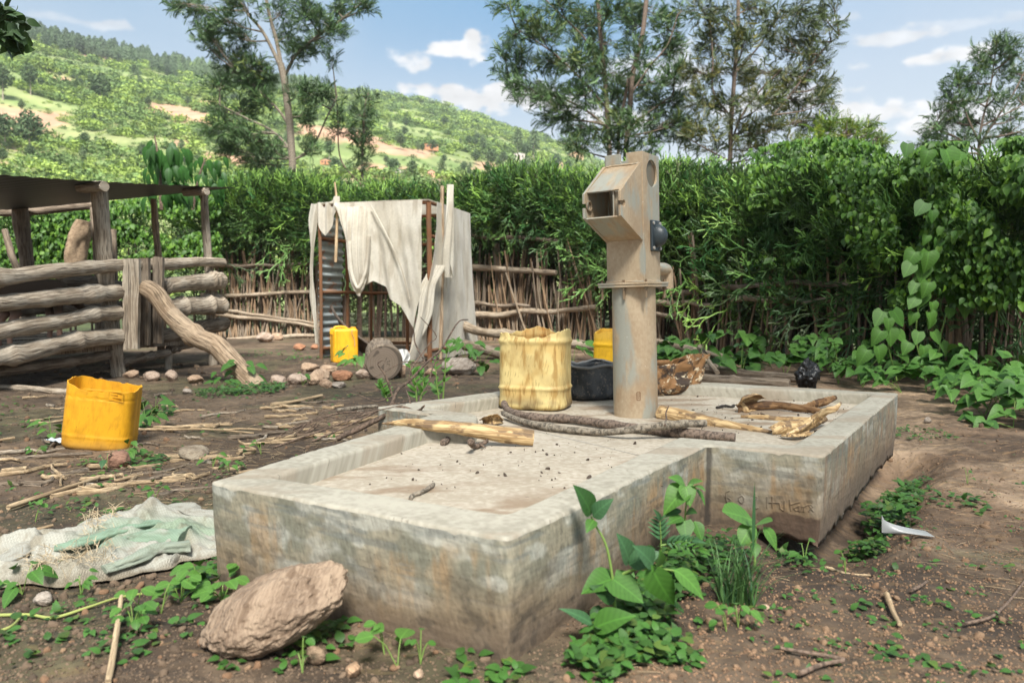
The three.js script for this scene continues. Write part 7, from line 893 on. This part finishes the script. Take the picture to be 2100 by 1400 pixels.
const SD = [[405, 1212, 10, 0.030, 'round', 'beanPale', 'patch of round leaved seedlings against the left front of the platform, by the sack'], [455, 1232, 9, 0.032, 'round', 'beanPale', 'round leaved seedling just left of the boulder'], [500, 1205, 7, 0.026, 'round', 'beanPale', 'round leaved seedling between the boulder top and the platform'], [370, 1235, 7, 0.030, 'round', 'beanPale', 'round leaved seedling under the right end of the sack'], [272, 1285, 6, 0.026, 'round', 'beanPale', 'round leaved seedling at the tip of the upright cane'], [283, 1300, 6, 0.022, 'round', 'bean', 'smaller seedling hugging the upright cane'], [330, 1258, 5, 0.022, 'round', 'beanPale', 'little seedling halfway from the upright cane to the boulder'], [282, 1240, 3, 0.026, 'round', 'beanPale', 'two leaved seedling above the upright cane tip'], [45, 1208, 9, 0.040, 'ovate', 'bean', 'broad leaved seedling on the lower left edge of the sack'], [165, 1212, 8, 0.018, 'ovate', 'bean', 'tiny rosette under the middle of the sack'], [815, 1375, 3, 0.040, 'round', 'beanPale', 'single big round leaf standing before the platform front'], [788, 1350, 4, 0.018, 'round', 'beanPale', 'small seedling left of the single big round leaf'], [862, 1370, 5, 0.016, 'round', 'bean', 'small seedling right of the single big round leaf'], [620, 1392, 5, 0.014, 'round', 'bean', 'tiny seedling below the boulder at the picture edge'], [436, 958, 6, 0.036, 'ovate', 'beanPale', 'pointed leaf seedling right of the clay clod'], [470, 968, 6, 0.034, 'ovate', 'beanPale', 'pointed leaf seedling between clay clod and platform'], [535, 935, 5, 0.026, 'ovate', 'beanPale', 'small seedling near the left rim of the platform'], [218, 968, 4, 0.034, 'ovate', 'blue', 'bluish seedling left of the reddish brick stone'], [70, 935, 5, 0.026, 'round', 'bean', 'round seedling on the soil left of the orange can'], [72, 1085, 3, 0.02, 'round', 'beanPale', 'two leaved sprout above the left part of the sack'], [318, 1030, 4, 0.03, 'ovate', 'bean', 'seedling on the soil just above the sack'], [1310, 1262, 5, 0.022, 'ovate', 'beanPale', 'seedling under the long drooping bean leaf'], [1514, 1290, 6, 0.024, 'ovate', 'beanPale', 'light green seedling below the grass tuft'], [1490, 1300, 4, 0.02, 'round', 'bean', 'small seedling at the lower left of the grass tuft'], [1985, 965, 5, 0.02, 'ovate', 'bean', 'seedling alone on the right path'], [1650, 1165, 6, 0.018, 'round', 'bean', 'seedling under the right near corner of the platform'], [1735, 1168, 5, 0.016, 'round', 'bean', 'seedling on the path beside the pale splinter']];
for (const s of SD) seedling(...s);
// weeds beside the orange can, the leaning log and the cage
for (const [px, py, n, size, label] of [[298, 875, 12, 0.075, 'leafy weed at the right foot of the leaning orange can'], [318, 850, 9, 0.055, 'low weed right of the leaning orange can'], [105, 905, 10, 0.05, 'weed at the left foot of the leaning orange can'], [262, 945, 8, 0.04, 'weed around the reddish brick stone'], [500, 785, 12, 0.10, 'leafy weed at the foot of the leaning log'], [455, 795, 9, 0.07, 'low weed left of the leaning log foot'], [735, 768, 10, 0.10, 'bright weed between the whole jerrycan and the log stump'], [718, 750, 8, 0.09, 'bright weed at the right foot of the whole jerrycan'], [955, 742, 12, 0.12, 'bright weed at the right foot of the cage cloth'], [985, 765, 12, 0.11, 'leafy weed between the cage cloth and the pale bucket'], [1175, 748, 10, 0.13, 'bean weed between the pale bucket and the bright can'], [620, 790, 6, 0.05, 'small weed at the left end of the stone row'], [1010, 690, 7, 0.13, 'bean weed in front of the fence above the fallen pole'], [1395, 745, 10, 0.12, 'weed over the sloping pole right of the pump'], [820, 640, 10, 0.16, 'bean weed growing inside the cage']]) seedling(px, py, n, size, 'ovate', n % 3 ? 'beanPale' : 'bean', label, 'weed', px + py * 3, undefined, 0.5, size * 1.3);
{ // tall narrow leaved weeds behind the left corner
  const tall = (label, stems) => { const t = thing('narrow_leaved_weed', label, 'weed', null), r = rng(stems[0][0][0]); for (const s of stems) { const pts = path(s.map(([x, y, d]) => D(x, y, d)), 16), b = new MB(); b.tube(pts, [0.005, 0.002], { sides: 5, cap: false }); b.build('stem', stemM, t); for (let k = 2; k <= 16; k++) for (let q = 0; q < 2; q++) { const a = r() * 6.28; leaf(t, LG.lance[k % 2], LEAF.beanPale, pts[k], V(Math.cos(a), 0.7 + 0.5 * r(), Math.sin(a)), V(0, 0.6, 0.8), 0.075 * (0.6 + 0.6 * r()) * (1.1 - k / 40)); } } };
  tall('tall narrow leaved weed behind the left platform corner, nearer the pump', [[[908, 825, 4.6], [912, 770, 4.6], [918, 720, 4.6], [935, 700, 4.6]], [[900, 820, 4.6], [895, 780, 4.6], [892, 735, 4.6]]]); tall('tall narrow leaved weed behind the left platform corner, beside the dead twigs', [[[855, 828, 4.2], [850, 780, 4.2], [838, 745, 4.2]], [[862, 820, 4.2], [868, 790, 4.2], [866, 765, 4.2]]]); tall('short narrow leaved weed left of the far left platform corner', [[[795, 822, 4.0], [785, 800, 4.0], [775, 785, 4.0]]]);
}
// bean plants along the foot of the right hedge
{
  const r = rng(303), beanAt = (px, py, n, size, h, label, group) => { const p = G(px, py); p.y = gh(p.x, p.z); const t = thing('bean_plant', label, 'bean plant', p, group); for (let k = 0; k < n; k++) { const a = r() * 6.28, q = Math.sqrt(r()), o = V(Math.cos(a) * q * 0.22, h * (0.35 + 0.75 * r()) * (1 - 0.4 * q), Math.sin(a) * q * 0.16); if (k % 4 === 0) { const b = new MB(); b.tube([V(0, 0, 0), o.clone().multiplyScalar(0.5).setY(o.y * 0.7), o], 0.003, { sides: 4, cap: false }); b.build('stem', stemM, t); } for (const s of [-1, 0, 1]) { if (s && r() < 0.35) continue; const aa = a + s * 1.5 + (r() - 0.5) * 0.5; leaf(t, LG.heart[Math.floor(r() * 3)], r() < 0.35 ? LEAF.bean : r() < 0.85 ? LEAF.beanPale : LEAF.weed, o, V(Math.cos(aa), -0.35 + 0.3 * r(), Math.sin(aa)), V((r() - 0.5) * 0.5, 0.9, 0.5), size * (0.65 + 0.6 * r())); } } return t; };
  const G3 = 'bean plants covering the foot of the hedge';
  const strip = [[1360, 765], [1425, 770], [1480, 765], [1520, 775], [1570, 778], [1610, 770], [1720, 785], [1745, 775], [1770, 790], [1800, 770], [1830, 785], [1850, 800], [1880, 780], [1900, 800], [1925, 775], [1950, 800], [1960, 820], [1985, 780], [2000, 810], [2020, 835], [2035, 790], [2055, 815], [2065, 840], [2085, 790], [2095, 830], [2120, 850], [2110, 810], [2140, 830], [2080, 855], [1905, 750], [1860, 755], [1970, 755], [2010, 750], [2060, 755], [1815, 745], [1760, 755], [1700, 760], [1660, 765]];
  for (const [px, py] of strip) beanAt(px, py, 7 + Math.floor(r() * 5), px > 1650 ? 0.09 : 0.11, 0.18 + 0.22 * r(), 'green bean plant at the hedge foot ' + (px < 1500 ? 'just right of the burnt can' : px < 1700 ? 'beside the black plastic bag' : px < 1850 ? 'behind the far right corner of the platform' : py < 785 ? 'directly under the climbing vine' : px < 1990 ? 'on the soil before the climbing vine' : 'on the soil at the right edge'), G3);
  beanAt(1522, 742, 6, 0.17, 0.4, 'tall three leaved bean plant in front of the pole heap right of the pump'); 
  // climbing vine with large leaves
  const base = G(1900, 775), t = thing('climbing_vine', 'climbing bean vine with big pale green leaves hanging down the right hedge', 'vine', base), V2 = (x, y, d) => D(x, y, d).sub(base);
  for (const s of [[[1925, 760], [1930, 690], [1945, 620], [1930, 560], [1905, 500], [1925, 440], [1915, 380]], [[1900, 770], [1880, 700], [1885, 620], [1890, 560]], [[1840, 780], [1825, 720], [1815, 660]]]) { const b = new MB(); b.tube(path(s.map(([x, y]) => V2(x, y, 5.55)), 30), [0.006, 0.003], { sides: 5, cap: false }); b.build('stem', stemM, t); }
  for (const [x, y, sz, dx] of [[1898, 428, 42, -1], [1925, 422, 44, 0.6], [1912, 440, 30, 0], [1932, 470, 26, 1], [1938, 486, 28, 0.3], [1903, 490, 24, -0.6], [1928, 498, 28, -0.5], [1945, 496, 30, 0.6], [1878, 530, 46, -0.9], [1905, 530, 48, -0.2], [1930, 528, 52, 0.7], [1895, 556, 44, -0.3], [1925, 550, 50, 0.2], [1870, 552, 40, -0.8], [1945, 560, 34, 0.8], [1930, 572, 36, 0], [1950, 580, 42, 0.5], [1905, 590, 38, -0.5], [1968, 572, 30, 0.9], [1880, 590, 34, -0.7], [1895, 612, 38, -0.5], [1880, 620, 36, -0.9], [1912, 628, 28, 0.2], [1938, 608, 38, 0.6], [1965, 618, 42, 0.8], [1975, 632, 40, 0.2], [1950, 640, 28, -0.3], [1985, 605, 36, 0.9], [1875, 650, 30, -0.4], [1905, 650, 34, 0.4], [1910, 660, 26, -0.2], [1812, 652, 44, -0.8], [1832, 650, 46, 0.7], [1822, 662, 30, 0], [1808, 690, 40, -0.9], [1825, 686, 44, 0.1], [1840, 690, 36, 0.8], [1780, 730, 44, -0.9], [1800, 722, 40, 0.3], [1885, 690, 34, -0.4], [1915, 690, 34, 0.5], [1895, 720, 36, 0], [1930, 715, 34, 0.8], [1865, 712, 34, -0.7], [1940, 325, 60, 0.4], [1965, 330, 40, 0.9], [1905, 320, 40, -0.5], [1862, 305, 36, -0.3]]) leaf(t, LG.heart[(x + y) % 3], (x * 7 + y) % 5 < 3 ? LEAF.beanPale : LEAF.bean, V2(x, y - sz * 0.3, 5.5 - 0.1 * ((x * 13) % 7) / 7), V(dx * 0.7, -0.8, 0.25), V(dx * 0.35, 0.35, 0.9), sz / FPX * 5.5 * 0.85);
}
// low ground cover: weeds nobody could count
{
  const r = rng(77), L = [], C = [], put = (px, py, spread, n, s, h = 0.02) => { const p = G(px, py), d = -p.z; for (let k = 0; k < n; k++) { const a = r() * 6.28, q = Math.sqrt(r()) * spread / FPX * d, x = p.x + Math.cos(a) * q, z = p.z + Math.sin(a) * q * 1.3; if (inSlab(x, z)) continue; L.push(leafMatrix(V(x, gh(x, z) + h * r(), z), V(r() - 0.5, 0.35 * r(), r() - 0.5), V(0.4 * (r() - 0.5), 1, 0.3), s * (0.6 + 0.8 * r()))); const y = 0.65 + 0.7 * r(); C.push(rgb(y * (r() < 0.2 ? 1.6 : 1), y, y * 0.9)); } };
  const poly = [PA, PB, PC, PD, PE, PF, PG, PH]; function inSlab(x, z) { let c = false; for (let i = 0, j = 7; i < 8; j = i++) { const a = poly[i], b = poly[j]; if ((a.z > z) !== (b.z > z) && x < (b.x - a.x) * (z - a.z) / (b.z - a.z) + a.x) c = !c; } return c; }
  for (const [px, py, sp, n, s, h] of [[1290, 1330, 90, 260, 0.022, 0.04], [1230, 1375, 70, 200, 0.02, 0.03], [1330, 1270, 60, 200, 0.022, 0.06], [1370, 1215, 60, 180, 0.022, 0.07], [1420, 1180, 60, 200, 0.022, 0.07], [1380, 1350, 60, 90, 0.018, 0.02], [1480, 1150, 60, 140, 0.02, 0.06], [1820, 1010, 55, 330, 0.024, 0.10], [1850, 975, 40, 180, 0.024, 0.08], [1780, 1060, 40, 160, 0.02, 0.05], [1870, 935, 30, 60, 0.02, 0.04], [1880, 872, 70, 120, 0.018, 0.015], [1975, 1000, 50, 70, 0.02, 0.015], [1640, 1160, 50, 60, 0.016, 0.03], [1000, 1395, 90, 50, 0.022, 0.01], [520, 800, 60, 300, 0.03, 0.04], [450, 805, 50, 200, 0.026, 0.03], [330, 850, 30, 60, 0.03, 0.04], [270, 880, 30, 60, 0.03, 0.03], [280, 950, 50, 70, 0.026, 0.02], [860, 1000, 10, 1, 0.01], [410, 1190, 60, 70, 0.018, 0.03], [600, 1320, 60, 40, 0.014, 0.02], [660, 1300, 40, 40, 0.014, 0.02], [640, 735, 60, 60, 0.03, 0.02], [560, 725, 70, 60, 0.03, 0.02], [1600, 830, 0, 1, 0.01]]) put(px, py, sp, n, s, h);
  for (let k = 0; k < 170; k++) put(lerp(-20, 760, r()), lerp(800, 1390, r()), 26, 3 + 4 * r(), 0.012 + 0.012 * r(), 0.012);
  for (let k = 0; k < 130; k++) put(lerp(1250, 2120, r()), lerp(880, 1400, r()), 26, 2 + 3 * r(), 0.009 + 0.008 * r(), 0.01);
  const gc = instanced('ground_weeds', LG.ovate[1], LEAF.weed, L, scene, C); tag(gc, 'low scattered weeds growing over the bare soil round the platform', 'weeds', null, 'stuff');
  // grit, clods and straw
  const cl = [], cc = []; const g = rock(5, 1, 0.7, 1, { det: 1, cuts: 4, rough: 0.5 }); for (let k = 0; k < 9000; k++) { const left = r() < 0.8, px = left ? lerp(-100, 1000, r()) : lerp(1150, 2200, r()), py = lerp(left ? 745 : 840, 1410, Math.pow(r(), 1.2)), p = G(px, py); if (inSlab(p.x, p.z)) continue; const s = (0.0014 + 0.008 * Math.pow(r(), 7)) * (0.6 - p.z * 0.28); cl.push(new THREE.Matrix4().compose(V(p.x, gh(p.x, p.z) + s * 0.2, p.z), new THREE.Quaternion().setFromEuler(new THREE.Euler(r(), r() * 6, r())), V(s * (0.8 + 0.6 * r()), s, s))); const y = 0.5 + 0.9 * r(), q = r(); cc.push(q < 0.04 ? rgb(1.6, 1.5, 1.35) : q < 0.14 ? rgb(1.2, 1.0, 0.85) : left ? rgb(y * 0.8, y * 0.8, y * 0.8) : rgb(1.2 * y, 1.1 * y, y)); }
  for (let k = 0; k < 26000; k++) { const px = lerp(-100, 2200, r()), py = lerp(900, 1415, r()), p = G(px, py); if (inSlab(p.x, p.z)) continue; const s = 0.0011 + 0.0026 * r() * r(); cl.push(new THREE.Matrix4().compose(V(p.x, gh(p.x, p.z) + s * 0.15, p.z), new THREE.Quaternion().setFromEuler(new THREE.Euler(r(), r() * 6, r())), V(s * (0.8 + 0.8 * r()), s, s))); const y = 0.35 + 0.9 * r(); cc.push(px > 1200 ? rgb(1.7 * y, 1.5 * y, 1.35 * y) : rgb(y, y, y)); }
  tag(instanced('soil_clods', g, M.clod, cl, scene, cc), 'small clods and grit strewn over the bare soil', 'clods', null, 'stuff');
  const sl = [], sc = []; const sg = new MB(); sg.tube([V(-0.5, 0, 0), V(0, 0.03, 0.04), V(0.5, 0, 0)], [0.02, 0.014], { sides: 4, cap: false }); for (let k = 0; k < 5200; k++) { const left = r() < 0.7, px = left ? lerp(-60, 900, r()) : lerp(1250, 2150, r()), py = left ? lerp(750, 1060, Math.pow(r(), 0.8)) : lerp(850, 1400, r()), p = G(px, py); if (inSlab(p.x, p.z) || fbm(p.x * 2.2, p.z * 2.2, 21, 3) < 0.44) continue; const s = 0.02 + 0.075 * r() * r() * (left ? 1 : 0.5); sl.push(new THREE.Matrix4().compose(V(p.x, gh(p.x, p.z) + 0.004, p.z), new THREE.Quaternion().setFromEuler(new THREE.Euler(0, r() * 6.28, (r() - 0.5) * 0.25)), V(s, s * 0.9, s * 0.9))); const y = 0.5 + 0.8 * r(); sc.push(r() < 0.3 ? rgb(y * 0.4, y * 0.38, y * 0.36) : rgb(y, y * 0.95, y * 0.88)); }
  tag(instanced('straw_litter', sg.geo(), std({ color: rgb(0.36, 0.285, 0.19) }), sl, scene, sc), 'short bits of straw and twig littering the soil', 'litter', null, 'stuff');
}
cleanBase();
renderer.render(scene, camera);
